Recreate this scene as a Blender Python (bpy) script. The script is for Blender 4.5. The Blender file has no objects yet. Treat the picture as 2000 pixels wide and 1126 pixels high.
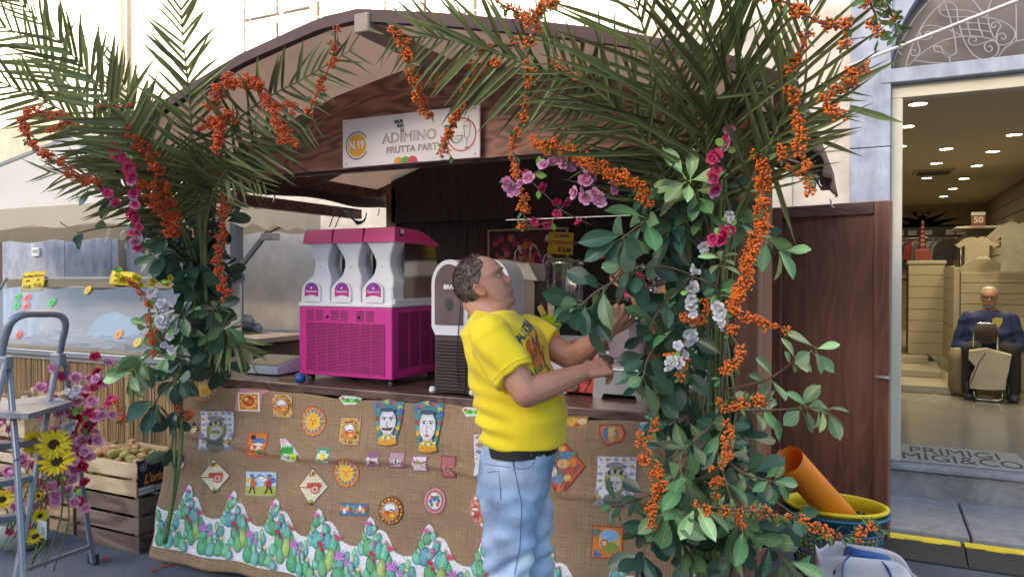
import bpy,bmesh,math,random
from mathutils import Vector,Matrix,Quaternion,noise as mnoise
from math import sin,cos,pi,radians,atan2,sqrt
random.seed(7)
S=bpy.context.scene
COL=S.collection

# ------------------------------------------------------------------ camera, sky, sun, exposure
FPX=1450.0
CAMP=Vector((0,0,1.6))
YAW=radians(26.0)
PITCH=math.atan(21/FPX)
cF=Vector((-sin(YAW)*cos(PITCH),cos(YAW)*cos(PITCH),-sin(PITCH)))
cR=Vector((cos(YAW),sin(YAW),0))
cU=cR.cross(cF)
camd=bpy.data.cameras.new('camera'); cam=bpy.data.objects.new('camera',camd); COL.objects.link(cam)
camd.sensor_width=36; camd.lens=36*FPX/2000; camd.clip_start=0.05; camd.clip_end=400
cam.matrix_world=Matrix(((cR.x,cU.x,-cF.x,CAMP.x),(cR.y,cU.y,-cF.y,CAMP.y),(cR.z,cU.z,-cF.z,CAMP.z),(0,0,0,1)))
S.camera=cam
world=bpy.data.worlds.new('World'); S.world=world; world.use_nodes=True
wn=world.node_tree.nodes; wl=world.node_tree.links; wn.clear()
sky=wn.new('ShaderNodeTexSky'); sky.sky_type='NISHITA'; sky.sun_disc=False
SUN_EL=radians(13); SUN_DIR=Vector((-0.35,-0.94,0)).normalized()*cos(SUN_EL)+Vector((0,0,sin(SUN_EL)))
sky.sun_elevation=SUN_EL; sky.sun_rotation=atan2(SUN_DIR.x,SUN_DIR.y)
sky.air_density=1.0; sky.dust_density=2.4; sky.ozone_density=1.3
bg=wn.new('ShaderNodeBackground'); bg.inputs[1].default_value=0.15
wo=wn.new('ShaderNodeOutputWorld'); wl.new(sky.outputs[0],bg.inputs[0]); wl.new(bg.outputs[0],wo.inputs[0])
sd=bpy.data.lights.new('sun','SUN'); sd.energy=4.0; sd.angle=radians(0.5); sd.color=(1,0.9,0.76)
so=bpy.data.objects.new('sun',sd); COL.objects.link(so)
so.rotation_euler=SUN_DIR.to_track_quat('Z','Y').to_euler(); so.location=(0,-3,30)
S.view_settings.view_transform='Standard'; S.view_settings.look='None'
S.view_settings.exposure=2.2; S.view_settings.gamma=1.0
S.render.engine='CYCLES'
S.cycles.use_denoising=True
S.cycles.max_bounces=8; S.cycles.transparent_max_bounces=12; S.cycles.caustics_reflective=False; S.cycles.caustics_refractive=False

# ------------------------------------------------------------------ picture point -> place
def ray(px,py):
    return cF+cR*((px-1000)/FPX)+cU*((563-py)/FPX)
def onY(px,py,Y):
    r=ray(px,py); return CAMP+r*((Y-CAMP.y)/r.y)
def onZ(px,py,z):
    r=ray(px,py); return CAMP+r*((z-CAMP.z)/r.z)
def onX(px,py,X):
    r=ray(px,py); return CAMP+r*((X-CAMP.x)/r.x)
def at(px,py,t):
    return CAMP+ray(px,py)*t
def onP(px,py,p0,n):
    r=ray(px,py); n=Vector(n); return CAMP+r*((Vector(p0)-CAMP).dot(n)/r.dot(n))

# ------------------------------------------------------------------ object bookkeeping
def thing(name,label,cat,loc=(0,0,0),group=None,rot=0):
    o=bpy.data.objects.new(name,None); COL.objects.link(o)
    o.location=loc; o.rotation_euler=(0,0,rot); o.empty_display_size=0.1
    o['label']=label; o['category']=cat
    if group:o['group']=group
    return o
def tag(o,label=None,cat=None,group=None,kind=None):
    if label:o['label']=label
    if cat:o['category']=cat
    if group:o['group']=group
    if kind:o['kind']=kind
    return o
def attach(o,parent,world_coords=True):
    """parent a mesh whose vertices are in world coordinates (thing roots here are unrotated)"""
    if parent is not None:
        o.parent=parent
        if world_coords:
            g=Vector((0,0,0)); p=parent
            while p is not None:g += Vector(p.location); p=p.parent
            o.location=-g
    return o
def inst(name,mesh,mtx,parent=None,base=None):
    """object sharing a mesh, placed by a world matrix"""
    o=bpy.data.objects.new(name,mesh); COL.objects.link(o)
    if parent is not None:
        o.parent=parent
        g=Vector((0,0,0)); p=parent
        while p is not None:g += Vector(p.location); p=p.parent
        mtx=Matrix.Translation(-g) @ mtx
    o.matrix_local=mtx
    return o
def link_copy(root,loc=None,label=None):
    def rec(o,par):
        c=o.copy(); COL.objects.link(c)
        if par is not None:c.parent=par
        for ch in list(o.children):rec(ch,c)
        return c
    c=rec(root,None)
    if loc is not None:c.location=loc
    if label:c['label']=label
    return c

# ------------------------------------------------------------------ mesh builder
class MB:
    def __init__(s):
        s.v=[]; s.f=[]; s.c=[]; s.m=[]; s.sm=[]
    def add(s,vs,fs,col=(1,1,1),mi=0,sm=False):
        b=len(s.v); s.v += [tuple(v) for v in vs]
        for f in fs:
            s.f.append(tuple(i+b for i in f)); s.c.append(col); s.m.append(mi); s.sm.append(sm)
        return s
    def poly(s,pts,col=(1,1,1),mi=0):
        return s.add(pts,[tuple(range(len(pts)))],col,mi)
    def box(s,lo,hi,col=(1,1,1),mi=0,M=None):
        x0,y0,z0=lo; x1,y1,z1=hi
        vs=[Vector(p) for p in ((x0,y0,z0),(x1,y0,z0),(x1,y1,z0),(x0,y1,z0),(x0,y0,z1),(x1,y0,z1),(x1,y1,z1),(x0,y1,z1))]
        if M is not None:vs=[M @ v for v in vs]
        return s.add(vs,[(3,2,1,0),(4,5,6,7),(0,1,5,4),(1,2,6,5),(2,3,7,6),(3,0,4,7)],col,mi)
    def bbox(s,lo,hi,b=0.004,col=(1,1,1),mi=0,M=None):
        """box with bevelled edges"""
        bm=bmesh.new(); bmesh.ops.create_cube(bm,size=1)
        for v in bm.verts:
            v.co=Vector([(lo[i]+hi[i])/2+v.co[i]*(hi[i]-lo[i]) for i in range(3)])
        b=min(b,0.45*min(abs(hi[i]-lo[i]) for i in range(3)))
        bmesh.ops.bevel(bm,geom=bm.edges[:] ,offset=b,segments=1 if b < 0.006 else 2,affect='EDGES',profile=0.5)
        vs=[v.co.copy() for v in bm.verts]
        if M is not None:vs=[M @ v for v in vs]
        bm.verts.index_update()
        fs=[tuple(v.index for v in f.verts) for f in bm.faces]; bm.free()
        return s.add(vs,fs,col,mi)
    def beam(s,a,b,w,h,up=(0,0,1),col=(1,1,1),mi=0,bev=0.0):
        a=Vector(a); b=Vector(b); d=(b-a); L=d.length; d.normalize()
        up=Vector(up); x=d.cross(up)
        if x.length < 1e-4:x=d.cross(Vector((1,0,0)))
        x.normalize(); u=x.cross(d)
        M=Matrix(((x.x,d.x,u.x,a.x),(x.y,d.y,u.y,a.y),(x.z,d.z,u.z,a.z),(0,0,0,1)))
        if bev:return s.bbox((-w/2,0,-h/2),(w/2,L,h/2),bev,col,mi,M)
        return s.box((-w/2,0,-h/2),(w/2,L,h/2),col,mi,M)
    def tube(s,pts,r,n=6,col=(1,1,1),mi=0,cap=True,sm=True,flat=None,rv=None):
        pts=[Vector(p) for p in pts]; k=len(pts); vs=[]; fs=[]
        rad=r if isinstance(r,(list,tuple)) else [r]*k
        px=None
        for i,p in enumerate(pts):
            d=(pts[min(i+1,k-1)]-pts[max(i-1,0)])
            if d.length < 1e-9:d=Vector((0,0,1))
            d.normalize()
            if px is None:
                px=d.cross(Vector(rv) if rv else Vector((0,0,1)))
                if px.length < 0.05:px=d.cross(Vector((1,0,0)))
            else:
                px=px-d*px.dot(d)
                if px.length < 1e-6:px=d.cross(Vector((0,0.3,1)))
            px.normalize(); py=d.cross(px)
            for j in range(n):
                a=2*pi*j/n
                vs.append(p+px*(cos(a)*rad[i])+py*(sin(a)*rad[i]*(flat or 1)))
        for i in range(k-1):
            for j in range(n):
                j2=(j+1) % n
                fs.append((i*n+j,i*n+j2,(i+1)*n+j2,(i+1)*n+j))
        if cap:
            fs.append(tuple(range(n-1,-1,-1))); fs.append(tuple((k-1)*n+j for j in range(n)))
        return s.add(vs,fs,col,mi,sm)
    def cyl(s,a,b,r,n=12,col=(1,1,1),mi=0,r2=None):
        return s.tube([a,b],[r,r if r2 is None else r2],n,col,mi)
    def ell(s,c,r,n=12,m=8,col=(1,1,1),mi=0,M=None,sm=True):
        c=Vector(c); vs=[]; fs=[]
        if not isinstance(r,(list,tuple)):r=(r,r,r)
        def T(v):
            v=Vector((v[0]*r[0],v[1]*r[1],v[2]*r[2]))
            if M is not None:v=M @ v
            return c+v
        vs.append(T((0,0,-1)))
        for i in range(1,m):
            ph=-pi/2+pi*i/m
            for j in range(n):
                a=2*pi*j/n; vs.append(T((cos(ph)*cos(a),cos(ph)*sin(a),sin(ph))))
        vs.append(T((0,0,1))); top=len(vs)-1
        for j in range(n):fs.append((0,1+(j+1) % n,1+j))
        for i in range(m-2):
            for j in range(n):
                a=1+i*n+j; b=1+i*n+(j+1) % n
                fs.append((a,b,b+n,a+n))
        for j in range(n):fs.append((top,1+(m-2)*n+j,1+(m-2)*n+(j+1) % n))
        return s.add(vs,fs,col,mi,sm)
    def lathe(s,c,prof,n=24,col=(1,1,1),mi=0,M=None,sm=True):
        """prof = [(r, z)...] bottom to top around the z axis at c"""
        c=Vector(c); vs=[]; fs=[]
        for (r,z) in prof:
            for j in range(n):
                a=2*pi*j/n; v=Vector((r*cos(a),r*sin(a),z))
                if M is not None:v=M @ v
                vs.append(c+v)
        for i in range(len(prof)-1):
            for j in range(n):
                j2=(j+1) % n; fs.append((i*n+j,i*n+j2,(i+1)*n+j2,(i+1)*n+j))
        return s.add(vs,fs,col,mi,sm)
    def prism(s,outline,depth,M,col=(1,1,1),mi=0,sm=False):
        """outline of (x, y) extruded along z by depth, placed by M"""
        n=len(outline)
        vs=[M @ Vector((x,y,0)) for x,y in outline]+[M @ Vector((x,y,depth)) for x,y in outline]
        fs=[tuple(range(n-1,-1,-1)),tuple(range(n,2*n))]
        s.add(vs,fs,col,mi,False)
        b=len(s.v)-2*n
        for i in range(n):
            j=(i+1) % n; s.f.append((b+i,b+j,b+n+j,b+n+i)); s.c.append(col); s.m.append(mi); s.sm.append(sm)
        return s
    def grid(s,fn,nu,nv,col=(1,1,1),mi=0,sm=True):
        vs=[fn(i/nu,j/nv) for j in range(nv+1) for i in range(nu+1)]
        fs=[(j*(nu+1)+i,j*(nu+1)+i+1,(j+1)*(nu+1)+i+1,(j+1)*(nu+1)+i) for j in range(nv) for i in range(nu)]
        return s.add(vs,fs,col,mi,sm)
    def mesh(s,name,mats):
        me=bpy.data.meshes.new(name)
        me.from_pydata(s.v,[],s.f); 
        for m in (mats if isinstance(mats,(list,tuple)) else [mats]):me.materials.append(m)
        me.polygons.foreach_set('material_index',s.m)
        me.polygons.foreach_set('use_smooth',s.sm)
        if any(c != (1,1,1) for c in s.c):
            ca=me.color_attributes.new('Col','FLOAT_COLOR','CORNER')
            buf=[]
            for f,c in zip(s.f,s.c):
                buf += [c[0],c[1],c[2],1.0]*len(f)
            ca.data.foreach_set('color',buf)
        me.update(); return me
    def build(s,name,mats,parent=None,wc=True):
        me=s.mesh(name,mats)
        o=bpy.data.objects.new(name,me); COL.objects.link(o)
        return attach(o,parent,wc)
def frame(o,x,y,z=None):
    """matrix with origin o and axes x, y (z = x cross y)"""
    x=Vector(x).normalized(); y=Vector(y); y=(y-x*y.dot(x)).normalized(); z=x.cross(y)
    return Matrix(((x.x,y.x,z.x,o[0]),(x.y,y.y,z.y,o[1]),(x.z,y.z,z.z,o[2]),(0,0,0,1)))
def solidify(o,t,off=-1):
    m=o.modifiers.new('thick','SOLIDIFY'); m.thickness=t; m.offset=off; return o
def smooth_curve(pts,n=8):
    """Catmull-Rom through points"""
    P=[Vector(p) for p in pts]; P=[P[0]*2-P[1]]+P+[P[-1]*2-P[-2]]; out=[]
    for i in range(1,len(P)-2):
        a,b,c,d=P[i-1],P[i],P[i+1],P[i+2]
        for k in range(n):
            t=k/n
            out.append(0.5*((2*b)+(c-a)*t+(2*a-5*b+4*c-d)*t*t+(3*b-a-3*c+d)*t*t*t))
    out.append(P[-2]); return out

def text_obj(name,body,size,M,mat_,parent=None,align='CENTER',outline=0.0,ext=0.0008,xs=1.0,bold=0.0,space=1.0):
    cu=bpy.data.curves.new(name,'FONT'); cu.body=body; cu.size=size; cu.align_x=align; cu.align_y='CENTER'
    cu.space_character=space
    if outline:cu.fill_mode='NONE'; cu.bevel_depth=outline; cu.bevel_resolution=0
    else:cu.extrude=ext; cu.offset=bold
    cu.resolution_u=3
    t=bpy.data.objects.new(name,cu); COL.objects.link(t)
    dg=bpy.context.evaluated_depsgraph_get(); dg.update()
    me=bpy.data.meshes.new_from_object(t.evaluated_get(dg)); bpy.data.objects.remove(t)
    for v in me.vertices:
        v.co=M @ Vector((v.co.x*xs,v.co.y,v.co.z))
    me.materials.clear(); me.materials.append(mat_); me.name=name
    o=bpy.data.objects.new(name,me); COL.objects.link(o)
    return attach(o,parent)

# ------------------------------------------------------------------ materials
MATS={}
def mat(name,color=(0.5,0.5,0.5),rough=0.6,metal=0.0,n=None,bump=None,attr=False,spec=0.5,trans=0.0,sub=0.0,
        coat=0.0,alpha=1.0,emit=None,estr=1.0,sheen=0.0,coords='Object',transl=0.0):
    """n = (scale, amount[, detail]) brightness mottling; bump = (scale, strength, distance[, stretch])"""
    if name in MATS:return MATS[name]
    m=bpy.data.materials.new(name); m.use_nodes=True; MATS[name]=m
    N=m.node_tree.nodes; L=m.node_tree.links; P=N['Principled BSDF']; out=N['Material Output']
    P.inputs['Base Color'].default_value=(*color,1); P.inputs['Roughness'].default_value=rough
    P.inputs['Metallic'].default_value=metal; P.inputs['Specular IOR Level'].default_value=spec
    if trans:P.inputs['Transmission Weight'].default_value=trans
    if coat:P.inputs['Coat Weight'].default_value=coat; P.inputs['Coat Roughness'].default_value=0.15
    if sheen:P.inputs['Sheen Weight'].default_value=sheen
    if sub:P.inputs['Subsurface Weight'].default_value=sub; P.inputs['Subsurface Radius'].default_value=(0.012,0.004,0.002); P.inputs['Subsurface Scale'].default_value=1.0
    if alpha < 1:P.inputs['Alpha'].default_value=alpha
    if emit:P.inputs['Emission Color'].default_value=(*emit,1); P.inputs['Emission Strength'].default_value=estr
    tc=N.new('ShaderNodeTexCoord'); csrc=None
    if attr:
        a=N.new('ShaderNodeAttribute'); a.attribute_name='Col'; csrc=a.outputs['Color']
    if n:
        tx=N.new('ShaderNodeTexNoise'); tx.inputs['Scale'].default_value=n[0]; tx.inputs['Detail'].default_value=n[2] if len(n) > 2 else 4
        if len(n) > 3:
            mp=N.new('ShaderNodeMapping'); mp.inputs['Scale'].default_value=n[3]; L.new(tc.outputs[coords],mp.inputs[0]); L.new(mp.outputs[0],tx.inputs['Vector'])
        else:L.new(tc.outputs[coords],tx.inputs['Vector'])
        mr=N.new('ShaderNodeMapRange'); mr.inputs[1].default_value=0.25; mr.inputs[2].default_value=0.75
        mr.inputs[3].default_value=1-n[1]; mr.inputs[4].default_value=1+n[1]; L.new(tx.outputs[0],mr.inputs[0])
        mx=N.new('ShaderNodeMix'); mx.data_type='RGBA'; mx.blend_type='MULTIPLY'; mx.inputs[0].default_value=1
        if csrc:L.new(csrc,mx.inputs[6])
        else:mx.inputs[6].default_value=(*color,1)
        L.new(mr.outputs[0],mx.inputs[7]); csrc=mx.outputs[2]
    if csrc:L.new(csrc,P.inputs['Base Color'])
    if bump:
        tb=N.new('ShaderNodeTexNoise'); tb.inputs['Scale'].default_value=bump[0]; tb.inputs['Detail'].default_value=3
        if len(bump) > 3:
            mp=N.new('ShaderNodeMapping'); mp.inputs['Scale'].default_value=bump[3]; L.new(tc.outputs[coords],mp.inputs[0]); L.new(mp.outputs[0],tb.inputs['Vector'])
        else:L.new(tc.outputs[coords],tb.inputs['Vector'])
        b=N.new('ShaderNodeBump'); b.inputs['Strength'].default_value=bump[1]; b.inputs['Distance'].default_value=bump[2]
        L.new(tb.outputs[0],b.inputs['Height']); L.new(b.outputs[0],P.inputs['Normal'])
    if transl:
        tr=N.new('ShaderNodeBsdfTranslucent'); ms=N.new('ShaderNodeMixShader'); ms.inputs[0].default_value=transl
        if csrc:L.new(csrc,tr.inputs[0])
        else:tr.inputs[0].default_value=(*color,1)
        L.new(P.outputs[0],ms.inputs[1]); L.new(tr.outputs[0],ms.inputs[2]); L.new(ms.outputs[0],out.inputs[0])
    return m

def wood_mat(name,c1,c2,scale=(1,1,1),rough=0.55,rings=14,coords='Object',bump=0.2,coat=0.0,dist=3.0,mix=0.5):
    """long swirling grain; the grain runs along the axis whose scale is small"""
    if name in MATS:return MATS[name]
    m=bpy.data.materials.new(name); m.use_nodes=True; MATS[name]=m
    N=m.node_tree.nodes; L=m.node_tree.links; P=N['Principled BSDF']
    tc=N.new('ShaderNodeTexCoord'); mp=N.new('ShaderNodeMapping'); mp.inputs['Scale'].default_value=scale
    L.new(tc.outputs[coords],mp.inputs[0])
    n1=N.new('ShaderNodeTexNoise'); n1.inputs['Scale'].default_value=dist; n1.inputs['Detail'].default_value=2; n1.inputs['Distortion'].default_value=0.6
    L.new(mp.outputs[0],n1.inputs['Vector'])
    mu=N.new('ShaderNodeMath'); mu.operation='MULTIPLY'; mu.inputs[1].default_value=rings; L.new(n1.outputs[0],mu.inputs[0])
    si=N.new('ShaderNodeMath'); si.operation='SINE'; mu2=N.new('ShaderNodeMath'); mu2.operation='MULTIPLY'; mu2.inputs[1].default_value=6.28
    L.new(mu.outputs[0],mu2.inputs[0]); L.new(mu2.outputs[0],si.inputs[0])
    n2=N.new('ShaderNodeTexNoise'); n2.inputs['Scale'].default_value=40; n2.inputs['Detail'].default_value=4
    mp2=N.new('ShaderNodeMapping'); mp2.inputs['Scale'].default_value=tuple(s*s if s < 1 else s for s in scale)
    L.new(tc.outputs[coords],mp2.inputs[0]); L.new(mp2.outputs[0],n2.inputs['Vector'])
    ad=N.new('ShaderNodeMath'); ad.operation='MULTIPLY_ADD'; ad.inputs[1].default_value=0.22; L.new(si.outputs[0],ad.inputs[0]); L.new(n2.outputs[0],ad.inputs[2])
    cr=N.new('ShaderNodeValToRGB'); cr.color_ramp.elements[0].position=0.5-mix*0.5; cr.color_ramp.elements[1].position=0.5+mix*0.5
    cr.color_ramp.elements[0].color=(*c1,1); cr.color_ramp.elements[1].color=(*c2,1)
    L.new(ad.outputs[0],cr.inputs[0]); L.new(cr.outputs[0],P.inputs['Base Color'])
    P.inputs['Roughness'].default_value=rough
    if coat:P.inputs['Coat Weight'].default_value=coat; P.inputs['Coat Roughness'].default_value=0.3
    b=N.new('ShaderNodeBump'); b.inputs['Strength'].default_value=bump; b.inputs['Distance'].default_value=0.002
    L.new(ad.outputs[0],b.inputs['Height']); L.new(b.outputs[0],P.inputs['Normal'])
    return m

def stone_mat(name,c1,c2,c3,s1=2.0,s2=14.0,rough=0.8,bump=0.4,streak=None,fine=120):
    if name in MATS:return MATS[name]
    m=bpy.data.materials.new(name); m.use_nodes=True; MATS[name]=m
    N=m.node_tree.nodes; L=m.node_tree.links; P=N['Principled BSDF']
    tc=N.new('ShaderNodeTexCoord'); mp=N.new('ShaderNodeMapping'); L.new(tc.outputs['Object'],mp.inputs[0])
    if streak:mp.inputs['Scale'].default_value=streak
    a=N.new('ShaderNodeTexNoise'); a.inputs['Scale'].default_value=s1; a.inputs['Detail'].default_value=6; a.inputs['Roughness'].default_value=0.65
    b=N.new('ShaderNodeTexNoise'); b.inputs['Scale'].default_value=s2; b.inputs['Detail'].default_value=5
    L.new(mp.outputs[0],a.inputs['Vector']); L.new(tc.outputs['Object'],b.inputs['Vector'])
    r=N.new('ShaderNodeValToRGB'); e=r.color_ramp.elements; e[0].position=0.32; e[1].position=0.68
    e[0].color=(*c1,1); e[1].color=(*c3,1); k=e.new(0.5); k.color=(*c2,1); L.new(a.outputs[0],r.inputs[0])
    mr=N.new('ShaderNodeMapRange'); mr.inputs[1].default_value=0.3; mr.inputs[2].default_value=0.7; mr.inputs[3].default_value=0.82; mr.inputs[4].default_value=1.15
    L.new(b.outputs[0],mr.inputs[0])
    mx=N.new('ShaderNodeMix'); mx.data_type='RGBA'; mx.blend_type='MULTIPLY'; mx.inputs[0].default_value=1
    L.new(r.outputs[0],mx.inputs[6]); L.new(mr.outputs[0],mx.inputs[7]); L.new(mx.outputs[2],P.inputs['Base Color'])
    P.inputs['Roughness'].default_value=rough
    f=N.new('ShaderNodeTexNoise'); f.inputs['Scale'].default_value=fine; f.inputs['Detail'].default_value=4; L.new(tc.outputs['Object'],f.inputs['Vector'])
    bb=N.new('ShaderNodeBump'); bb.inputs['Strength'].default_value=bump; bb.inputs['Distance'].default_value=0.003
    L.new(f.outputs[0],bb.inputs['Height']); L.new(bb.outputs[0],P.inputs['Normal'])
    return m
def glass_mat(name,tint=(1,1,1),alpha=0.12,rough=0.05):
    """thin pane: mostly clear, reflecting at grazing angles"""
    if name in MATS:return MATS[name]
    m=bpy.data.materials.new(name); m.use_nodes=True; MATS[name]=m
    N=m.node_tree.nodes; L=m.node_tree.links; N.remove(N['Principled BSDF']); out=N['Material Output']
    t=N.new('ShaderNodeBsdfTransparent'); t.inputs[0].default_value=(*tint,1)
    g=N.new('ShaderNodeBsdfGlossy'); g.inputs['Roughness'].default_value=rough; g.inputs[0].default_value=(0.9,0.9,0.9,1)
    fr=N.new('ShaderNodeFresnel'); fr.inputs[0].default_value=1.5
    ad=N.new('ShaderNodeMath'); ad.operation='ADD'; ad.use_clamp=True; ad.inputs[1].default_value=alpha; L.new(fr.outputs[0],ad.inputs[0])
    ms=N.new('ShaderNodeMixShader'); L.new(ad.outputs[0],ms.inputs[0]); L.new(t.outputs[0],ms.inputs[1]); L.new(g.outputs[0],ms.inputs[2]); L.new(ms.outputs[0],out.inputs[0])
    return m
# ------------------------------------------------------------------ setting: ground, steps
def v3(*a):return Vector(a)
asph=stone_mat('asphalt',(0.055,0.066,0.098),(0.076,0.088,0.125),(0.11,0.125,0.165),1.2,60,0.85,0.8,fine=260)
m=MB(); m.box((-60,-40,-0.3),(40,5.02,0)); g=m.build('asphalt_ground',asph); tag(g,kind='structure')
pz=MB(); pz.box((-60,-25,0.0),(40,-1.6,0.012)); tag(pz.build('unseen_bounce_paving',stone_mat('pale_bounce',(0.38,0.36,0.33),(0.46,0.44,0.40),(0.52,0.50,0.46),1.2,20,0.8,0.3)),kind='structure')  # pale ground added out of view to bounce light under the stall roof
slab=stone_mat('step_stone',(0.20,0.20,0.22),(0.27,0.27,0.29),(0.33,0.32,0.32),1.6,18,0.7,0.35)
slab2=stone_mat('step_stone_dirty',(0.14,0.13,0.13),(0.24,0.235,0.24),(0.30,0.29,0.29),2.2,18,0.75,0.35)
pv=MB(); pv.box((-0.46,5.02,-0.3),(6,5.84,0.0),mi=0); pave=pv.build('door_step',slab2); tag(pave,kind='structure')
xs=[-0.46,0.52,1.95,3.3,6.0]
for i in range(4):
    q=MB(); q.bbox((xs[i]+0.006,5.06,0.004),(xs[i+1]-0.006,5.838,0.085),0.012); q.build('stone_slab',slab,pave)
pv=MB(); pv.bbox((-0.1,5.84,0.0),(2.4,6.3,0.262),0.01); thr=pv.build('threshold_step',slab2); tag(thr,kind='structure')
for x0,x1 in ((-0.1,1.1),(1.1,2.4)):
    q=MB(); q.bbox((x0+0.003,5.81,0.264),(x1-0.003,6.29,0.30),0.008); q.build('stone_slab',slab,thr)
# pavement strip behind the stalls
q=MB(); q.box((-60,5.02,-0.3),(-0.46,6.2,0.004)); tag(q.build('pavement',slab2),kind='structure')
# cable ramp with yellow lid
rub=mat('black_rubber',(0.03,0.03,0.033),0.7,bump=(80,0.3,0.002)); yel=mat('yellow_plastic',(0.80,0.62,0.03),0.5,n=(9,0.15),bump=(40,0.2,0.001))
cr=thing('cable_ramp','black rubber cable ramp with a yellow lid along the shop step','cable ramp',(-0.4,4.95,0))
def ramp_seg(x0,x1):
    q=MB(); M=frame((x0,4.74,0.001),(0,1,0),(0,0,1))
    q.prism([(0,0),(0.29,0),(0.29,0.05),(0.19,0.055),(0.03,0.016),(0,0.01)],x1-x0-0.008,M); q.build('ramp_section',rub,cr)
    q=MB(); n=9; w=(x1-x0-0.02)/n
    for i in range(n):
        y0=4.935 if i % 2 else 4.95
        q.box((x0+i*w,y0,0.052),(x0+(i+1)*w,5.03,0.0605))
    q.build('ramp_lid',yel,cr)
x=-0.42
while x < 3.4:ramp_seg(x,x+0.9); x += 0.9

# ------------------------------------------------------------------ shop building
YW=5.9
cream=stone_mat('cream_render',(0.58,0.50,0.43),(0.64,0.56,0.48),(0.68,0.60,0.53),1.1,5,0.9,0.15,streak=(1,1,0.5))
cream_l=stone_mat('warm_cream_render',(0.60,0.50,0.34),(0.68,0.58,0.42),(0.74,0.65,0.50),0.7,5,0.9,0.15,streak=(1,1,0.4))
greyst=stone_mat('grey_blue_stone',(0.27,0.29,0.37),(0.36,0.385,0.47),(0.48,0.50,0.58),2.4,9,0.75,0.3,streak=(2.5,2.5,0.7))
white_p=mat('white_wood_paint',(0.62,0.56,0.46),0.5,n=(3,0.06),bump=(30,0.1,0.001))
B=thing('shop_building','cream rendered building with grey stone pilaster, arched doorway and lit shop','building',(-0.2,YW,0))
AX0,AX1=0.10,1.76; ACX=0.5*(AX0+AX1); AR=0.5*(AX1-AX0); AZ=3.06
XL=-6.35
TOPZ=10.0
w=MB(); w.box((XL,YW,0),(-0.16,YW+0.4,TOPZ)); w.box((-0.16,YW,4.2),(2.2,YW+0.4,TOPZ)); w.box((2.2,YW,0),(9,YW+0.4,TOPZ))
w.build('wall',cream,B)
w=MB()  # stone surround with arch
def archstrip(mb,y0,y1):
    n=24; pts=[]
    for i in range(n+1):
        a=pi-pi*i/n; pts.append((ACX+AR*cos(a),AZ+AR*sin(a)))
    top=4.2; vs=[]; fs=[]
    for (x,z) in pts:
        vs += [(x,y0,z),(x,y0,top),(x,y1,z)]
    for i in range(n):
        a=3*i; b=a+3; fs += [(a,b,b+1,a+1),(a,a+2,b+2,b)]
    mb.add(vs,fs)
archstrip(w,YW+0.0,YW+0.4)
w.box((AX1,YW,0),(2.2,YW+0.4,4.2))
w.box((-0.16,YW,3.9),(AX0,YW+0.4,4.2))
w.build('arch_surround',greyst,B)
w=MB(); zz=[0.0,0.9,1.75,2.52,3.3,4.2]
for i in range(5):
    q=MB(); q.bbox((-0.165,YW-0.05,zz[i]+0.003),(0.098,YW+0.38,zz[i+1]-0.002),0.006); q.build('pilaster_block',greyst,B)
q=MB(); q.bbox((0.03,YW-0.06,2.96),(2.0,YW+0.1,3.058),0.008); q.build('lintel',greyst,B)
q=MB(); q.bbox((0.1,YW+0.02,2.865),(1.76,YW+0.14,2.957),0.006); q.bbox((0.1,YW+0.02,0.302),(0.175,YW+0.14,2.864),0.006); q.bbox((1.69,YW+0.02,0.302),(1.76,YW+0.14,2.864),0.006)
q.build('door_frame',white_p,B)
q=MB(); n=24; pts=[(ACX+(AR+0.02)*cos(pi-pi*i/n),AZ-0.003+(AR+0.02)*sin(pi*i/n)) for i in range(n+1)]
q.prism(pts,-0.01,frame((0,YW+0.16,0),(1,0,0),(0,0,1)))
q.build('fanlight_pane',mat('dark_fanlight',(0.11,0.085,0.08),0.35,n=(1.5,0.25)),B)
# wrought iron scrolls of the fanlight
iron=mat('grey_ironwork',(0.35,0.32,0.33),0.5,0.2)
def fan(pts,sm=True,rr=0.0045):
    P=[onY(1700+x/5.63,y/5.63,YW+0.06) for x,y in pts]
    if sm:P=smooth_curve(P,5)
    gr.tube(P,rr,5)
gr=MB()
fan([(250,760),(270,640),(340,470),(450,260),(560,110),(680,-20)]); fan([(385,745),(440,560),(530,360),(660,160),(850,-10),(1000,-90)])
fan([(400,740),(560,590),(740,480),(900,420),(1100,400),(1250,415),(1360,450),(1410,520),(1390,600),(1300,650),(1220,655),(1120,590),(1040,470),(990,330),(960,200),(950,90),(890,35),(810,35),(755,90),(770,150),(850,190),(1000,190),(1280,195),(1450,240),(1570,320),(1590,400),(1540,470),(1450,500),(1390,470),(1400,390),(1450,370),(1490,400),(1470,435),(1435,420)])
fan([(760,115),(900,110),(1100,125),(1290,185),(1210,110),(1110,-20)]); fan([(1290,190),(1300,90),(1340,-20)])
fan([(825,40),(880,220),(920,380),(940,500),(940,590),(880,620),(870,690)]); fan([(1290,190),(1310,300),(1365,440)])
fan([(545,400),(545,340),(600,290),(700,285),(840,320),(1000,395)]); fan([(545,360),(570,425),(620,440),(670,410),(660,355),(620,350),(605,380),(630,395)])
fan([(520,400),(520,480),(545,550),(520,605),(470,615),(440,585),(455,550),(490,555),(490,580)])
fan([(1365,440),(1280,460),(1170,500),(1100,490),(1080,440),(1110,410),(1160,420),(1160,450),(1130,455)])
fan([(1375,450),(1300,460),(1255,500),(1270,555),(1310,570),(1340,540),(1320,505),(1295,520)])
fan([(1375,430),(1400,350),(1435,290),(1400,245),(1345,255),(1330,290),(1360,310),(1380,285)])
fan([(695,515),(710,570),(785,580),(870,645)],False); fan([(695,510),(770,515),(800,565),(880,620)],False)
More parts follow.
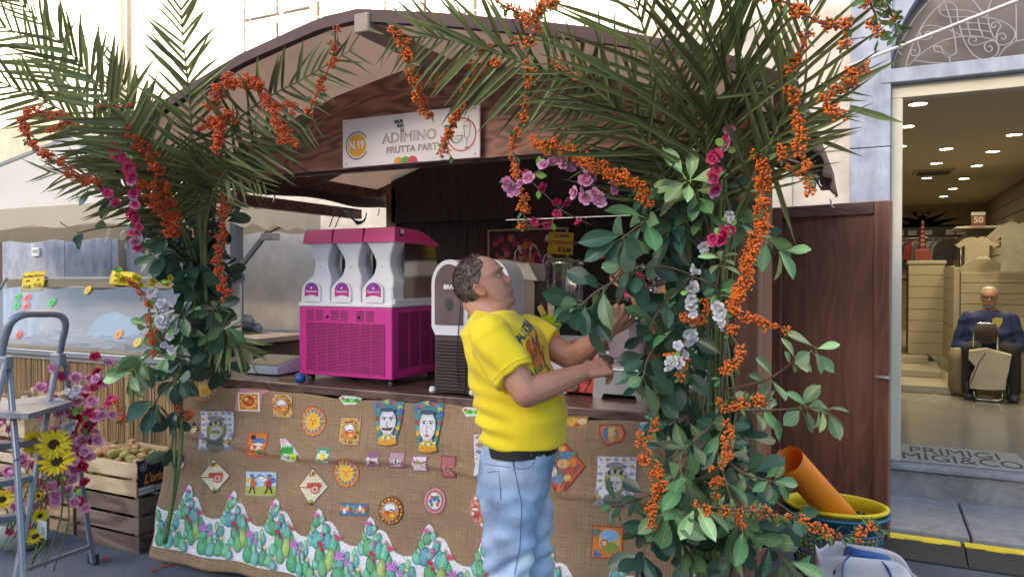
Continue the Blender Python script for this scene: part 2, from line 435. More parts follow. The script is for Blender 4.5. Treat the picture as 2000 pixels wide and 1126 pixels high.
fan([(480,665),(650,690),(850,695)]); fan([(1070,190),(1075,300),(1105,400)]); fan([(1180,190),(1200,300),(1240,405)])
fan([(990,255),(1150,258),(1310,270)]); fan([(1000,325),(1150,330),(1330,355)]); fan([(1600,-20),(1605,200),(1605,450),(1480,530),(1400,640)],False); fan([(1590,460),(1700,440),(1800,450)])
gr.build('ironwork',iron,B)
# plinth behind the machines, wall strips, left wing
q=MB(); q.bbox((XL,YW-0.07,0.01),(-0.17,YW+0.02,1.06),0.015); q.build('plinth',stone_mat('plinth_stone',(0.22,0.24,0.30),(0.30,0.32,0.38),(0.37,0.39,0.45),2.0,9,0.8,0.35),B)
for x0,x1,z0 in ((-0.62,-0.55,1.07),(-1.62,-1.5,1.07),(-2.7,-2.62,1.07)):
    q=MB(); q.bbox((x0,YW-0.02,z0),(x1,YW+0.02,9.8),0.006); q.build('wall_strip',cream,B)
q=MB(); q.bbox((-6.34,YW-0.015,2.52),(-0.2,YW+0.02,2.56),0.006); q.build('string_course',cream,B)
# upper window with pale shutters
for k,X0 in enumerate((-6.0,-4.2)):
    wn_=MB()
    for a,b,c,d in ((X0-0.05,X0,2.9,5.05),(X0+0.9,X0+0.95,2.9,5.05),(X0,X0+0.9,5.0,5.05),(X0,X0+0.9,2.9,2.95)):
        wn_.bbox((a,YW-0.07,c),(b,YW-0.002,d),0.005)
    wf=wn_.build('window',white_p,B)
    q=MB()
    for i in range(6):
        for j in range(2):
            q.box((X0+0.02+j*0.45,YW-0.05,2.97+i*0.34),(X0+0.43+j*0.45,YW-0.03,3.27+i*0.34))
    q.build('shutter',mat('white_shutter',(0.72,0.70,0.66),0.5),wf)
q=MB(); q.tube([(-7.95,YW-0.06,0.0),(-7.95,YW-0.06,8)],0.045,10)
B2=thing('neighbour_building','warm cream sunlit building with drainpipe and grey stone base at the far left','building',(-8,YW,0))
q.build('drainpipe',mat('drainpipe_paint',(0.50,0.42,0.32),0.6),B2)
q=MB(); q.box((-16,YW+0.03,2.34),(XL,YW+0.4,TOPZ)); q.build('wall',cream_l,B2)
gx=[onY(p,500,YW).x for p in (10,132,224,330)]
gx.append(XL)
for i in range(4):
    q=MB(); q.bbox((gx[i]+0.004,YW-0.04,0.0),(gx[i+1]-0.004,YW+0.3,2.335),0.01); q.build('stone_panel',greyst,B2)
q=MB(); q.box((-16,YW+0.5,0),(gx[0],YW+0.6,2.34)); q.build('dark_opening',mat('dark_red_door',(0.06,0.025,0.025),0.5),B2)
c=onY(72,492,YW-0.05); q=MB(); q.bbox((c.x-0.07,YW-0.075,c.z-0.055),(c.x+0.07,YW-0.042,c.z+0.055),0.006,(0.8,0.8,0.8)); q.box((c.x-0.045,YW-0.079,c.z-0.015),(c.x+0.05,YW-0.074,c.z+0.03),(0.35,0.36,0.4)); q.build('intercom',mat('painted_plastic',(1,1,1),0.5,attr=True),B2)
# overhead cables
cab=mat('pale_cable',(0.30,0.29,0.28),0.6)
for i,(a,b) in enumerate((((440,52),(900,-20)),((440,14),(800,-30)),((560,50),(1100,-5)))):
    A=onY(a[0],a[1],YW-0.12); Bq=onY(b[0],b[1],YW-0.12); P=[A.lerp(Bq,k/10)-Vector((0,0,0.05*sin(pi*k/10))) for k in range(11)]
    q=MB(); q.tube(P,0.008,5); o=q.build('wall_cable',cab); tag(o,['grey cable along the sunlit wall, nearest the stall roof at left','thin grey cable highest on the sunlit wall','grey cable on the sunlit wall above the ridge'][i],'cable')
A=at(1728,105,3.9); A=onY(1700,113,4.9); Bq=onY(1995,-2,4.3)
q=MB(); q.tube([A+(A-Bq)*0.2,A,Bq,Bq+(Bq-A)*0.4],0.009,6); tag(q.build('guy_rope',mat('white_rope',(0.6,0.6,0.62),0.6)),'white rope slanting across the arched fanlight','rope')
# unseen building added behind the camera, placed and sized to shade the stalls
OB=thing('unseen_shade_building','plain ochre building added unseen behind the viewer to shade the stalls','building',(-2,-25,0))
q=MB(); q.box((-60,-35,0),(40,-25,11.3)); q.build('wall',stone_mat('ochre_render',(0.60,0.54,0.44),(0.66,0.60,0.50),(0.70,0.64,0.54),1,5,0.9,0.2),OB)
wm=MB(); wm.box((-0.5,0,-0.9),(0.5,0.05,0.9)); wmesh=wm.mesh('window',mat('window_dark',(0.06,0.07,0.08),0.1))
for ix in range(-9,9):
    for iz in range(3):inst('window',wmesh,Matrix.Translation((ix*2.8,-25.0,2.6+iz*3.2)),OB)

# ------------------------------------------------------------------ shop interior
FZ=0.30; CZ=3.05; BY=17.0
tile=mat('pale_floor',(0.27,0.26,0.23),0.16,n=(2,0.10),spec=0.6)
def struct(name,mb,m_):o=mb.build(name,m_); tag(o,kind='structure'); return o
q=MB(); q.box((-2.0,6.3,0.1),(6,BY,FZ)); struct('shop_floor',q,tile)
inter=mat('beige_wall',(0.38,0.33,0.23),0.8,n=(1.2,0.06))
q=MB(); q.box((-2.0,6.31,CZ),(6,BY,CZ+0.1)); ceil=struct('shop_ceiling',q,mat('beige_ceiling',(0.58,0.50,0.36),0.8,n=(0.8,0.05)))
q=MB(); q.box((-2.0,BY,FZ),(6,BY+0.1,CZ)); struct('shop_wall_back',q,inter)
q=MB(); q.box((-2.1,6.31,FZ),(-2.0,BY,CZ)); struct('shop_wall_left',q,inter)
q=MB(); q.box((1.95,9.0,FZ),(2.05,BY,CZ)); sr=struct('shop_wall_right',q,inter)
for i in range(9):
    z=1.2+i*0.2; q=MB(); q.box((1.935,9.0,z),(1.948,BY,z+0.182)); q.build('wall_board',inter,sr)
lamp_m=mat('downlight_glow',(1,0.95,0.8),0.5,emit=(1.0,0.88,0.62),estr=7)
dl=[(1770,246),(1757,285),(1848,290),(1939,295),(1908,323),(1747,314),(1829,318),(1810,347),(1883,348),(1861,368),(1843,383),(1981,262),(1793,202),(1744,338)]
for i,(px,py) in enumerate(dl):
    p=onZ(px,py,CZ)
    t=thing('downlight','small round glowing downlight in the beige shop ceiling','ceiling light',(p.x,p.y,CZ),'downlights in the shop ceiling')
    q=MB(); q.lathe((0,0,0),[(0.085,0),(0.085,-0.008),(0.07,-0.010),(0.07,0)],16); q.build('ring',white_p,t,False)
    q=MB(); q.lathe((0,0,0),[(0.069,-0.004),(0.0,-0.006)],16); q.build('lens',lamp_m,t,False)
    if i in (1,3,6,9,10,11):
        ld=bpy.data.lights.new('downlight_beam','SPOT'); ld.energy=19; ld.spot_size=radians(130); ld.spot_blend=0.8; ld.color=(1,0.83,0.52); ld.shadow_soft_size=0.12
        lo=bpy.data.objects.new('downlight_beam',ld); COL.objects.link(lo); lo.parent=t; lo.location=(0,0,-0.05)
p0=onZ(1785,333,CZ); p1=onZ(1872,322,CZ)
t=thing('ceiling_vent','rectangular slotted air vent in the beige shop ceiling','vent',(p0.x,p0.y,CZ))
q=MB(); q.box((p0.x,p0.y-0.02,CZ-0.02),(p1.x,p0.y+0.5,CZ-0.001)); q.build('vent_frame',mat('vent_beige',(0.38,0.33,0.24),0.6),t)
for k in range(4):q=MB(); q.box((p0.x+0.05,p0.y+0.05+k*0.11,CZ-0.03),(p1.x-0.05,p0.y+0.09+k*0.11,CZ-0.021)); q.build('slot',mat('vent_slot',(0.1,0.09,0.07),0.6),t)
# steps to the upper level
stp=mat('step_beige',(0.38,0.34,0.26),0.35,n=(3,0.05))
sx=onZ(1872,768,FZ).x; ysx=[onZ(1800,767,FZ).y,onZ(1800,736,FZ+0.09).y,onZ(1800,710,FZ+0.175).y]
for i in range(3):
    q=MB(); q.bbox((-1.99,ysx[i],FZ+0.001+i*0.088),(sx-i*0.11,BY-0.02,FZ+(i+1)*0.088),0.008); o=struct('shop_step',q,stp)
LZ=FZ+0.264
# slatwall counter
def slat(x0,x1,y,z0,z1,n,thingo,name='slat_board',ang=0.0,org=None):
    h=(z1-z0)/n
    for i in range(n):
        q=MB(); M=Matrix.Translation((x0,y,0)) @ Matrix.Rotation(ang,4,'Z')
        q.bbox((0,-0.018,z0+i*h+0.006),(x1-x0,0.0,z0+(i+1)*h),0.003,M=M); q.build(name,inter,thingo)
cy=onZ(1800,692,LZ).y
c0=onY(1774,600,cy); c1=onY(1845,600,cy)
t=thing('shop_counter','beige slatted shop counter at the top of the steps','counter',(c0.x,cy,LZ))
q=MB(); q.box((c0.x,cy,LZ),(c1.x,cy+0.7,1.78)); q.build('carcass',mat('dark_gap',(0.22,0.18,0.11),0.7),t)
q=MB(); q.bbox((c0.x-0.02,cy-0.03,1.78),(c1.x+0.02,cy+0.75,1.83),0.008); q.build('counter_top',stp,t)
slat(c0.x,c1.x,cy,LZ,1.78,8,t)
PY=10.1
t2=thing('shop_partition','beige slatted partition with a wavy top behind the seated man','partition',(sx,PY,FZ))
px0=onY(1864,600,PY); q=MB()
XE=1.93; top=[(px0.x,1.68)]
for k in range(40):
    u=k/39; X=px0.x+0.17+(XE-px0.x-0.17)*u; top.append((X,1.735+0.085*abs(sin(u*6.0+0.9))))
q.prism([(px0.x,FZ),(XE,FZ),(XE,1.73)]+top[::-1][1:],-0.04,frame((0,PY,0),(1,0,0),(0,0,1))); q.build('panel',inter,t2)
slat(px0.x+0.06,XE,PY-.005,FZ,1.66,11,t2)
q=MB(); q.bbox((px0.x-0.01,PY-.05,FZ),(px0.x+0.045,PY,1.72),0.004); q.build('corner_post',inter,t2)
ang=atan2(PY-.04-cy,px0.x-c1.x); L=sqrt((px0.x-c1.x)**2+(PY-.04-cy)**2)
for i in range(8):
    h=(1.74-LZ)/8; q=MB(); q.bbox((0,-0.015,LZ+i*h+0.006),(L,0.0,LZ+(i+1)*h),0.003,M=Matrix.Translation((c1.x,cy,0)) @ Matrix.Rotation(ang,4,'Z')); q.build('slat_board',inter,t2)
# doormat with lettering
matm=mat('doormat_grey',(0.30,0.29,0.27),0.95,n=(60,0.15),bump=(300,0.6,0.002)); ink=mat('doormat_ink',(0.06,0.05,0.05),0.9)
M0=onZ(1738,866,FZ); M1=onZ(1975,873,FZ); 
t=thing('doormat','grey doormat with black lettering inside the shop doorway','doormat',(0.8,6.1,FZ))
ym=(5.93,M0.y); xm=(onZ(1738,905,FZ).x-0.05,M1.x)
q=MB(); q.bbox((xm[0],ym[0],FZ+0.001),(xm[1],ym[1],FZ+0.012),0.004); q.build('mat',matm,t)
MW=xm[1]-xm[0]; MH=ym[1]-ym[0]
text_obj('lettering','PRIMIGI',MH*0.52,Matrix.Translation((xm[0]+MW*0.53,ym[0]+MH*0.66,FZ+0.0125)),ink,t,xs=MW/MH*0.375,ext=0.0005)
text_obj('lettering','PRIMIGI&CO',MH*0.56,Matrix.Translation((xm[0]+MW*0.42,ym[0]+MH*0.25,FZ+0.0125)),ink,t,xs=MW/MH*0.36,ext=0.0005)
# clothes rail, garments
ry=13.2
r0=onY(1740,466,ry); r1=onY(1880,455,ry)
t=thing('clothes_rail','long dark clothes rail with white size cards along the back wall','clothes rail',(r0.x,ry,2.2))
q=MB(); q.box((r0.x-0.4,ry+0.02,r0.z+0.02),(r1.x,ry+0.06,r0.z+0.17)); q.build('backboard',mat('dark_board',(0.06,0.05,0.045),0.6),t)
q=MB(); q.cyl((r0.x-0.4,ry,r0.z),(r1.x,ry,r0.z),0.018,8); q.build('rail',mat('chrome',(0.6,0.6,0.6),0.2,1.0),t)
for xx in (r0.x-0.3,r1.x-0.02):q=MB(); q.cyl((xx,ry,LZ),(xx,ry,r0.z),0.018,8); q.build('upright',MATS['chrome'],t)
for px in (1757,1782,1812,1856,1877):
    a=onY(px,460,ry); q=MB(); q.box((a.x-0.06,ry-0.0,r0.z+0.045),(a.x+0.06,ry+0.015,r0.z+0.12)); q.build('size_card',mat('white_card',(0.48,0.46,0.42),0.6),t)
cols=[(.55,.55,.4,'pale green'),(.12,.13,.12,'black'),(.5,.5,.42,'grey green'),(.35,.13,.06,'rust'),(.5,.48,.4,'beige'),(.1,.1,.12,'navy'),(.5,.08,.06,'red striped'),(.55,.5,.4,'cream'),(.2,.22,.25,'slate'),(.6,.58,.5,'off white'),(.4,.1,.09,'dark red'),(.2,.24,.22,'dark green'),(.5,.52,.55,'pale grey'),(.15,.17,.22,'dark blue'),(.45,.42,.38,'taupe'),(.08,.08,.09,'charcoal')]
for i,cc in enumerate(cols):
    x=r0.x+0.04+i*(r1.x-r0.x-0.3)/15; z1=r0.z-0.05; h=random.uniform(0.42,0.72)
    q=MB(); Mx=Matrix.Translation((x,ry,z1)) @ Matrix.Rotation(random.uniform(0.5,1.0),4,'Z')
    ol=[(-.04,0),(-.12,-.02),(-.20,-.1),(-.23,-.28),(-.17,-.30),(-.14,-.16),(-.15,-h),(.15,-h),(.14,-.16),(.17,-.30),(.23,-.28),(.20,-.1),(.12,-.02),(.04,0)]
    q.prism(ol,0.05,Mx @ Matrix.Rotation(pi/2,4,'X')); q.tube([Mx @ Vector((0,0,0)),Mx @ Vector((0,0,0.06))],0.004,4)
    o=q.build('garment',mat('cloth_%s' % cc[3].replace(' ','_'),tuple(min(.8,c_*1.5+.02) for c_ in cc[:3]),0.9,n=(25,0.2)))
    tag(o,'%s garment hanging on the rail at the back of the shop' % cc[3],'garment','clothes on the back rail')
# palm silhouettes high on the back wall
for px,s in ((1770,1.0),(1850,1.2)):
    c=onY(px,425,BY-0.03); q=MB(); pts=[]
    for k in range(22):
        a=pi*k/21; rr=s*(0.75 if k % 2 else 0.42)*(1+0.3*abs(cos(a))); pts.append((c.x+rr*cos(a)*1.1,c.z-0.25+rr*sin(a)*0.55))
    q.prism(pts+[(c.x,c.z-0.3)],0.02,frame((0,BY-0.01,0),(1,0,0),(0,0,1)))
    tag(q.build('palm_cutout',mat('palm_cutout_tan',(0.33,0.27,0.18),0.8)),['tan palm leaf cutout on the back wall, left one','larger tan palm leaf cutout on the back wall, right one'][px == 1850],'wall decoration')
# red display tower
tx=onY(1801,545,cy+0.35); t=thing('display_tower','red tapering display tower with white bars on the shop counter','display',(tx.x,cy+0.35,1.83))
q=MB(); M=Matrix.Translation((tx.x,cy+0.35,1.83)); q.bbox((-.1,-.1,0),(.1,.1,.16),0.01,M=M); q.lathe(M.to_translation(),[(.05,.16),(.035,.35),(.022,.50),(.012,.56),(0,.57)],8); q.build('body',mat('tower_red',(0.22,0.045,0.035),0.5),t)
for k in range(6):q=MB(); z=2.05+k*0.06; q.box((tx.x-0.03+k*.004,cy+0.30,z),(tx.x+0.03-k*.003,cy+0.31,z+.012)); q.build('bar',MATS['white_card'],t)
# folded shirts on shelves at right wall and tee shirts
shc=[(.62,.58,.5,'cream'),(.5,.52,.52,'grey')]
for k,(px,py) in enumerate(((1895,446),(1907,464),(1912,480))):
    a=onY(px,py,11.0+0.2*k); q=MB(); q.bbox((a.x-0.15,a.y,a.z),(1.93,a.y+0.9,a.z+0.03),0.004); 
    tag(q.build('wall_shelf',stp),['highest','middle','lowest'][k]+' pale shelf on the right shop wall','shelf','shelves on the right wall')
def tee(p,w,h,col,lab,ang=0.0):
    M=Matrix.Translation(p) @ Matrix.Rotation(ang,4,'Z') @ Matrix.Rotation(pi/2,4,'X')
    ol=[(-.12,0),(-.3,-.06),(-.55,-.3),(-.42,-.42),(-.3,-.3),(-.3,-1),(.3,-1),(.3,-.3),(.42,-.42),(.55,-.3),(.3,-.06),(.12,0),(0,-.06)]
    q=MB(); q.prism([(x*w,y*h) for x,y in ol],0.03,M); o=q.build('tee_shirt',mat('tee_%d' % int(col[0]*99),col,0.9,n=(12,0.15))); tag(o,lab,'shirt')
tee(onY(1908,462,10.6),0.42,0.33,(.38,.34,.26),'small cream shirt hanging below the shelves in the shop')
tee(onY(1990,432,9.8),0.55,0.55,(.32,.29,.23),'large beige tee shirt hanging at the right edge of the doorway')
tee(onY(1920,500,10.4),0.2,0.33,(.62,.58,.50),'white shirt hanging above the wavy partition')
tee(onY(1957,512,10.2),0.3,0.3,(.12,.11,.10),'dark patterned shirt hanging above the wavy partition')
a=onY(1911,428,10.9); q=MB(); q.box((a.x-.075,a.y,a.z-.075),(a.x+.075,a.y+.02,a.z+.05)); t=thing('sale_sign','small red sign reading 50 above the shop shelves','sign',a); q.build('panel',mat('sign_red',(0.20,0.05,0.035),0.5),t)
q=MB(); q.box((a.x-.075,a.y,a.z+.052),(a.x+.075,a.y+.02,a.z+.09)); q.build('header',MATS['white_card'],t)
text_obj('numeral','50',0.105,frame((a.x,a.y-0.003,a.z-0.01),(1,0,0),(0,0,1)),MATS['white_card'],t,bold=0.004)
q=MB(); a=onY(1742,680,6.35); M=Matrix.Translation(a) @ Matrix.Rotation(pi/2,4,'X'); q.lathe(a,[(0.02,0),(0.14,0.01),(0.16,0.03),(0.14,0.05),(0.02,0.05)],20,M=Matrix.Rotation(pi/2,4,'Y')); tag(q.build('door_pull',MATS['chrome']),'round chrome pull plate of the glass shop door at the jamb','door handle')
# ------------------------------------------------------------------ wooden market stall
YF,YR,YBK=3.06,2.41,4.60
XSL,XSR=-3.52,-0.45
dwood=wood_mat('dark_brown_wood',(0.07,0.032,0.026),(0.17,0.080,0.062),(0.35,1,1),0.5,9,bump=0.15,dist=5)
vwood=wood_mat('dark_brown_wood_upright',(0.110,0.042,0.028),(0.225,0.088,0.056),(1,1,0.13),0.5,7,bump=0.15,dist=7,mix=.9)
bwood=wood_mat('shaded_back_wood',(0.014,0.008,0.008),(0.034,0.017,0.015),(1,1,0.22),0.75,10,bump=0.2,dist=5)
rwood=wood_mat('red_brown_plywood',(0.15,0.060,0.045),(0.36,0.155,0.115),(0.4,1,1.5),0.5,11,bump=0.15,dist=3.2)
canv=mat('taupe_canvas',(0.46,0.39,0.34),0.9,n=(2.5,0.1),bump=(14,0.25,0.01),transl=0.6)
canvd=mat('maroon_canvas',(0.095,0.048,0.046),0.75,n=(5,0.15),bump=(20,0.2,0.004))
ST=thing('market_stall','dark brown wooden market stall with gabled canvas roof and a name board','market stall',(-2,3.8,0))
prof_px=[(205,274),(258,243),(365,175),(471,112),(585,60),(640,38),(700,24),(850,31),(1040,47),(1200,66),(1340,92),(1450,122),(1545,156)]
prof=[onY(x,y,YR) for x,y in prof_px]; prof=[(p.x,p.z) for p in prof]
def roofz(x,d=0.0):
    for (x0,z0),(x1,z1) in zip(prof,prof[1:]):
        if x0 <= x <= x1:return z0+(z1-z0)*(x-x0)/(x1-x0)-d
    return (prof[0][1] if x < prof[0][0] else prof[-1][1])-d
YE=YBK+0.18
q=MB(); PX=[]
for (x0,z0),(x1,z1) in zip(prof,prof[1:]):
    for k in range(3):PX.append((x0+(x1-x0)*k/3,z0+(z1-z0)*k/3))
PX.append(prof[-1])
def sag(i,v):return-0.018*abs(sin(pi*v*3))*(0.4+0.6*sin(pi*i/(len(PX)-1)))
q.grid(lambda u,v:(PX[round(u*(len(PX)-1))][0],YR+0.01+(YE-YR)*v,PX[round(u*(len(PX)-1))][1]-0.012+sag(round(u*(len(PX)-1)),v)),len(PX)-1,18)
rc=q.build('roof_lining',canv,ST)
q=MB(); q.grid(lambda u,v:(PX[round(u*(len(PX)-1))][0],YR-0.005+(YE-YR+0.01)*v,PX[round(u*(len(PX)-1))][1]+0.004+sag(round(u*(len(PX)-1)),v)),len(PX)-1,18)
q.build('roof_cover',mat('roof_cover_canvas',(0.62,0.52,0.47),0.85,transl=0.7),ST)
# front edge band, side valances
q=MB()
n=len(PX)
def wob(i):return 0.004*sin(i*1.7)
vs=[];
for i,(x,z) in enumerate(PX):vs += [(x,YR-0.012,z+0.01),(x,YR-0.02+wob(i),z-0.040),(x,YR+0.022,z-0.038),(x,YR+0.022,z+0.008)]
fs=[]
for i in range(n-1):
    for j in range(4):fs.append((4*i+j,4*i+(j+1) % 4,4*i+4+(j+1) % 4,4*i+4+j))
q.add(vs,fs,sm=False); q.build('roof_front_band',canvd,ST)
for (x,z),sgn in ((prof[-1],1),(prof[0],-1)):
    q=MB()
    q.grid(lambda u,v:(x+sgn*(0.012+0.012*sin(u*23)*v+0.02*v),YR+(YE-YR)*u,z+0.008-(0.15+0.012*sin(u*17))*v),30,5)
    solidify(q.build('valance',canvd,ST),0.004)
    q=MB(); q.beam((x-sgn*0.03,YR+0.03,z-0.05),(x-sgn*0.03,YE,z-0.05),0.05,0.07); q.build('eave_beam',dwood,ST)
    for k in range(3):
        q=MB(); yy=YR+0.05+k*1.1; q.tube([(x,yy,z-.15),(x+sgn*.01,yy,z-.19),(x+sgn*.02,yy,z-.2)],0.005,5); q.build('hook',mat('zinc',(0.5,0.5,0.52),0.35,0.9),ST)
# ridge beam, rafters
ri=max(prof,key=lambda p:p[1])
q=MB(); q.beam((ri[0]+0.035,YR-0.03,ri[1]-0.055),(ri[0]+0.035,YE,ri[1]-0.055),0.07,0.075,bev=0.004); q.build('ridge_beam',mat('weathered_wood',(0.34,0.25,0.21),0.7,n=(6,0.2)),ST)
for yy in (YF+0.06,3.85,YBK):
    q=MB()
    for side in (0,1):
        pr=[p for p in prof if (p[0] <= ri[0]+0.01 if side == 0 else p[0] >= ri[0]-0.01)]
        for a,b in zip(pr,pr[1:]):q.beam((a[0],yy,a[1]-0.055),(b[0],yy,b[1]-0.055),0.05,0.06)
    q.build('rafter',dwood,ST)
# gable boards (fascia) with name board
FB=2.155
q=MB(); lo=FB
xsb=[XSL,-2.9,-2.3,ri[0],-1.5,-1.0,XSR]
pts=[(XSL,FB)]+[(XSR,FB)]+[(x,roofz(x,0.03)) for x in [XSR]+[p[0] for p in prof[::-1] if XSL < p[0] < XSR]+[XSL]]
q.prism(pts,-0.022,frame((0,YF-0.012,0),(1,0,0),(0,0,1))); q.build('gable_board',rwood,ST)
q=MB(); q.bbox((XSL-0.02,YF+0.012,FB-0.012),(XSR+0.02,YF+0.06,FB+0.06),0.004); q.build('header_beam',dwood,ST)
# posts
for (x,y) in ((XSL,YF+0.04),(XSR-0.005,YF+0.04),(XSL+0.3,YBK),(XSR-.2,YBK)):
    q=MB(); q.bbox((x-0.045,y-0.045,0),(x+0.045,y+0.045,roofz(x,0.07)),0.004); q.build('post',vwood,ST)
for x in (XSL,XSR):
    q=MB(); q.beam((x,YF+0.08,2.08),(x-(.2 if x >-1 else 0),YBK-0.04,2.08),0.06,0.07); q.build('wall_plate',dwood,ST)
# corner brackets
q=MB(); q.beam((XSL+.04,YF+.04,1.85),(XSL+.35,YF+.04,2.14),.05,.05); q.build('brace',dwood,ST)
q=MB(); q.beam((XSR-.04,YF+.04,1.85),(XSR-.35,YF+.04,2.14),.05,.05); q.build('brace',dwood,ST)
# back wall boards, with a slit of light under the top rail
xb=XSL+0.34
k=0
while xb < XSR-0.25:
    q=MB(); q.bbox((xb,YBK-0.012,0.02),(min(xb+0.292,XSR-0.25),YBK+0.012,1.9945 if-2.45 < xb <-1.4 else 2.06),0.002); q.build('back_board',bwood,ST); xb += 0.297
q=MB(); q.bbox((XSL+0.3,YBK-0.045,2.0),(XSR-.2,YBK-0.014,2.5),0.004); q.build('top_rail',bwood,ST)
q=MB(); q.bbox((XSL+0.3,YBK-0.05,1.3),(XSR-.2,YBK-0.012,1.36),0.004); q.build('back_rail',dwood,ST)
# right side wall boards
yb=YF+0.09
while yb < 3.7:
    q=MB(); q.bbox((XSR-0.012,yb,0.02),(XSR+0.012,min(yb+0.29,YBK-0.05),2.04),0.004); q.build('side_board',vwood,ST); yb += 0.295
q=MB(); q.bbox((XSR-0.02,YF-0.16,0.02),(XSR+0.015,YF-0.012,1.0),0.004); q.build('front_side_board',mat('pinkish_board',(0.26,0.13,0.10),0.6,n=(6,0.2,4,(1,1,0.2))),ST)
# counter
ctw=wood_mat('counter_wood',(0.07,0.036,0.03),(0.17,0.095,0.08),(0.3,1,1),0.35,8,bump=0.12,dist=5)
q=MB(); q.bbox((XSL-0.05,YF-0.055,0.995),(XSR-0.05,3.34,1.04),0.006); q.build('counter_board',ctw,ST)
q=MB(); q.bbox((XSL-0.05,3.345,0.995),(XSR-0.05,3.78,1.04),0.006); q.build('counter_board',ctw,ST)
q=MB(); q.box((XSL,YF+0.0,0.02),(XSR-0.06,YF+0.02,0.99)); q.build('counter_front',dwood,ST)
# name board
wpl=mat('white_plastic',(0.82,0.79,0.84),0.35); inkk=mat('black_print',(0.03,0.03,0.035),0.5); orp=mat('orange_print',(0.75,0.36,0.04),0.5); redp=mat('red_print',(0.62,0.05,0.08),0.5); grp=mat('green_print',(0.08,0.38,0.07),0.5); greyp=mat('grey_print',(0.42,0.40,0.38),0.5); wprint=mat('white_print',(0.8,0.78,0.8),0.5)
YS=YF-0.05
A=onY(669,235,YS); Bc=onY(937,204,YS); C_=onY(937,307,YS); D=onY(670,328,YS)
SX0,SX1=A.x,Bc.x; SZ0=(C_.z+D.z)/2; SZ1=(A.z+Bc.z)/2
SGN=thing('name_board','white name board reading ADIMINO FRUTTA PARTY screwed to the stall gable','sign',((SX0+SX1)/2,YS,SZ0))
q=MB(); q.bbox((SX0,YS,SZ0),(SX1,YS+0.012,SZ1),0.002); q.build('panel',wpl,SGN)
W_,H_=SX1-SX0,SZ1-SZ0
def sg(u,v,d=0.001):return frame((SX0+W_*u,YS-d,SZ0+H_*v),(1,0,0),(0,0,1))
def ring(mb,M,r0,r1,a0=0,a1=2*pi,n=32,asp=1.0,col=(1,1,1)):
    vs=[]; fs=[]
    for i in range(n+1):
        a=a0+(a1-a0)*i/n; vs += [M @ Vector((r0*cos(a)*asp,r0*sin(a),0)),M @ Vector((r1*cos(a)*asp,r1*sin(a),0))]
    for i in range(n):fs.append((2*i,2*i+1,2*i+3,2*i+2))
    mb.add(vs,fs,col)
q=MB(); ring(q,sg(.115,.44,.002),0,H_*.235); q.build('number_disc',orp,SGN)
q=MB(); ring(q,sg(.115,.44,.002),H_*.265,H_*.29,0.5,2*pi-0.5); q.build('number_ring',mat('dark_grey_print',(0.12,0.09,0.10),0.5),SGN)
text_obj('lettering','N.19',H_*.23,sg(.115,.44,.0035),wprint,SGN,bold=0.0018,xs=.85)
text_obj('lettering','ADIMINO',H_*.285,sg(.51,.515,.002),MATS['dark_grey_print'],SGN,outline=0.0009,xs=1.06)
text_obj('lettering','FRUTTA PARTY',H_*.185,sg(.545,.275,.002),MATS['dark_grey_print'],SGN,outline=0.0008,xs=1.04)
for i,s_ in enumerate(('MUR','RIA','LI')):text_obj('lettering',s_,H_*.095,sg(.435+.012*i,.84-.085*i,.002),inkk,SGN,bold=0.0012,space=1.1)
for u,mm in ((.435,orp),(.485,grp),(.535,redp)):
    q=MB(); ring(q,sg(u,0.012,.002+u*.002),0,H_*.12,0,pi); q.build('fruit_disc',mm,SGN)
q=MB(); ring(q,sg(.88,.46,.002),H_*.30,H_*.325); q.build('round_frame',redp,SGN)
q=MB()
M=sg(.845,.44,.002); ring(q,M,0,H_*.13,pi,2*pi,16)
q.build('melon_disc',wprint,SGN)
q=MB(); ring(q,sg(.845,.44,.003),H_*.125,H_*.14,pi,2*pi,16)
for k in range(5):ring(q,sg(.82+.012*k,.39-.03*(k % 2),.003),0,.0025,n=6)
q.tube([sg(.845-.05,.44,.003) @ Vector((0,0,0)),sg(.845+.045,.44,.003) @ Vector((0,0,0))],0.0014,4)
def l2(pts):q.tube([sg(u,v,.003) @ Vector((0,0,0)) for u,v in pts],0.0013,4)
l2([(.895,.62),(.9,.42),(.915,.36),(.915,.22),(.9,.2),(.93,.2),(.915,.22)]); l2([(.915,.36),(.93,.42),(.94,.62),(.895,.62),(.9,.7),(.925,.72),(.94,.62)]); l2([(.915,.7),(.93,.8)])
q.build('cup_drawing',MATS['dark_grey_print'],SGN)
q=MB()
for u,v in ((.03,.93),(.03,.07),(.97,.93),(.97,.07)):ring(q,sg(u,v,.0015),0,.004,n=10)
q.build('screw',MATS['dark_grey_print'],SGN)
# open door leaf at the back right
dz0,dz1=0.03,2.055
a=onZ(1737,1058,dz0); Y_=a.y
hp=Vector((-0.60,a.y+0.19,0)); ep=Vector((a.x,a.y,0))
dd=(ep-hp).normalized(); Wd=(ep-hp).length
D_=thing('stall_door','tall dark brown panelled door of the stall standing open by the shop step','door',hp)
Md=Matrix.Translation(hp) @ Matrix.Rotation(atan2(dd.y,dd.x),4,'Z')
q=MB(); q.box((0.06,-0.008,0.08),(Wd-0.06,0.012,dz1-0.06),M=Md); q.build('door_panel',vwood,D_)
for (x0,x1,z0,z1,mm) in ((0,0.07,dz0,dz1,vwood),(Wd-0.09,Wd,dz0,dz1,vwood),(0.072,Wd-0.092,dz0,0.12,dwood),(0.072,Wd-0.092,dz1-0.075,dz1,dwood)):
    q=MB(); q.bbox((x0,-0.03,z0),(x1,0.02,z1),0.004,M=Md); q.build('door_rail' if z1-z0 < 0.5 else 'door_stile',mm,D_)
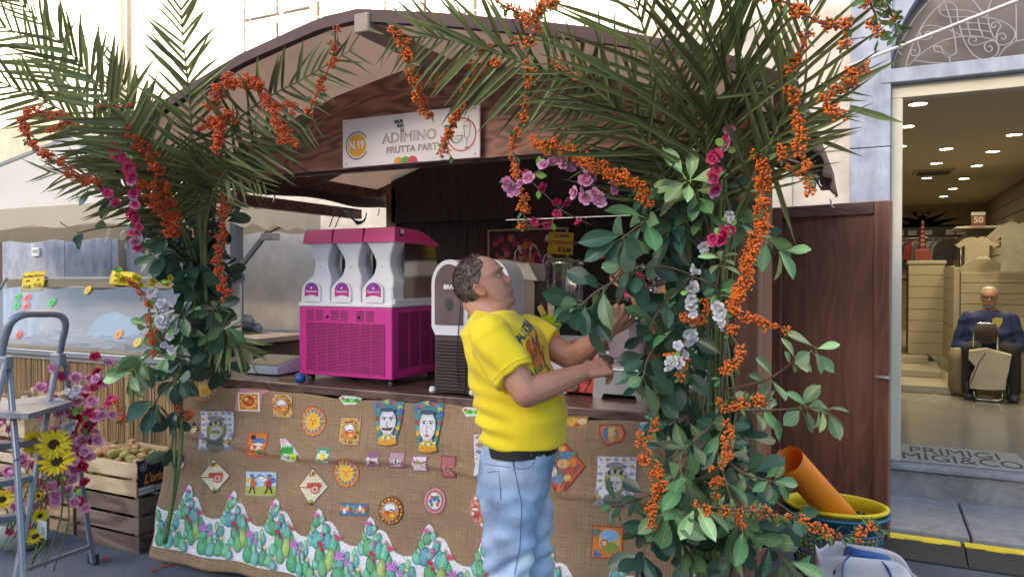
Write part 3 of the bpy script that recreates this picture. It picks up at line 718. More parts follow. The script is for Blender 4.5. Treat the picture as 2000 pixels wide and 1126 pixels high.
hz=1.0; q=MB(); q.bbox((Wd-0.075,-0.04,hz+.0),(Wd+0.005,-0.03,hz+.02),0.002,M=Md); q.cyl(Md @ Vector((Wd-.05,-.05,hz+.01)),Md @ Vector((Wd-.0,-.05,hz+.01)),.006,8); q.build('latch',MATS['zinc'],D_)

# ------------------------------------------------------------------ printed burlap cloth
def cloth_pt(x,z,d=0.0):
    k=max(0.0,min(1.0,(1.0-z)/0.97))
    f=0.016*sin(x*5.3+1.0+1.5*z)*(0.3+k)+0.010*sin(x*13+z*4+2*sin(x*2.1))*(0.2+k)+0.006*sin(x*3-z*22)+0.018*math.exp(-((z-0.70+0.02*sin(x*4))/0.016)**2)
    f += 0.05*max(0,k-0.85) 
    return Vector((x,YF-0.065-0.135*k-f-d,z))
CP0=Vector((0,YF-0.068,1.0)); CN=Vector((0,0.97,-0.135)).cross(Vector((1,0,0))) ; CN=Vector((0,0.97,-0.135))
def px2cloth(px,py):
    p=onP(px,py,CP0,Vector((0,0.97,-0.138))); return (p.x,p.z)
burl=bpy.data.materials.new('burlap'); burl.use_nodes=True; MATS['burlap']=burl
def _burlap():
    N=burl.node_tree.nodes; L=burl.node_tree.links; P=N['Principled BSDF']; P.inputs['Roughness'].default_value=0.95; P.inputs['Specular IOR Level'].default_value=0.1
    tc=N.new('ShaderNodeTexCoord'); outs=[]
    for sc in ((420,1,8),(8,1,420)):
        mp=N.new('ShaderNodeMapping'); mp.inputs['Scale'].default_value=sc; L.new(tc.outputs['Object'],mp.inputs[0])
        t=N.new('ShaderNodeTexNoise'); t.inputs['Scale'].default_value=1; t.inputs['Detail'].default_value=1; L.new(mp.outputs[0],t.inputs['Vector']); outs.append(t)
    a=N.new('ShaderNodeMath'); a.operation='ADD'; L.new(outs[0].outputs[0],a.inputs[0]); L.new(outs[1].outputs[0],a.inputs[1])
    big=N.new('ShaderNodeTexNoise'); big.inputs['Scale'].default_value=4; big.inputs['Detail'].default_value=4; L.new(tc.outputs['Object'],big.inputs['Vector'])
    b=N.new('ShaderNodeMath'); b.operation='MULTIPLY_ADD'; b.inputs[1].default_value=0.5; L.new(big.outputs[0],b.inputs[0]); L.new(a.outputs[0],b.inputs[2])
    cr_=N.new('ShaderNodeValToRGB'); e=cr_.color_ramp.elements; e[0].position=0.85; e[1].position=1.65; e[0].color=(0.18,0.115,0.070,1); e[1].color=(0.42,0.29,0.19,1)
    mr=N.new('ShaderNodeMath'); mr.operation='DIVIDE'; mr.inputs[1].default_value=1.0; L.new(b.outputs[0],mr.inputs[0])
    m2=N.new('ShaderNodeMapRange'); m2.inputs[1].default_value=0.75; m2.inputs[2].default_value=1.75; L.new(mr.outputs[0],m2.inputs[0]); e[0].position=0.1; e[1].position=0.9
    L.new(m2.outputs[0],cr_.inputs[0]); L.new(cr_.outputs[0],P.inputs['Base Color'])
    bp=N.new('ShaderNodeBump'); bp.inputs['Strength'].default_value=0.4; bp.inputs['Distance'].default_value=0.001; L.new(a.outputs[0],bp.inputs['Height']); L.new(bp.outputs[0],P.inputs['Normal'])
_burlap()
CL=thing('burlap_cloth','tan burlap cloth with printed patches and a cactus border hanging from the counter','cloth',(-2,3.0,1.0))
XL0,XR0=-3.60,-0.40
def edge_top(x):return 0.995+0.006*sin(x*6)+(0.035*max(0,(-3.2-x)/0.4))-0.004*sin(x*15)
def sheet(u,v):
    x=XL0+(XR0-XL0)*u; zt=edge_top(x); z=zt+(0.035-zt)*v
    x -= 0.05*v*(1-u)**6
    return cloth_pt(x,z)
q=MB(); q.grid(sheet,220,70); solidify(q.build('cloth_panel',burl,CL),0.003,1)
q=MB(); q.grid(lambda u,v:Vector((XL0+(0.02+0.04*sin(v*6))*1-0.0+0.06*u+0.0*v,YF-0.075-0.02*sin(u*3.1)-0.06*v,1.055-0.16*v-0.02*u)),8,12); solidify(q.build('cloth_fold',burl,CL),0.003)
q=MB(); q.grid(lambda u,v:cloth_pt(XL0+(XR0-XL0)*u,0.098-0.004*v,0.003+0.003*sin(pi*v)),160,2); q.build('hem_seam',burl,CL)
# --- printed patches, drawn flat in coloured shapes on the cloth
prt=mat('printed_cotton',(1,1,1),0.85,attr=True,n=(90,0.22,3))
class Print:
    """coloured shapes in picture pixels laid on the cloth; each shape a layer 0.4 mm above the last"""
    def __init__(s):s.mb=MB(); s.k=0
    def shape(s,pts,col):
        s.k += 1; d=0.0022+0.00035*s.k
        pts=list(pts); cx=sum(p[0] for p in pts)/len(pts); cy_=sum(p[1] for p in pts)/len(pts)
        def P(a,b):x,z=px2cloth(a,b); return cloth_pt(x,z,d)
        n=len(pts); rings=3 if max(abs(p[0]-cx) for p in pts) > 14 else 1
        vs=[P(cx,cy_)]
        for r in range(1,rings+1):
            for p in pts:vs.append(P(cx+(p[0]-cx)*r/rings,cy_+(p[1]-cy_)*r/rings))
        fs=[(0,1+(i+1) % n,1+i) for i in range(n)]
        for r in range(1,rings):
            a=1+(r-1)*n; b=a+n
            for i in range(n):fs.append((a+i,a+(i+1) % n,b+(i+1) % n,b+i))
        s.mb.add(vs,fs,col,sm=True)
    def ell(s,cx,cy_,rx,ry,col,rot=0.0,n=18,wob_=0.0):
        c,d=cos(rot),sin(rot)
        s.shape([(cx+rx*cos(a)*c-ry*sin(a)*d,cy_+rx*cos(a)*d+ry*sin(a)*c) for a in [2*pi*i/n for i in range(n)]],col)
    def star(s,cx,cy_,r0,r1,k,col,rot=0.0,asp=1.0,n=None):
        s.shape([(cx+(r1 if i % 2 else r0)*asp*cos(pi*i/k+rot),cy_+(r1 if i % 2 else r0)*sin(pi*i/k+rot)) for i in range(2*k)],col)
    def quad(s,cx,cy_,w,h,col,rot=0.0,k=1):
        pts=[]
        cs=[(-1,-1),(1,-1),(1,1),(-1,1)]
        for i in range(4):
            a=cs[i]; b=cs[(i+1) % 4]
            for j in range(4):pts.append((a[0]+(b[0]-a[0])*j/4,a[1]+(b[1]-a[1])*j/4))
        c,d=cos(rot),sin(rot)
        s.shape([(cx+x*w/2*c-y*h/2*d,cy_+x*w/2*d+y*h/2*c) for x,y in pts],col)
    def done(s,name='patch'):return s.mb.build(name,prt,CL)
OR=(.62,.20,.035); YE_=(.75,.48,.06); BL=(.08,.16,.42); RD=(.50,.05,.03); WH=(.74,.72,.74); GR=(.05,.30,.07); DK=(.05,.03,.03); TQ=(.05,.33,.36); PU=(.28,.13,.36); CR=(.72,.62,.45); GY=(.34,.34,.36); BR=(.25,.09,.03)
def sun_patch(cx,cy_,w,h,kind=0):
    p=Print(); rx,ry=w/2,h/2
    p.ell(cx,cy_,rx,ry,DK if kind else (.25,.08,.12),n=24); p.ell(cx,cy_,rx*.95,ry*.95,OR if not kind else BR,n=24)
    if kind == 0:
        p.ell(cx,cy_,rx*.78,ry*.78,(.22,.22,.42),n=24)
        for i in range(12):
            a=2*pi*i/12; p.ell(cx+rx*.86*cos(a),cy_+ry*.86*sin(a),rx*.06,ry*.06,YE_,n=6)
        p.star(cx,cy_,ry*.80,ry*.5,14,YE_,asp=rx/ry); p.ell(cx,cy_,rx*.40,ry*.40,(.80,.42,.06),n=16)
        for sx_ in (-1,1):p.ell(cx+sx_*rx*.15,cy_-ry*.08,rx*.06,ry*.04,DK,n=6)
        p.ell(cx,cy_+ry*.18,rx*.12,ry*.04,RD,n=6); p.quad(cx,cy_+ry*.03,rx*.06,ry*.16,OR)
    else:
        for i in range(18):
            a=2*pi*i/18; p.ell(cx+rx*.82*cos(a),cy_+ry*.82*sin(a),rx*.09,ry*.09,YE_ if i % 2 else OR,n=6)
        p.ell(cx,cy_,rx*.68,ry*.68,(.45,.30,.22),n=20); p.ell(cx,cy_+ry*.22,rx*.58,ry*.36,OR,n=14); p.ell(cx,cy_-ry*.25,rx*.42,ry*.28,WH,n=12)
        p.ell(cx-rx*.2,cy_+ry*.05,rx*.16,ry*.12,RD,n=8); p.ell(cx+rx*.2,cy_+ry*.3,rx*.2,ry*.1,YE_,n=8); p.ell(cx+rx*.1,cy_-ry*.1,rx*.2,ry*.06,BL,n=8)
    p.done()
def sq_sun(cx,cy_,w,h):
    p=Print(); p.quad(cx,cy_,w,h,(.25,.10,.10),0.03); p.quad(cx,cy_,w*.94,h*.94,(.60,.40,.12),0.03)
    for sx_ in (-1,1):
        for sy in (-1,1):p.ell(cx+sx_*w*.4,cy_+sy*h*.4,w*.06,h*.06,PU,n=6)
    p.done(); sun_patch(cx,cy_,w*.96,h*.94,1)
sun_patch(400,762,46,44); sun_patch(613,822,48,60); sun_patch(677,922,50,60); sun_patch(765,996,46,56,1)
sq_sun(552,792,42,48); sq_sun(684,841,42,54)
# framed heart-like emblem square
p=Print(); p.shape([(462,765),(470,758),(500,762),(520,760),(526,764),(512,770),(509,790),(507,806),(480,804),(457,802),(460,785)],(.55,.25,.26)); p.quad(486,784,42,36,WH); p.quad(486,784,36,31,OR)
p.star(486,783,18,13,10,YE_); p.ell(486,782,12,11,RD); p.ell(482,779,5,4,YE_,n=8); p.ell(490,784,5,4,OR,n=8); p.done()
# checkered diamond pattern panels with crowned heads
def head_panel(cx,cy_,w,h,skin=WH):
    p=Print(); p.quad(cx,cy_,w,h,(.30,.28,.36),0.04); p.quad(cx,cy_,w*.95,h*.95,(.68,.66,.72),0.04)
    for i in range(-2,3):
        for j in range(-3,4):
            if abs(i)+abs(j) > 1:p.star(cx+i*w*.2,cy_+j*h*.145,w*.075,w*.05,2,(.30,.28,.42) if (i+j) % 2 else (.50,.32,.10),asp=1.0)
    p.ell(cx,cy_+h*.36,w*.26,h*.15,(.16,.16,.12)); p.ell(cx,cy_-h*.02,w*.27,h*.27,(.22,.22,.10)); p.ell(cx,cy_-h*.05,w*.22,h*.20,(.40,.36,.08)); p.ell(cx,cy_+h*.05,w*.17,h*.17,(.52,.50,.52))
    for i in range(7):p.ell(cx+(i-3)*w*.075,cy_-h*.20+abs(i-3)*h*.015,w*.05,w*.05,DK if i % 2 else (.42,.40,.44),n=8)
    p.ell(cx,cy_-h*.33,w*.22,h*.06,(.25,.23,.27)); 
    for s_ in (-1,1):p.ell(cx+s_*w*.065,cy_+h*.03,w*.035,h*.011,DK,n=8); p.quad(cx+s_*w*.065,cy_+h*.0,w*.07,h*.01,DK)
    p.quad(cx,cy_+h*.07,w*.02,h*.06,(.35,.33,.36)); p.ell(cx,cy_+h*.13,w*.05,h*.013,(.3,.1,.1),n=8); p.done()
head_panel(422,840,62,76); head_panel(1203,938,78,96)
# big painted ceramic heads
def big_head(cx,cy_,w,h,man):
    p=Print(); k=w/2
    p.shape([(cx-k*.95,cy_-h*.46),(cx-k*.5,cy_-h*.5),(cx,cy_-h*.51),(cx+k*.5,cy_-h*.49),(cx+k*1.0,cy_-h*.47),(cx+k*.85,cy_-h*.2),(cx+k*.75,cy_),(cx+k*.6,cy_+h*.2),(cx+k*.62,cy_+h*.45),(cx+k*.2,cy_+h*.5),(cx-k*.3,cy_+h*.49),(cx-k*.7,cy_+h*.44),(cx-k*.65,cy_+h*.15),(cx-k*.85,cy_-h*.15)],(.08,.22,.25))
    for i in range(11):
        a=pi+pi*i/10; p.ell(cx+k*.78*cos(a),cy_-h*.26+h*.22*sin(a),k*.16,h*.08,[(.06,.30,.38),(.55,.42,.06),(.05,.14,.35),(.45,.10,.08)][i % 4],rot=a,n=10)
    for s_ in (-1,1):
        for j in range(4):p.ell(cx+s_*k*(.72-.06*j),cy_-h*.08+j*h*.1,k*.13,h*.07,[(.30,.08,.06),(.08,.30,.32),(.62,.38,.05),(.10,.22,.18)][j],n=8)
    p.ell(cx,cy_+h*.30,k*.32,h*.20,(.46,.45,.50)); p.ell(cx,cy_+h*.38,k*.55,h*.12,(.60,.40,.05)); p.ell(cx,cy_+h*.44,k*.6,h*.06,(.62,.28,.03))
    for i in range(9):p.ell(cx+(i-4)*k*.12,cy_+h*.345-abs(i-4)*h*.012,k*.07,h*.025,[(.05,.28,.30),(.70,.55,.10),WH][i % 3],n=8)
    p.ell(cx,cy_-h*.03,k*.50,h*.29,(.60,.58,.63),n=24); p.ell(cx,cy_+h*.02,k*.44,h*.24,(.66,.64,.69),n=24); p.ell(cx,cy_-h*.3,k*.5,h*.05,(.05,.10,.14))
    for s_ in (-1,1):
        p.ell(cx+s_*k*.22,cy_-h*.075,k*.13,h*.022,(.85,.85,.87),n=10); p.ell(cx+s_*k*.22,cy_-h*.075,k*.05,h*.022,DK,n=8)
        p.quad(cx+s_*k*.22,cy_-h*.125,k*.30,h*.022 if man else h*.012,DK,rot=s_*-.18*(1 if man else-1))
        p.ell(cx+s_*k*.22,cy_-h*.095,k*.15,h*.007,DK,n=8)
    p.quad(cx-k*.05,cy_+h*.02,k*.05,h*.14,(.42,.40,.46)); p.ell(cx,cy_+h*.085,k*.09,h*.014,(.40,.37,.42),n=8)
    p.ell(cx,cy_+h*.15,k*.15,h*.018,(.48,.10,.08),n=10)
    if man:
        p.shape([(cx-k*.36,cy_+h*.09),(cx-k*.2,cy_+h*.12),(cx,cy_+h*.105),(cx+k*.2,cy_+h*.12),(cx+k*.36,cy_+h*.09),(cx+k*.24,cy_+h*.16),(cx,cy_+h*.14),(cx-k*.24,cy_+h*.16)],(.02,.02,.02))
    else:p.ell(cx,cy_+h*.165,k*.1,h*.018,(.55,.12,.09),n=8)
    p.done()
big_head(758,825,60,86,True); big_head(835,834,64,98,False)
# small squares, diamonds, scenes
def small(cx,cy_,w,h,border,field,marks):
    p=Print(); p.quad(cx,cy_,w,h,border,0.03); p.quad(cx,cy_,w*.86,h*.88,field,0.03)
    for (dx,dy,rx,ry,c) in marks:p.ell(cx+dx*w,cy_+dy*h,rx*w,ry*h,c,n=10)
    p.done()
small(501,868,38,48,(.45,.12,.06),OR,[(-.1,.15,.3,.2,RD),(.1,-.15,.32,.12,BL),(.05,.05,.28,.14,CR),(-.2,-.3,.15,.1,DK),(.2,.3,.15,.1,GR),(.1,-.02,.2,.05,WH)])
small(635,887,24,30,(.12,.28,.20),(.55,.72,.62),[(0,0,.32,.34,WH),(0,.02,.22,.25,(.80,.58,.03)),(-.2,.3,.14,.08,GR)])
small(731,895,25,30,(.30,.12,.20),(.64,.60,.66),[(-.1,0,.03,.3,DK),(.18,.15,.12,.09,OR),(.0,-.2,.12,.04,DK),(.1,.25,.2,.04,(.2,.3,.1))])
small(775,898,30,33,(.30,.10,.14),(.45,.30,.33),[(0,.05,.32,.34,WH),(0,.05,.24,.26,(.30,.36,.44)),(0,.05,.16,.18,WH),(0,.05,.06,.2,DK)])
small(817,906,30,32,(.32,.10,.22),(.66,.58,.63),[(0,-.05,.28,.26,(.42,.20,.08)),(0,-.1,.14,.14,(.16,.30,.10)),(-.2,.25,.12,.1,RD),(.2,.25,.12,.1,RD),(0,-.28,.22,.05,DK)])
small(874,912,30,44,(.25,.06,.07),(.40,.14,.15),[(0,-.05,.2,.3,(.40,.34,.10)),(-.02,-.28,.12,.14,(.05,.22,.08)),(.05,.2,.16,.12,(.62,.45,.36)),(.2,.3,.1,.08,WH),(-.25,.1,.08,.2,(.55,.35,.35))])
p=Print(); p.shape([(371,838),(379,822),(388,836),(378,857)],DK); p.shape([(373,838),(379,826),(386,836),(378,853)],(.62,.42,.18)); p.ell(379,838,4,7,(.68,.50,.32)); p.quad(379,842,4,1.5,DK); p.quad(379,834,6,1.5,DK); p.done()
def cart(cx,cy_,w,h):
    p=Print(); r=lambda k:[(cx,cy_-h/2*k),(cx+w/2*k,cy_),(cx,cy_+h/2*k),(cx-w/2*k,cy_)]
    def dia(k,col):
        c=r(k); o=[]
        for i in range(4):
            for j in range(4):o.append((c[i][0]+(c[(i+1) % 4][0]-c[i][0])*j/4,c[i][1]+(c[(i+1) % 4][1]-c[i][1])*j/4))
        p.shape(o,col)
    dia(1,(.10,.04,.03)); dia(.94,(.66,.60,.46))
    p.ell(cx,cy_-h*.34,w*.1,h*.06,(.10,.12,.04)); p.ell(cx-w*.08,cy_-h*.30,w*.05,h*.04,OR); p.ell(cx+w*.08,cy_-h*.3,w*.05,h*.04,YE_); p.ell(cx,cy_+h*.36,w*.08,h*.05,(.35,.36,.08)); p.ell(cx+w*.02,cy_+h*.42,w*.06,h*.03,DK)
    p.quad(cx+w*.05,cy_-h*.04,w*.46,h*.10,(.50,.07,.05)); p.quad(cx-w*.15,cy_+h*.02,w*.6,h*.025,RD,0.03); p.quad(cx+w*.04,cy_-h*.1,w*.4,h*.02,(.3,.04,.03))
    for k in range(5):p.quad(cx-w*.13+k*w*.09,cy_-h*.075,w*.02,h*.07,OR)
    p.ell(cx+w*.1,cy_+h*.06,w*.145,h*.11,RD,n=20); p.ell(cx+w*.1,cy_+h*.06,w*.115,h*.085,(.66,.60,.46),n=20)
    for a in range(4):p.quad(cx+w*.1,cy_+h*.06,w*.22,h*.014,RD,rot=a*pi/4)
    p.ell(cx+w*.1,cy_+h*.06,w*.035,h*.027,(.3,.04,.03),n=8); p.done()
cart(417,930,52,70); cart(613,949,60,74)
# puppets fighting scene
p=Print(); p.quad(505,945,62,50,(.28,.22,.18),.03); p.quad(505,945,58,46,(.42,.58,.78),.03); p.quad(505,959,58,18,(.38,.42,.10),.03); p.ell(515,935,14,5,WH)
for cx,s_,c in ((490,1,(.50,.12,.04)),(522,-1,(.42,.04,.05))):
    p.ell(cx,945,5,9,c); p.ell(cx,933,4,4,(.45,.22,.10),n=8); p.ell(cx-s_,929,5,3,(.10,.15,.35),n=8); p.quad(cx+s_*9,931,18,1.4,DK,rot=-.6*s_); p.quad(cx-4,957,2.5,14,DK,rot=.35); p.quad(cx+4,957,2.5,14,DK,rot=-.35); p.ell(cx-s_*7,938,5,5,YE_ if s_ > 0 else BL,n=10); p.ell(cx+s_*6,944,2.5,6,(.40,.20,.10),n=8)
p.done()
p=Print(); p.quad(694,993,58,25,(.12,.12,.14),.03); p.quad(694,993,55,22,(.06,.20,.36),.03)
for i in range(9):p.ell(669+i*6.3,990+5*(i % 2),3.4,6,[(.68,.20,.06),WH,(.70,.42,.05),(.45,.05,.05),(.10,.32,.30)][i % 5],n=8)
p.done()
# cactus-and-flower cut-outs on top and middle
def greencut(cx,cy_,s_=1.0,flip=1):
    p=Print(); p.shape([(cx-22*s_,cy_-24*s_),(cx-10*s_,cy_-24*s_),(cx+10*s_,cy_-8*s_),(cx+23*s_,cy_+6*s_),(cx+20*s_,cy_+18*s_),(cx,cy_+22*s_),(cx-20*s_,cy_+16*s_),(cx-18*s_,cy_-6*s_)],(.66,.66,.70))
    for i in range(5):p.ell(cx-14*s_+i*5.2*s_,cy_+3*s_,3.2*s_,14*s_,(.03,.28+.05*(i % 2),.05),n=10); p.ell(cx-14*s_+i*5.2*s_,cy_+1*s_,1.0*s_,10*s_,(.25,.62,.12),n=8)
    p.ell(cx+13*s_,cy_+11*s_,8*s_,8*s_,(.55,.68,.06)); p.ell(cx+14*s_,cy_+11*s_,3*s_,3*s_,(.35,.30,.05),n=8); p.ell(cx-15*s_,cy_-18*s_,6*s_,5*s_,(.66,.42,.46),n=8); p.done()
greencut(567,880)
for (cx,cy_,w) in ((686,780,46),(922,803,44)):
    p=Print(); p.shape([(cx-w*.5,cy_-4),(cx-w*.3,cy_-9),(cx+w*.2,cy_-7),(cx+w*.5,cy_-3),(cx+w*.2,cy_+9),(cx-w*.3,cy_+10)],(.62,.66,.62)); 
    for i in range(4):p.ell(cx-w*.28+i*w*.18,cy_+1,w*.13,4,(.04,.34,.06) if i % 2 else (.22,.60,.10),rot=.4-.2*i,n=10)
    p.ell(cx-w*.3,cy_-3,4,3,(.5,.1,.15),n=6); p.done()
# round rosettes
p=Print(); p.ell(846,979,22,27,(.22,.08,.10),n=24); p.ell(846,979,20.5,25,(.55,.26,.28),n=24); p.ell(846,979,17,21,(.36,.10,.12),n=24); p.ell(846,979,13.5,17,(.62,.60,.66),n=20)
for i in range(8):a=i*pi/4; p.ell(846+8*cos(a),979+10*sin(a),3.5,4.5,[(.08,.14,.38),(.55,.12,.05),WH,(.10,.28,.12)][i % 4],n=8)
p.ell(846,974,4,6,(.08,.14,.34),n=8); p.ell(846,984,3,5,WH,n=8); p.done()
p=Print(); p.ell(948,993,31,39,(.50,.22,.25),n=28); p.ell(948,993,28,36,(.55,.14,.08),n=28)
for i in range(12):
    a=2*pi*i/12; p.ell(948+19*cos(a),993+25*sin(a),7.2,3.0,[(.66,.60,.60),(.58,.38,.26),(.42,.06,.10)][i % 3],rot=a,n=10)
for i in range(12):a=2*pi*(i+.5)/12; p.ell(948+24*cos(a),993+31*sin(a),3,3.6,WH if i % 2 else (.62,.34,.20),n=8)
p.star(948,993,9,3,8,(.60,.55,.62)); p.done()
# right hand side patches
p=Print(); p.quad(937,887,22,84,(.26,.14,.18)); p.quad(937,887,20,80,(.62,.60,.66))
for i in range(6):p.star(937,853+i*14,8,5,2,(.45,.22,.10) if i % 2 else (.22,.20,.36))
p.done()
p=Print()
def rdiam(k,c,cx=1096,cy_=910,w=96,h=118):
    o=[]; cc=[(cx,cy_-h/2*k),(cx+w/2*k,cy_),(cx,cy_+h/2*k),(cx-w/2*k,cy_)]
    for i in range(4):
        for j in range(5):o.append((cc[i][0]+(cc[(i+1) % 4][0]-cc[i][0])*j/5,cc[i][1]+(cc[(i+1) % 4][1]-cc[i][1])*j/5))
    p.shape(o,c)
rdiam(1,(.25,.04,.03)); rdiam(.94,(.48,.10,.05)); rdiam(.76,(.20,.10,.10))
for (x,y,rx,ry,c) in ((1106,888,14,9,(.10,.20,.36)),(1118,902,9,10,OR),(1100,905,12,10,(.55,.35,.16)),(1112,918,9,9,(.40,.08,.05)),(1090,935,12,10,(.14,.22,.36)),(1108,932,7,7,(.60,.42,.10)),(1080,920,8,10,(.66,.60,.60)),(1122,885,5,5,(.12,.26,.12)),(1095,950,7,8,(.55,.14,.06)),(1100,875,8,6,(.60,.30,.08))):p.ell(x,y,rx,ry,c,n=10)
p.done()
p=Print(); p.shape([(1170,829),(1190,826),(1215,828),(1224,845),(1216,862),(1184,870),(1172,850)],(.30,.06,.04)); p.shape([(1173,832),(1190,829),(1212,831),(1220,846),(1214,858),(1186,866),(1175,850)],(.60,.18,.05)); p.ell(1193,846,15,16,(.08,.18,.42)); p.ell(1197,851,9,11,(.58,.26,.06)); p.ell(1194,843,6,8,(.66,.38,.14)); p.ell(1196,836,8,4,(.55,.40,.06)); p.ell(1204,852,4,5,(.14,.26,.10),n=8); p.quad(1190,843,2,1,DK); p.done()
p=Print(); p.quad(1127,823,44,22,(.38,.22,.06)); p.ell(1120,822,12,7,(.58,.36,.06)); p.ell(1138,822,9,6,(.62,.50,.30)); p.ell(1128,828,6,3,RD,n=8); p.done()
p=Print(); p.quad(1283,843,68,40,(.32,.34,.30)); p.quad(1283,843,64,37,(.46,.52,.36)); p.ell(1268,835,20,9,(.16,.30,.52)); p.ell(1275,851,20,8,(.35,.33,.10)); p.ell(1262,848,4,4,DK,n=8); p.ell(1300,845,10,8,(.22,.30,.08)); p.done()
p=Print(); p.quad(1186,1058,62,64,(.34,.07,.04),.05); p.quad(1186,1058,57,59,OR,.05); p.ell(1190,1055,21,24,(.60,.42,.14)); p.ell(1190,1045,18,12,(.25,.42,.66)); p.ell(1190,1068,17,10,(.22,.30,.06)); p.ell(1180,1060,8,8,(.50,.10,.05)); p.ell(1180,1060,5,5,(.62,.50,.30)); p.shape([(1160,1070),(1178,1084),(1160,1086)],(.07,.14,.40)); p.shape([(1158,1030),(1174,1034),(1160,1050)],(.07,.22,.20)); p.done()
p=Print(); p.ell(355,896,10,22,(.30,.10,.12)); p.ell(355,896,7,17,(.58,.52,.60)); p.ell(354,890,3,6,(.2,.16,.36),n=8); p.ell(356,902,3,6,(.45,.16,.10),n=8); p.done()
# --- cactus border: white ground with scalloped top, then cactus pads, in a repeat
bz0=0.098
def border_top(s):   # s = position along the repeat 0..1 ; picture pixels above base
    return [(0,40),(.05,55),(.12,78),(.2,92),(.3,118),(.36,122),(.42,96),(.5,84),(.6,62),(.68,46),(.78,36),(.9,30),(1,40)]
REP=0.31
def btop(x):
    u=((x-XL0)/REP+0.62) % 1.0; P=[(0,.24),(.05,.26),(.10,.33),(.15,.39),(.21,.42),(.28,.405),(.34,.35),(.42,.355),(.50,.345),(.57,.315),(.64,.275),(.72,.245),(.85,.235),(1,.24)]
    for (a,b),(c,d) in zip(P,P[1:]):
        if a <= u <= c:return bz0+(b+(d-b)*(u-a)/(c-a))*0.84
wb=MB(); wb.grid(lambda u,v:cloth_pt(XL0+0.015-0.045*(1-u)**40+(XR0-XL0-0.015)*u,bz0+(btop(XL0+0.015+(XR0-XL0-0.015)*u)-bz0)*v,0.0025),420,8,(.74,.74,.80)); wb.build('border_ground',prt,CL)
def bshape(mb,x0,z0,pts,col,d):
    vs=[cloth_pt(x0+sum(p[0] for p in pts)/len(pts),z0+sum(p[1] for p in pts)/len(pts),d)]+[cloth_pt(x0+a,z0+b,d) for a,b in pts]
    n=len(pts); mb.add(vs,[(0,1+i,1+(i+1) % n) for i in range(n)],col,sm=True)
def pad(mb,x0,z0,cx,cz,rx,rz,rot,col,d,spots=True,rnd=random):
    c,s_=cos(rot),sin(rot)
    def E(kx,kz,ox=0,oz=0,n=14):return [(cx+((rx*kx*cos(a)*(1-.18*sin(a)))+ox)*c-(rz*kz*sin(a)+oz)*s_,cz+((rx*kx*cos(a)*(1-.18*sin(a)))+ox)*s_+(rz*kz*sin(a)+oz)*c) for a in [2*pi*i/n for i in range(n)]]
    bshape(mb,x0,z0,E(1,1),tuple(k*.72 for k in col),d); bshape(mb,x0,z0,E(.86,.88,rx*.05),col,d+.0003)
    bshape(mb,x0,z0,E(.5,.6,-rx*.2,rz*.1),tuple(min(.9,k*1.35+.03) for k in col),d+.0006)
    if spots:
        for i in range(-2,3):
            for j in range(-3,4):
                a_=i*.3*rx; b_=(j*.25+(.12 if i % 2 else 0))*rz
                if (a_/rx)**2+(b_/rz)**2 < .68:
                    bshape(mb,x0,z0,[(cx+(a_+.0022*cos(t))*c-(b_+.0022*sin(t))*s_,cz+(a_+.0022*cos(t))*s_+(b_+.0022*sin(t))*c) for t in (0,1.57,3.14,4.71)],(.62,.74,.55),d+.0009)
def flower(mb,x0,z0,cx,cz,r,col,d,n=7,up=True):
    for i in range(n):
        a=pi/2+(i-(n-1)/2)*(.38 if up else 2*pi/n)
        bshape(mb,x0,z0,[(cx+r*.16*cos(a+1.57),cz+r*.16*sin(a+1.57)),(cx+r*cos(a),cz+r*sin(a)),(cx-r*.16*cos(a+1.57),cz-r*.16*sin(a+1.57))],col if i % 2 else tuple(min(.9,k*1.4+.05) for k in col),d)
nrep=int((XR0-XL0)/REP)+1
TQ1,TQ2,GN1,GN2,LG=(.06,.30,.33),(.08,.36,.30),(.05,.28,.12),(.10,.36,.16),(.28,.42,.10)
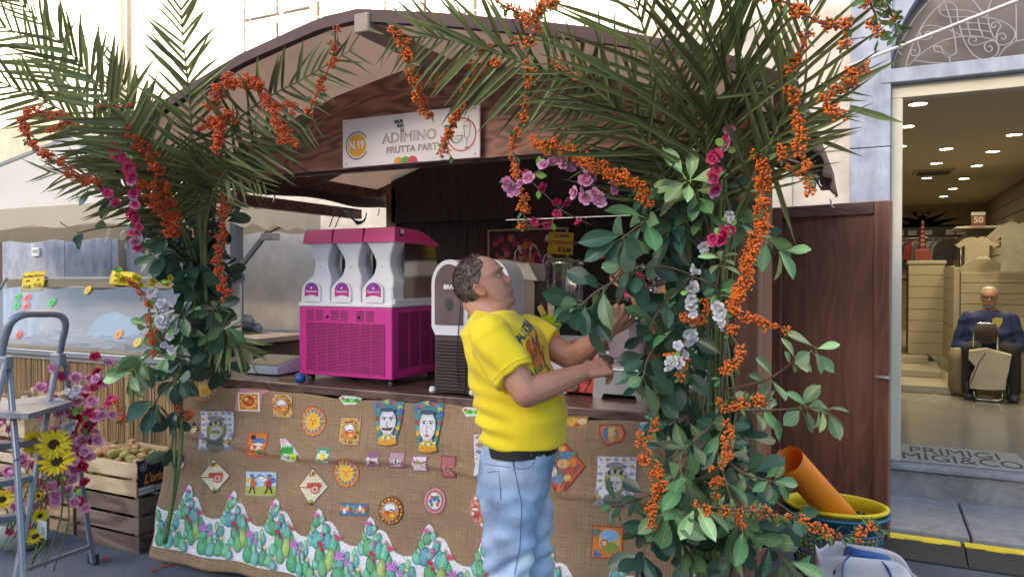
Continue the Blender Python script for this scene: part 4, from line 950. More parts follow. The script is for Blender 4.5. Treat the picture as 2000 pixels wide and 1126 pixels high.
for k in range(-1,nrep):
    X=XL0+(k+0.38)*REP; Z=bz0; mb=MB(); rr=random.Random(k*7+3)
    j=lambda s_=.006:rr.uniform(-s_,s_)
    pads=[(.13,.30,.018,.034,.3,TQ2),(.045,.30,.016,.030,.2,GN1),(.22,.20,.018,.036,.15,GN1),(.30,.17,.018,.032,-.2,TQ1),(.345,.20,.013,.022,0,GN2),(.005,.16,.020,.034,-.2,TQ1),(.09,.11,.020,.034,0,TQ2),(.075,.345,.020,.036,-.15,GN1 if k % 2 else TQ1),(.105,.36,.014,.022,-.5,TQ2),(.030,.235,.020,.034,.5,TQ2),(.068,.245,.026,.046,0,TQ1 if k % 2 else GN1),(.105,.262,.018,.030,-.6,TQ1),
            (.155,.245,.020,.046,.1,TQ1),(.192,.235,.020,.050,-.1,TQ2),(.148,.315,.010,.016,0,TQ2),(.118,.165,.026,.044,.4,GN1),(.185,.145,.024,.058,-.05,LG),(.152,.10,.022,.048,.2,GN2),
            (.255,.135,.022,.034,0,TQ1),(.26,.065,.036,.05,0,GN1),(.232,.125,.010,.022,.3,GN2),(.31,.11,.013,.026,.0,GN2),(.325,.055,.026,.040,0,TQ2),(.345,.135,.014,.024,.3,TQ1),(.03,.07,.022,.046,.12,GN1),(.075,.055,.022,.036,-.1,GN2),(.105,.03,.018,.024,.2,TQ1)]
    for i,(cx,cz,rx,rz,ro,cc) in enumerate(pads):
        cx=cx*.86+j(); rx *= 1.16; rz *= 1.12; cz=cz*.84+j(.004); 
        xx=X+cx
        if xx < XL0-0.02 or xx > XR0:continue
        if cz-rz*.8 <-0.005:cz=rz*.8-0.004
        pad(mb,X,Z,cx,cz,rx,rz*.84,ro,tuple(c_*rr.uniform(.85,1.15) for c_ in cc),.003+.0004*i,rx > .014)
    D=.014
    if X < XL0:tag(mb.build('cactus_print',prt,CL),kind='stuff'); continue
    flower(mb,X,Z,0.060,.315,.028,(.50,.08,.30),D); flower(mb,X,Z,0.103,.235,.02,(.55,.08,.28),D,8,False); flower(mb,X,Z,0.127,.277,.016,(.50,.03,.08),D,5); flower(mb,X,Z,0.194,.215,.034,(.52,.03,.08),D,6); flower(mb,X,Z,0.168,.245,.016,(.50,.10,.14),D,5)
    flower(mb,X,Z,0.219,.138,.048,(.38,.13,.42),D,9); flower(mb,X,Z,0.267,.115,.028,(.42,.16,.42),D,7); flower(mb,X,Z,0.030,.098,.022,(.70,.45,.06),D,5); flower(mb,X,Z,0.095,.055,.016,(.70,.42,.08),D,5); flower(mb,X,Z,0.297,.138,.02,(.68,.42,.08),D,5)
    for cx,cz in ((.105,.185),(.112,.165),(.09,.19)):bshape(mb,X,Z,[(cx+.009*cos(a),cz+.011*sin(a)) for a in [2*pi*i/8 for i in range(8)]],(.48,.03,.06),D)
    # keep the shapes inside the cloth's edge
    tag(mb.build('cactus_print',prt,CL),kind='stuff')
# ------------------------------------------------------------------ machines and things on the counter
CTZ=1.041
pink=mat('magenta_plastic',(0.60,0.035,0.29),0.35,bump=(160,0.05,0.0006)); pinkc=mat('pink_cap_plastic',(0.68,0.06,0.24),0.3); wpla=mat('white_gloss_plastic',(0.80,0.80,0.86),0.28)
darkg=mat('dark_grille',(0.045,0.006,0.02),0.6); blk=mat('black_plastic',(0.02,0.02,0.022),0.4)
tank=glass_mat('tank_plastic',(0.80,0.76,0.76),0.10,0.12); redpl=mat('red_plastic',(0.6,0.02,0.02),0.35)
mx0,mx1,my0,my1=-2.812,-2.20,3.12,3.60
SL=thing('slush_machine','magenta and white slush machine with three bowls on the counter','slush machine',((mx0+mx1)/2,3.3,CTZ))
zb,zt=1.078,1.445
q=MB(); q.bbox((mx0,my0,zb),(mx1,my1,zt),0.008); q.build('cabinet',pink,SL)
for x in (mx0+.04,mx1-.04):
    for y in (my0+.05,my1-.05):q=MB(); q.lathe((x,y,CTZ),[(.02,0),(.022,.036),(0,.036)],10); q.build('foot',blk,SL)
# front grille panel: recessed dark sheet with many slats
gx0,gx1,gz0,gz1=mx0+.055,mx1-.05,zb+.02,zt-.085
q=MB(); q.box((gx0,my0-.0012,gz0),(gx1,my0-.0006,gz1)); q.build('grille_back',darkg,SL)
q=MB(); nsl=34
for i in range(nsl):
    z=gz0+(gz1-gz0)*(i+.2)/nsl; q.box((gx0,my0-.006,z),(gx1,my0-.002,z+(gz1-gz0)/nsl*.42))
for i in range(8):x=gx0+(gx1-gx0)*i/7; q.box((x-.002,my0-.0075,gz0-.003),(x+.002,my0-.0062,gz1+.003))
tag(q.build('grille',pink,SL),kind='stuff')
vs=MB(); vs.box((-.024,-.002,-.002),(.024,0.0015,.002)); vmesh=vs.mesh('vent_slot',darkg)
for g in range(6):
    cx=mx0+.055+g*.062+(g // 2)*.042
    for i in range(6):inst('vent_slot',vmesh,Matrix.Translation((cx+.025,my0,zt-.022-i*.0095)),SL)
for x in (mx0+.198,mx0+.405):q=MB(); q.lathe((x,my0,zt-.052),[(.008,0),(.008,.006),(0,.006)],10,M=Matrix.Rotation(pi/2,4,'X')); q.build('lock',blk,SL)
sv=MB(); sv.box((-.0015,-.045,-.002),(.002,.045,.002)); smesh=sv.mesh('side_slot',darkg)
for c in range(4):
    for i in range(30):inst('side_slot',smesh,Matrix.Translation((mx1,my0+.10+c*.105,zt-.03-i*.0098)),SL)
# white deck with three hourglass fronts
q=MB(); q.bbox((mx0-.003,my0-.004,zt+.001),(mx1+.003,my1+.003,zt+.022),0.006); q.build('deck',wpla,SL)
uw=(mx1-mx0)/3; zc0=1.785; zc1=1.862
def hourglass(z):   # half width at height
    t=(z-zt)/(zc0-zt); P=[(0,.100),(.10,.098),(.28,.096),(.38,.086),(.5,.060),(.62,.044),(.72,.044),(.82,.056),(.92,.076),(1,.090)]
    for (a,b),(c,d) in zip(P,P[1:]):
        if a <= t <= c:
            k=(t-a)/(c-a); k=k*k*(3-2*k) if False else k
            return b+(d-b)*k
    return .09
for u in range(3):
    cx=mx0+uw*(u+.5)
    q=MB(); N_=20; out=[]
    for i in range(N_+1):
        z=zt+.02+(zc0-zt-.02)*i/N_; h=hourglass(z); t=i/N_
        yf=my0+.012+.05*min(1,max(0,(t-.25)/.2))-.02*max(0,(t-.7)/.3); out.append((h,yf,z))
    vs_=[]; fs_=[]
    for (h,yf,z) in out:vs_ += [(cx-h,yf+.006,z),(cx-h+.008,yf,z),(cx+h-.008,yf,z),(cx+h,yf+.006,z),(cx+h,yf+.10,z),(cx-h,yf+.10,z)]
    for i in range(N_):
        for j in range(6):fs_.append((6*i+j,6*i+(j+1) % 6,6*i+6+(j+1) % 6,6*i+6+j))
    fs_ += [(5,4,3,2,1,0),tuple(6*N_+j for j in range(6))]
    q.add(vs_,fs_,sm=False); q.build('tap_front',wpla,SL)
    # arch-shaped label shield
    q=MB(); ol=[(-.052,0),(.052,0)]+[(.052*cos(a),.055+.045*sin(a)) for a in [pi*k/12 for k in range(13)]]
    q.prism([(x*1.12,y*1.08-.008) for x,y in ol],.012,frame((cx-.012,my0+.011,zt+.035),(1,0,0),(0,0,1))); shd=q.build('shield',wpla,SL)
    q=MB(); n=14; 
    ol2=[(-.047,.018),(-.02,.026),(.0,.028),(.02,.026),(.047,.018)]+[(.047*cos(a),.055+.040*sin(a)) for a in [pi*k/12 for k in range(13)]]
    Mf=frame((cx-.012,my0-.002,zt+.035),(1,0,0),(0,0,1)); cz_=Mf @ Vector((0,.05,0))
    for i in range(len(ol2)):
        a,b=ol2[i],ol2[(i+1) % len(ol2)]; tt=((a[1]+b[1])/2-.018)/.08
        q.add([cz_,Mf @ Vector((a[0],a[1],0)),Mf @ Vector((b[0],b[1],0))],[(0,1,2)],(.62-.40*tt,.03+.03*tt,.26+.10*tt))
    q.build('label',prt,shd)
    text_obj('lettering','HappyFrozen' if False else 'MamaFrozen',.0145,frame((cx-.012,my0-.0035,zt+.035+.047),(1,0,0),(0,0,1)),wprint,shd,bold=.0003)
    q=MB(); ring(q,frame((cx-.012,my0-.0035,zt+.035+.066),(1,0,0),(0,0,1)),0,.006,n=12); q.build('logo_dot',wprint,shd)
    q=MB(); q.lathe((cx,my0+.058,1.655),[(.003,0),(.003,.002),(0,.002)],8,M=Matrix.Rotation(pi/2,4,'X')); q.build('screw',blk,SL)
    q=MB(); q.bbox((cx-.098,my0+.07,zt+.085),(cx-.088,my0+.1,zt+.125),.002); q.build('tap_lever',redpl,SL)
    # pink cap tapering to the back
    q=MB(); y0=my0+.03; yb_=my1-.02
    ol=[(y0-.002,zc0),(y0+.012,zc1-.004),(y0+.03,zc1),(y0+.22,zc1-.006),(y0+.32,zc1-.03),(yb_,zc1-.075),(yb_-.006,zc1-.085),(y0+.3,zc0-.005)]
    hw=uw/2-.004; tp=.94
    n=len(ol); vs_=[]
    for sx_ in (-1,1):
        for (y,z) in ol:k=1.0 if z < zc0+.01 else tp; vs_.append((cx+sx_*hw*k,y,z))
    fs_=[tuple(range(n)),tuple(range(2*n-1,n-1,-1))]+[(i,n+i,n+(i+1) % n,(i+1) % n) for i in range(n)]
    q.add(vs_,fs_); o=q.build('cap',pinkc,SL)
    # clear bowl with white auger
    q=MB(); yy0=my0+.13; yy1=my1-.015; ol=[(yy0,zt+.024),(yy1,zt+.024),(yy1+.012,zt+.12),(yy1+.0,zt+.2),(yy1-.04,zc0-.005),(yy0,zc0-.002)]
    vs_=[]; n=len(ol)
    for sx_ in (-1,1):
        for (y,z) in ol:vs_.append((cx+sx_*(uw/2-.012),y,z))
    q.add(vs_,[tuple(range(n)),tuple(range(2*n-1,n-1,-1))]+[(i,n+i,n+(i+1) % n,(i+1) % n) for i in range(n)]); q.build('bowl',tank,SL)
    au=MB()
    au.tube([(cx,yy0+.02,zt+.10),(cx,yy1-.02,zt+.10)],.035,14)
    hel=[(cx+.066*cos(t),yy0+.03+t*(yy1-yy0-.06)/(2*pi*4),zt+.10+.066*sin(t)) for t in [2*pi*4*k/90 for k in range(91)]]
    au.tube(hel,.010,6); au.build('auger',mat('translucent_white',(0.62,0.58,0.58),0.4),SL)
q=MB(); q.bbox((mx1-.006,my0+.02,zt+.02),(mx1+.004,my1,zt+.045),.004); q.build('side_lip',wpla,SL)
c=Vector((mx1-.006,my0+.09,1.83)); q=MB(); q.box((mx1-.014,my0+.075,1.815),(mx1-.0045,my0+.105,1.845),(.10,.04,.03)); q.box((mx1-.014,my0+.085,1.83),(mx1-.0035,my0+.115,1.85),(.75,.7,.7)); q.build('drink_sticker',prt,SL)
# brown and white ice machines
brn=mat('dark_brown_plastic',(0.075,0.050,0.045),0.4); brg=mat('smoked_cover',(0.13,0.085,0.085),0.12,n=(5,0.3),spec=0.7); wfr=mat('white_frame_plastic',(0.66,0.65,0.70),0.3)
def ice_machine(x0,x1,lab,wire):
    y0=3.035; t=thing('ice_machine',lab,'ice machine',((x0+x1)/2,y0+.2,CTZ)); w=x1-x0
    q=MB(); q.bbox((x0+.012,y0,CTZ+.012),(x1-.008,y0+.30,CTZ+.30),.006); q.build('cabinet',brn,t)
    sl=MB(); sl.bbox((x0+.024,y0-.010,-.0045),(x1-.02,y0+.002,.0045),.002); me=sl.mesh('louver',brn)
    for i in range(15):inst('louver',me,Matrix.Translation((0,0,CTZ+.032+i*.0152)),t)
    q=MB(); q.box((x0+.02,y0-.0015,CTZ+.02),(x1-.016,y0-.0005,CTZ+.26)); q.build('louver_back',mat('brown_shadow_gap',(0.012,0.008,0.008),0.7),t)
    # arched white frame
    r=w/2-.004; cx=(x0+x1)/2; zc=CTZ+.63-r-.005; zl=CTZ+.315
    def arch(r_,lift):
        P=[(cx-r_,zl+lift+.01)]+[(cx+r_*cos(pi-pi*k/14),zc+(r_+.02)*sin(pi*k/14)) for k in range(15)]+[(cx+r_,zl+lift+.01)]
        return P
    o_=arch(r,-.0)+[(cx+r-.02,zl-.028),(cx-r+.02,zl-.028)]; i_=arch(r-.022,.012)
    q=MB(); q.prism(o_,.035,frame((0,y0+.02,0),(1,0,0),(0,0,1))); q.build('frame',wfr,t)
    q=MB(); q.prism(i_,.006,frame((0,y0-.016,0),(1,0,0),(0,0,1))); q.build('cover',brg,t)
    q=MB(); pr=[(cx-r,zl)]+arch(r,0)[1:-1]+[(cx+r,zl)]; q.prism(pr,-.12,frame((0,y0+.021,0),(1,0,0),(0,0,1))); q.build('housing',wfr,t)
    q=MB(); c=Vector((cx+.005,y0-.0225,CTZ+.43))
    for k in range(9):a=-0.024+k*.006; hw=sqrt(max(0,.028**2-a*a)); q.box((c.x-hw*.85,c.y-.001,c.z+a*1.15),(c.x+hw*.85,c.y+.0,c.z+a*1.15+.0035))
    q.box((c.x-.001,c.y-.0015,c.z-.028),(c.x+.001,c.y-.001,c.z+.030)); tag(q.build('speaker_grille',blk,t),kind='stuff')
    text_obj('lettering','BRAS',.028,frame((cx+.006,y0-.0235,CTZ+.515),(1,0,0),(0,0,1)),wprint,t,bold=.0012)
    if wire:
        q=MB(); q.tube(smooth_curve([(x1-.03,y0-.02,CTZ+.57),(x1-.032,y0-.035,CTZ+.4),(x1-.055,y0-.025,CTZ+.2),(x1-.05,y0-.02,CTZ+.06),(x1-.02,y0-.02,CTZ+.02)]),.003,5); q.build('flex',blk,t)
    q=MB(); q.ell((x0+.0,y0+.0,CTZ+.022),.018,12,8); q.build('drain_cap',wfr,t)
    return t
ice_machine(-1.905,-1.70,'brown ice machine with white arched frame next to the magenta machine',True)
ice_machine(-1.685,-1.48,'brown ice machine with white arched frame partly behind the man in yellow',False)
# poster and price cards on the back wall
a=onY(957,452,YBK-.03); b=onY(1090,462,YBK-.03); lo=onY(1000,640,YBK-.03)
PO=thing('poster','framed colour poster of fruit cups on the dark back wall','poster',(a.x,YBK-.03,lo.z))
fw=mat('pale_frame_wood',(0.36,0.28,0.22),0.6)
x0,x1,z0,z1=a.x,b.x+.06,lo.z,a.z
q=MB(); q.box((x0,YBK-.03,z0),(x1,YBK-.016,z1),(.07,.03,.03)); rr=random.Random(5)
pc=[(.45,.05,.14),(.55,.38,.05),(.50,.10,.06),(.42,.36,.30),(.60,.52,.45),(.35,.03,.10),(.40,.24,.04),(.48,.12,.18)]
for i in range(150):
    cx=rr.uniform(x0+.03,x1-.03); cz_=rr.uniform(z0+.03,z1-.04); r=rr.uniform(.012,.034); c=pc[rr.randrange(8)] if cz_ > z0+.16 else pc[rr.randrange(4,8)]
    if cz_+r > z1-.01:continue
    k=rr.uniform(.7,1.5); ring(q,frame((cx,YBK-.031-i*.00005,cz_),(cos(i),0,sin(i)),(-sin(i),0,cos(i))),0,r,n=9,asp=k,col=c)
for (u,v) in ((.35,.72),(.55,.76),(.72,.66)):
    cx=x0+(x1-x0)*u; cz_=z0+(z1-z0)*v
    q.add([(cx-.035,YBK-.045,cz_),(cx+.035,YBK-.045,cz_),(cx+.026,YBK-.045,cz_-.09),(cx-.026,YBK-.045,cz_-.09)],[(0,1,2,3)],(.52,.20,.06))
    q.add([(cx-.035,YBK-.046,cz_-.0),(cx+.035,YBK-.046,cz_),(cx+.03,YBK-.046,cz_-.03),(cx-.03,YBK-.046,cz_-.03)],[(0,1,2,3)],(.50,.06,.14))
    q.tube(smooth_curve([(cx,YBK-.047,cz_-.03),(cx+.005,YBK-.047,cz_+.04),(cx+.03,YBK-.047,cz_+.06),(cx+.05,YBK-.047,cz_+.03)],4),.006,5,(.66,.60,.52))
q.build('print',prt,PO)
for (p,r_) in (((x0-.012,z0),(x0,z1+.012)),((x1,z0),(x1+.012,z1+.012)),((x0,z1),(x1,z1+.012)),((x0,z0-.012),(x1,z0))):
    q=MB(); q.bbox((p[0],YBK-.045,p[1]),(r_[0],YBK-.014,r_[1]),.003); q.build('frame_side',fw,PO)
def card(px,py,w,h,Y,col,lines,lab,rot=0.0,name='price_card'):
    c=onY(px,py,Y); t=thing(name,lab,'price card',c); M=Matrix.Translation(c) @ Matrix.Rotation(pi/2,4,'X') @ Matrix.Rotation(rot,4,'Z')
    q=MB(); q.bbox((-w/2,-h/2,-.003),(w/2,h/2,0),.0008,M=M); q.build('card',col,t)
    for (s_,u,v,sz,mm,bo) in lines:text_obj('lettering',s_,sz*h,M @ Matrix.Translation((u*w,v*h,.001)),mm,t,bold=bo)
    return t
ycard=mat('yellow_card',(0.62,0.42,0.02),0.6,n=(4,0.08)); gcard=mat('green_card',(0.16,0.38,0.08),0.6,n=(4,0.08)); brp=mat('brown_ink',(0.30,0.09,0.03),0.6); ypaper=mat('yellow_paper',(0.68,0.55,0.02),0.6)
card(1095,475,.168,.136,4.3,ycard,[('COPPA',.02,.33,.24,inkk,.001),('MISTOFRUTTA',.0,.02,.25,brp,.0006),('€ 3,00',.16,-.30,.25,inkk,.002)],'yellow price card reading COPPA MISTOFRUTTA beside the poster',-.06)
card(1093,523,.165,.125,4.3,gcard,[('COPPA',.02,.31,.24,inkk,.001),("FICO D'INDIA",.0,-.02,.25,brp,.0006),('€ 3,00',.14,-.32,.24,inkk,.002)],"green price card reading COPPA FICO D'INDIA below the yellow card",-.02)
card(1074,578,.075,.13,4.1,ycard,[('HA',.12,.16,.36,inkk,.003)],'small yellow card reading HA beside the glass jar')
# second poster strip with cups, lower
# glass jar drinks machine with black dome and cactus decal
t=thing('juice_dispenser','clear juice dispenser with dark domed base and cactus decal behind the man','drinks dispenser',onY(1108,790,3.75))
c=onY(1105,600,3.75); cx=c.x; clr=glass_mat('clear_plastic',(0.82,0.80,0.82),0.16,0.1)
q=MB(); q.lathe((cx,3.75,0),[(.105,CTZ+.38),(.11,CTZ+.42),(.115,CTZ+.62),(.12,CTZ+.63),(.12,CTZ+.65),(0,CTZ+.66)],24); q.build('jar',clr,t)
q=MB(); q.prism([(-.115,0),(.115,0),(.115,.15),(.08,.25),(.02,.285),(-.06,.27),(-.10,.2)],.24,frame((cx,3.87,CTZ+.16),(1,0,0),(0,0,1))); q.build('dome',mat('smoked_black',(0.035,0.03,0.035),0.15),t)
q=MB(); q.bbox((cx-.125,3.62,CTZ),(cx+.125,3.87,CTZ+.155),.006); q.build('base',wpla,t)
text_obj('lettering','CLEA',.075,frame((cx-.02,3.617,CTZ+.105),(1,0,0),(0,0,1)),inkk,t,bold=.002)
q=MB(); y_=3.615
M=frame((cx-.03,y_+.012,CTZ+.25),(1,0,0),(0,0,1))
def dp(pts,col,d):q.add([M @ Vector((x,y,d)) for x,y in pts],[tuple(range(len(pts)))],col)
dp([(-.07,.07),(.06,.07),(.03,.0),(.0,-.03),(-.03,.0)],(.28,.42,.14),0); dp([(-.085,.06),(.05,.06),(.03,.10),(-.01,.12),(-.06,.10)],(.50,.72,.02),.001); dp([(.03,.09),(.08,.07),(.095,.12),(.06,.125),(.03,.14)],(.60,.70,.03),.0015); dp([(-.02,.11),(.01,.11),(.02,.19),(-.005,.2),(-.025,.18)],(.66,.52,.34),.0015); dp([(-.06,.1),(-.03,.12),(-.06,.17),(-.085,.15)],(.62,.42,.10),.0015); dp([(.0,.17),(.02,.17),(.018,.195),(0,.2)],(.66,.70,.05),.002)
q.build('cactus_decal',prt,t)
# coral red machine with louvres
x0=onY(1110,700,3.30).x; x1=onY(1168,700,3.30).x
t=thing('coral_machine','coral red machine with louvred front between the man and the blender','machine',((x0+x1)/2,3.4,CTZ)); cor=mat('coral_plastic',(0.62,0.09,0.08),0.4)
q=MB(); q.bbox((x0-.14,3.31,CTZ+.012),(x1-.012,3.58,CTZ+.235),.006); q.build('cabinet',cor,t)
lv=MB(); lv.bbox((x0+.005,3.300,-.003),(x1-.045,3.312,.003),.001); me=lv.mesh('louver',cor); lb=MB(); lb.box((x0+.0,3.3085,CTZ+.06),(x1-.04,3.3095,CTZ+.225)); lb.build('louver_back',mat('deep_red_gap',(0.12,0.01,0.01),0.7),t)
for i in range(13):inst('louver',me,Matrix.Translation((0,0,CTZ+.066+i*.0125)),t)
q=MB(); q.bbox((x0-.16,3.30,CTZ+.0),(x0-.012,3.6,CTZ+.26),.008); q.build('white_side',wpla,t)
q=MB(); q.bbox((x1-.011,3.29,CTZ+.01),(x1+.006,3.6,CTZ+.28),.003); q.build('side_trim',fw,t)
q=MB(); q.lathe((x0+.03,3.298,CTZ+.042),[(.022,0),(.02,.005),(0,.006)],16,M=Matrix.Rotation(pi/2,4,'X')); q.build('badge',mat('brass_grey',(0.36,0.30,0.24),0.4,0.6),t)
q=MB(); q.tube(smooth_curve([(x1-.03,3.29,CTZ+.2),(x1-.022,3.285,CTZ+.1),(x1-.06,3.28,CTZ+.02)]),.003,5); q.build('flex',blk,t)
# bar blender
bx=onY(1222,740,3.36).x
t=thing('blender','silver bar blender with clear jug on the right end of the counter','blender',(bx,3.36,CTZ)); sil=mat('brushed_silver',(0.42,0.40,0.44),0.3,0.75,n=(3,0.1),bump=(3,0.1,0.001,(1,1,60)))
q=MB(); M=frame((bx,3.50,CTZ),(1,0,0),(0,0,1)); q.prism([(-.125,0),(-.085,0),(-.075,.025),(.075,.025),(.085,0),(.125,0),(.128,.02),(.118,.11),(.108,.13),(-.108,.13),(-.118,.11),(-.128,.02)],.24,M); q.build('base',sil,t)
q=MB(); q.bbox((bx-.1,3.27,CTZ+.131),(bx+.1,3.49,CTZ+.141),.004); q.build('top_plate',wpla,t)
jug=mat('frosted_jug',(0.40,0.34,0.40),0.25,alpha=0.6)
q=MB()
def sqr(h):return [(bx+h*cos(a)*(1.12 if True else 1),3.375+h*sin(a)) for a in [pi/4*k+pi/8 for k in range(8)]]
rings=[(.052,.142),(.056,.18),(.072,.19),(.088,.36),(.094,.365),(.094,.372)]
vs_=[]; fs_=[]
for (h,z) in rings:vs_ += [(x,y,CTZ+z) for x,y in sqr(h)]
for i in range(len(rings)-1):
    for j in range(8):fs_.append((8*i+j,8*i+(j+1) % 8,8*i+8+(j+1) % 8,8*i+8+j))
q.add(vs_,fs_,sm=False); q.build('jug',jug,t)
q=MB(); q.tube(smooth_curve([(bx-.092,3.35,CTZ+.345),(bx-.128,3.34,CTZ+.345),(bx-.14,3.34,CTZ+.31),(bx-.132,3.34,CTZ+.235),(bx-.115,3.34,CTZ+.205),(bx-.078,3.35,CTZ+.205)],6),.0095,8); q.build('handle',wpla,t)
q=MB(); q.bbox((bx-.1,3.29,CTZ+.366),(bx+.1,3.46,CTZ+.385),.006); q.build('rim',mat('grey_lilac_plastic',(0.45,0.42,0.48),0.35),t)
# pressed glass bowls on a shelf in the back right corner
for i,(px,py) in enumerate(((1262,533),(1290,530),(1275,556),(1228,575))):
    c=onY(px,py,4.2); q=MB(); q.lathe(c,[(.03,-.05),(.045,-.03),(.02,-.015),(.06,.01),(.075,.05),(.07,.05),(.055,.012),(0,.0)],16); tag(q.build('glass_goblet',clr),['left','right','lowest','separate left-hand'][i]+' clear goblet behind the man in white','glass','glasses at the back of the stall')
q=MB(); c=onY(1268,585,4.35); q.bbox((c.x-.3,4.2,c.z-.02),(c.x+.3,YBK-.02,c.z),.004); tag(q.build('back_shelf',dwood),'dark shelf at the back right corner of the stall','shelf')
# beige cup lid dispenser behind the face
c=onY(1022,545,3.9)
t=thing('cup_dispenser','beige dispenser with white slanted lid behind the face of the man','dispenser',(c.x,3.9,CTZ)); q=MB(); q.prism([(-.10,CTZ),(.13,CTZ),(.13,c.z-.02),(.08,c.z+.02),(-.10,c.z+.02)],.25,frame((c.x,4.02,0),(1,0,0),(0,0,1))); q.build('body',mat('smoky_beige',(0.20,0.15,0.13),0.3,n=(4,0.3)),t)
q=MB(); q.prism([(-.13,.02),(.155,-.01),(.10,.085),(-.12,.11)],.27,frame((c.x,4.03,c.z),(1,0,0),(0,0,1))); q.build('lid',mat('off_white_plastic',(0.50,0.48,0.46),0.4),t)
# --- left end of the counter
c=onZ(512,742,CTZ); x0,x1=onY(473,740,3.2).x,onY(541,740,3.2).x
t=thing('kitchen_scale','white kitchen scale with a black top on the left end of the counter','scale',((x0+x1)/2,3.3,CTZ))
q=MB(); q.prism([(3.2,CTZ+.008),(3.46,CTZ+.008),(3.46,CTZ+.08),(3.40,CTZ+.095),(3.21,CTZ+.055)],(x1-x0),Matrix(((0,0,1,x0),(1,0,0,0),(0,1,0,0),(0,0,0,1)))); q.build('body',wpla,t)
q=MB(); q.box((x0+.012,3.212,CTZ+.058),(x1-.012,3.395,CTZ+.0586+.001),M=None); q.v=[(v[0],v[1],v[2]+(v[1]-3.212)*.21) for v in q.v]; q.build('top_plate',blk,t)
q=MB(); q.tube(smooth_curve([(x0+.1,3.2,CTZ+.06),(x0+.105,3.19,CTZ+.03),(x0+.16,3.17,CTZ+.006)]),.003,5); q.build('cord',blk,t)
def wire(name,pts,r,mt,lab,cat='cable'):q=MB(); q.tube(smooth_curve(pts,8),r,6); tag(q.build(name,mt),lab,cat)
P_=lambda px,py,Y:onY(px,py,Y)
wire('black_cable',[P_(500,710,3.5),P_(530,702,3.5),P_(560,715,3.45),P_(572,735,3.4),P_(585,720,3.5),P_(570,703,3.55),P_(590,705,3.55)],.004,blk,'black cable looping between the scale and the magenta machine')
wire('tangled_cable',[P_(540,720,3.4),P_(556,740,3.35),P_(575,742,3.4),P_(566,728,3.5),P_(590,735,3.5)],.004,blk,'tangled black cable beside the blue ball on the counter')
wire('white_cable',[P_(502,745,3.1),P_(520,752,3.08),P_(545,754,3.08),P_(575,750,3.1)],.003,wpla,'thin white cable lying on the counter in front of the scale')
c=onZ(571,748,CTZ+.01); q=MB(); q.ell((c.x,c.y+.06,CTZ+.03),(.032,.03,.029),16,10); tag(q.build('blue_ball',mat('blue_plastic',(0.02,0.07,0.28),0.3)),'dark blue ball beside the left foot of the magenta machine','ball')
for i in range(3):
    a=P_(545+i*6,752+i*2,3.08+.01*i); b=P_(588+i*3,749+i*4,3.08+.01*i); a.z=b.z=CTZ+.006+.004*i
    q=MB(); q.tube([a,b],[.005,.004],6,sm=True); tag(q.build('wooden_stick',mat('stick_brown',(0.20,0.12,0.06),0.7)),['back','middle','front'][i]+' thin brown stick lying on the counter by the magenta machine','stick')
c=P_(425,735,3.22); t=thing('glass_lantern','clear glass bottle lantern with white base beside the left post','lantern',(c.x,3.22,CTZ))
q=MB(); q.lathe((c.x,3.22,CTZ),[(.03,.045),(.045,.07),(.048,.12),(.04,.165),(.018,.185),(.016,.2),(.0,.203)],16); q.build('glass',clr,t)
q=MB(); q.lathe((c.x,3.22,CTZ),[(.05,0),(.045,.02),(.034,.05),(.02,.06),(0,.06)],12,sm=False); q.build('base',wpla,t)
# cables under the roof corner
wire('hanging_cable',[P_(588,402,4.2),P_(640,405,4.2),P_(680,408,4.25),P_(700,412,4.3)],.004,blk,'thin black cable from the cream canopy to the stall roof')
wire('hanging_cable',[P_(643,443,4.1),P_(655,415,4.15),P_(668,412,4.2),P_(660,430,4.2),P_(655,443,4.1)],.004,blk,'black cable dropping to the left bowl cap of the magenta machine')
for i in range(4):wire('cable_loop',[P_(672+i*3,411,4.3),P_(685+i*3,425+i*3,4.28),P_(700,432+i*2,4.3),P_(712,428+i,4.3),P_(716,415,4.32)],.004,blk,['uppermost','second','third','lowest'][i]+' black cable loop hanging under the back left roof corner')
# ------------------------------------------------------------------ the neighbouring stall at the left
alu=mat('ladder_grey_metal',(0.22,0.24,0.30),0.42,0.35,n=(5,0.1)); alub=mat('stainless',(0.42,0.42,0.44),0.28,0.85,n=(2,0.12,3,(1,1,20)))
YC=3.95
cl=onY(0,690,YC).x-1.0; cr_=onY(352,700,YC).x
FC=thing('fruit_counter','reed clad counter with a slanted glass display case at the left','display counter',((cl+cr_)/2,YC+.3,0))
zt_=0.985
q=MB(); q.box((cl,YC+.03,0.02),(cr_,YC+.75,zt_-.02)); q.build('carcass',mat('dark_brown_board',(0.06,0.04,0.03),0.8),FC)
q=MB(); q.bbox((cl,YC-.03,zt_-.05),(cr_+.02,YC+.78,zt_),.006); q.build('steel_edge',alub,FC)
q=MB(); q.bbox((cl,YC-.012,zt_-.085),(cr_+.01,YC+.02,zt_-.054),.004); q.build('lower_edge',mat('dull_steel',(0.30,0.29,0.29),0.4,0.7),FC)
reedm=mat('reed',(0.33,0.21,0.10),0.7,attr=True,n=(12,0.35,4,(1,1,0.15)))
q=MB(); rr=random.Random(2); x=cl; reeds=[]
while x < cr_:
    r=rr.uniform(.0035,.006); c=rr.choice([(.36,.23,.10),(.30,.18,.08),(.42,.29,.15),(.24,.14,.06),(.34,.20,.09)]); dx=rr.uniform(-.008,.008)
    q.tube([(x,YC+.008+rr.uniform(-.003,.003),0.01),(x+dx,YC+.008,.45),(x+dx*rr.uniform(0,2),YC+.008,zt_-.07)],[r,r*.95,r*.85],5,c,cap=False); x += r*1.75
tag(q.build('reed_screen',reedm,FC),kind='stuff')
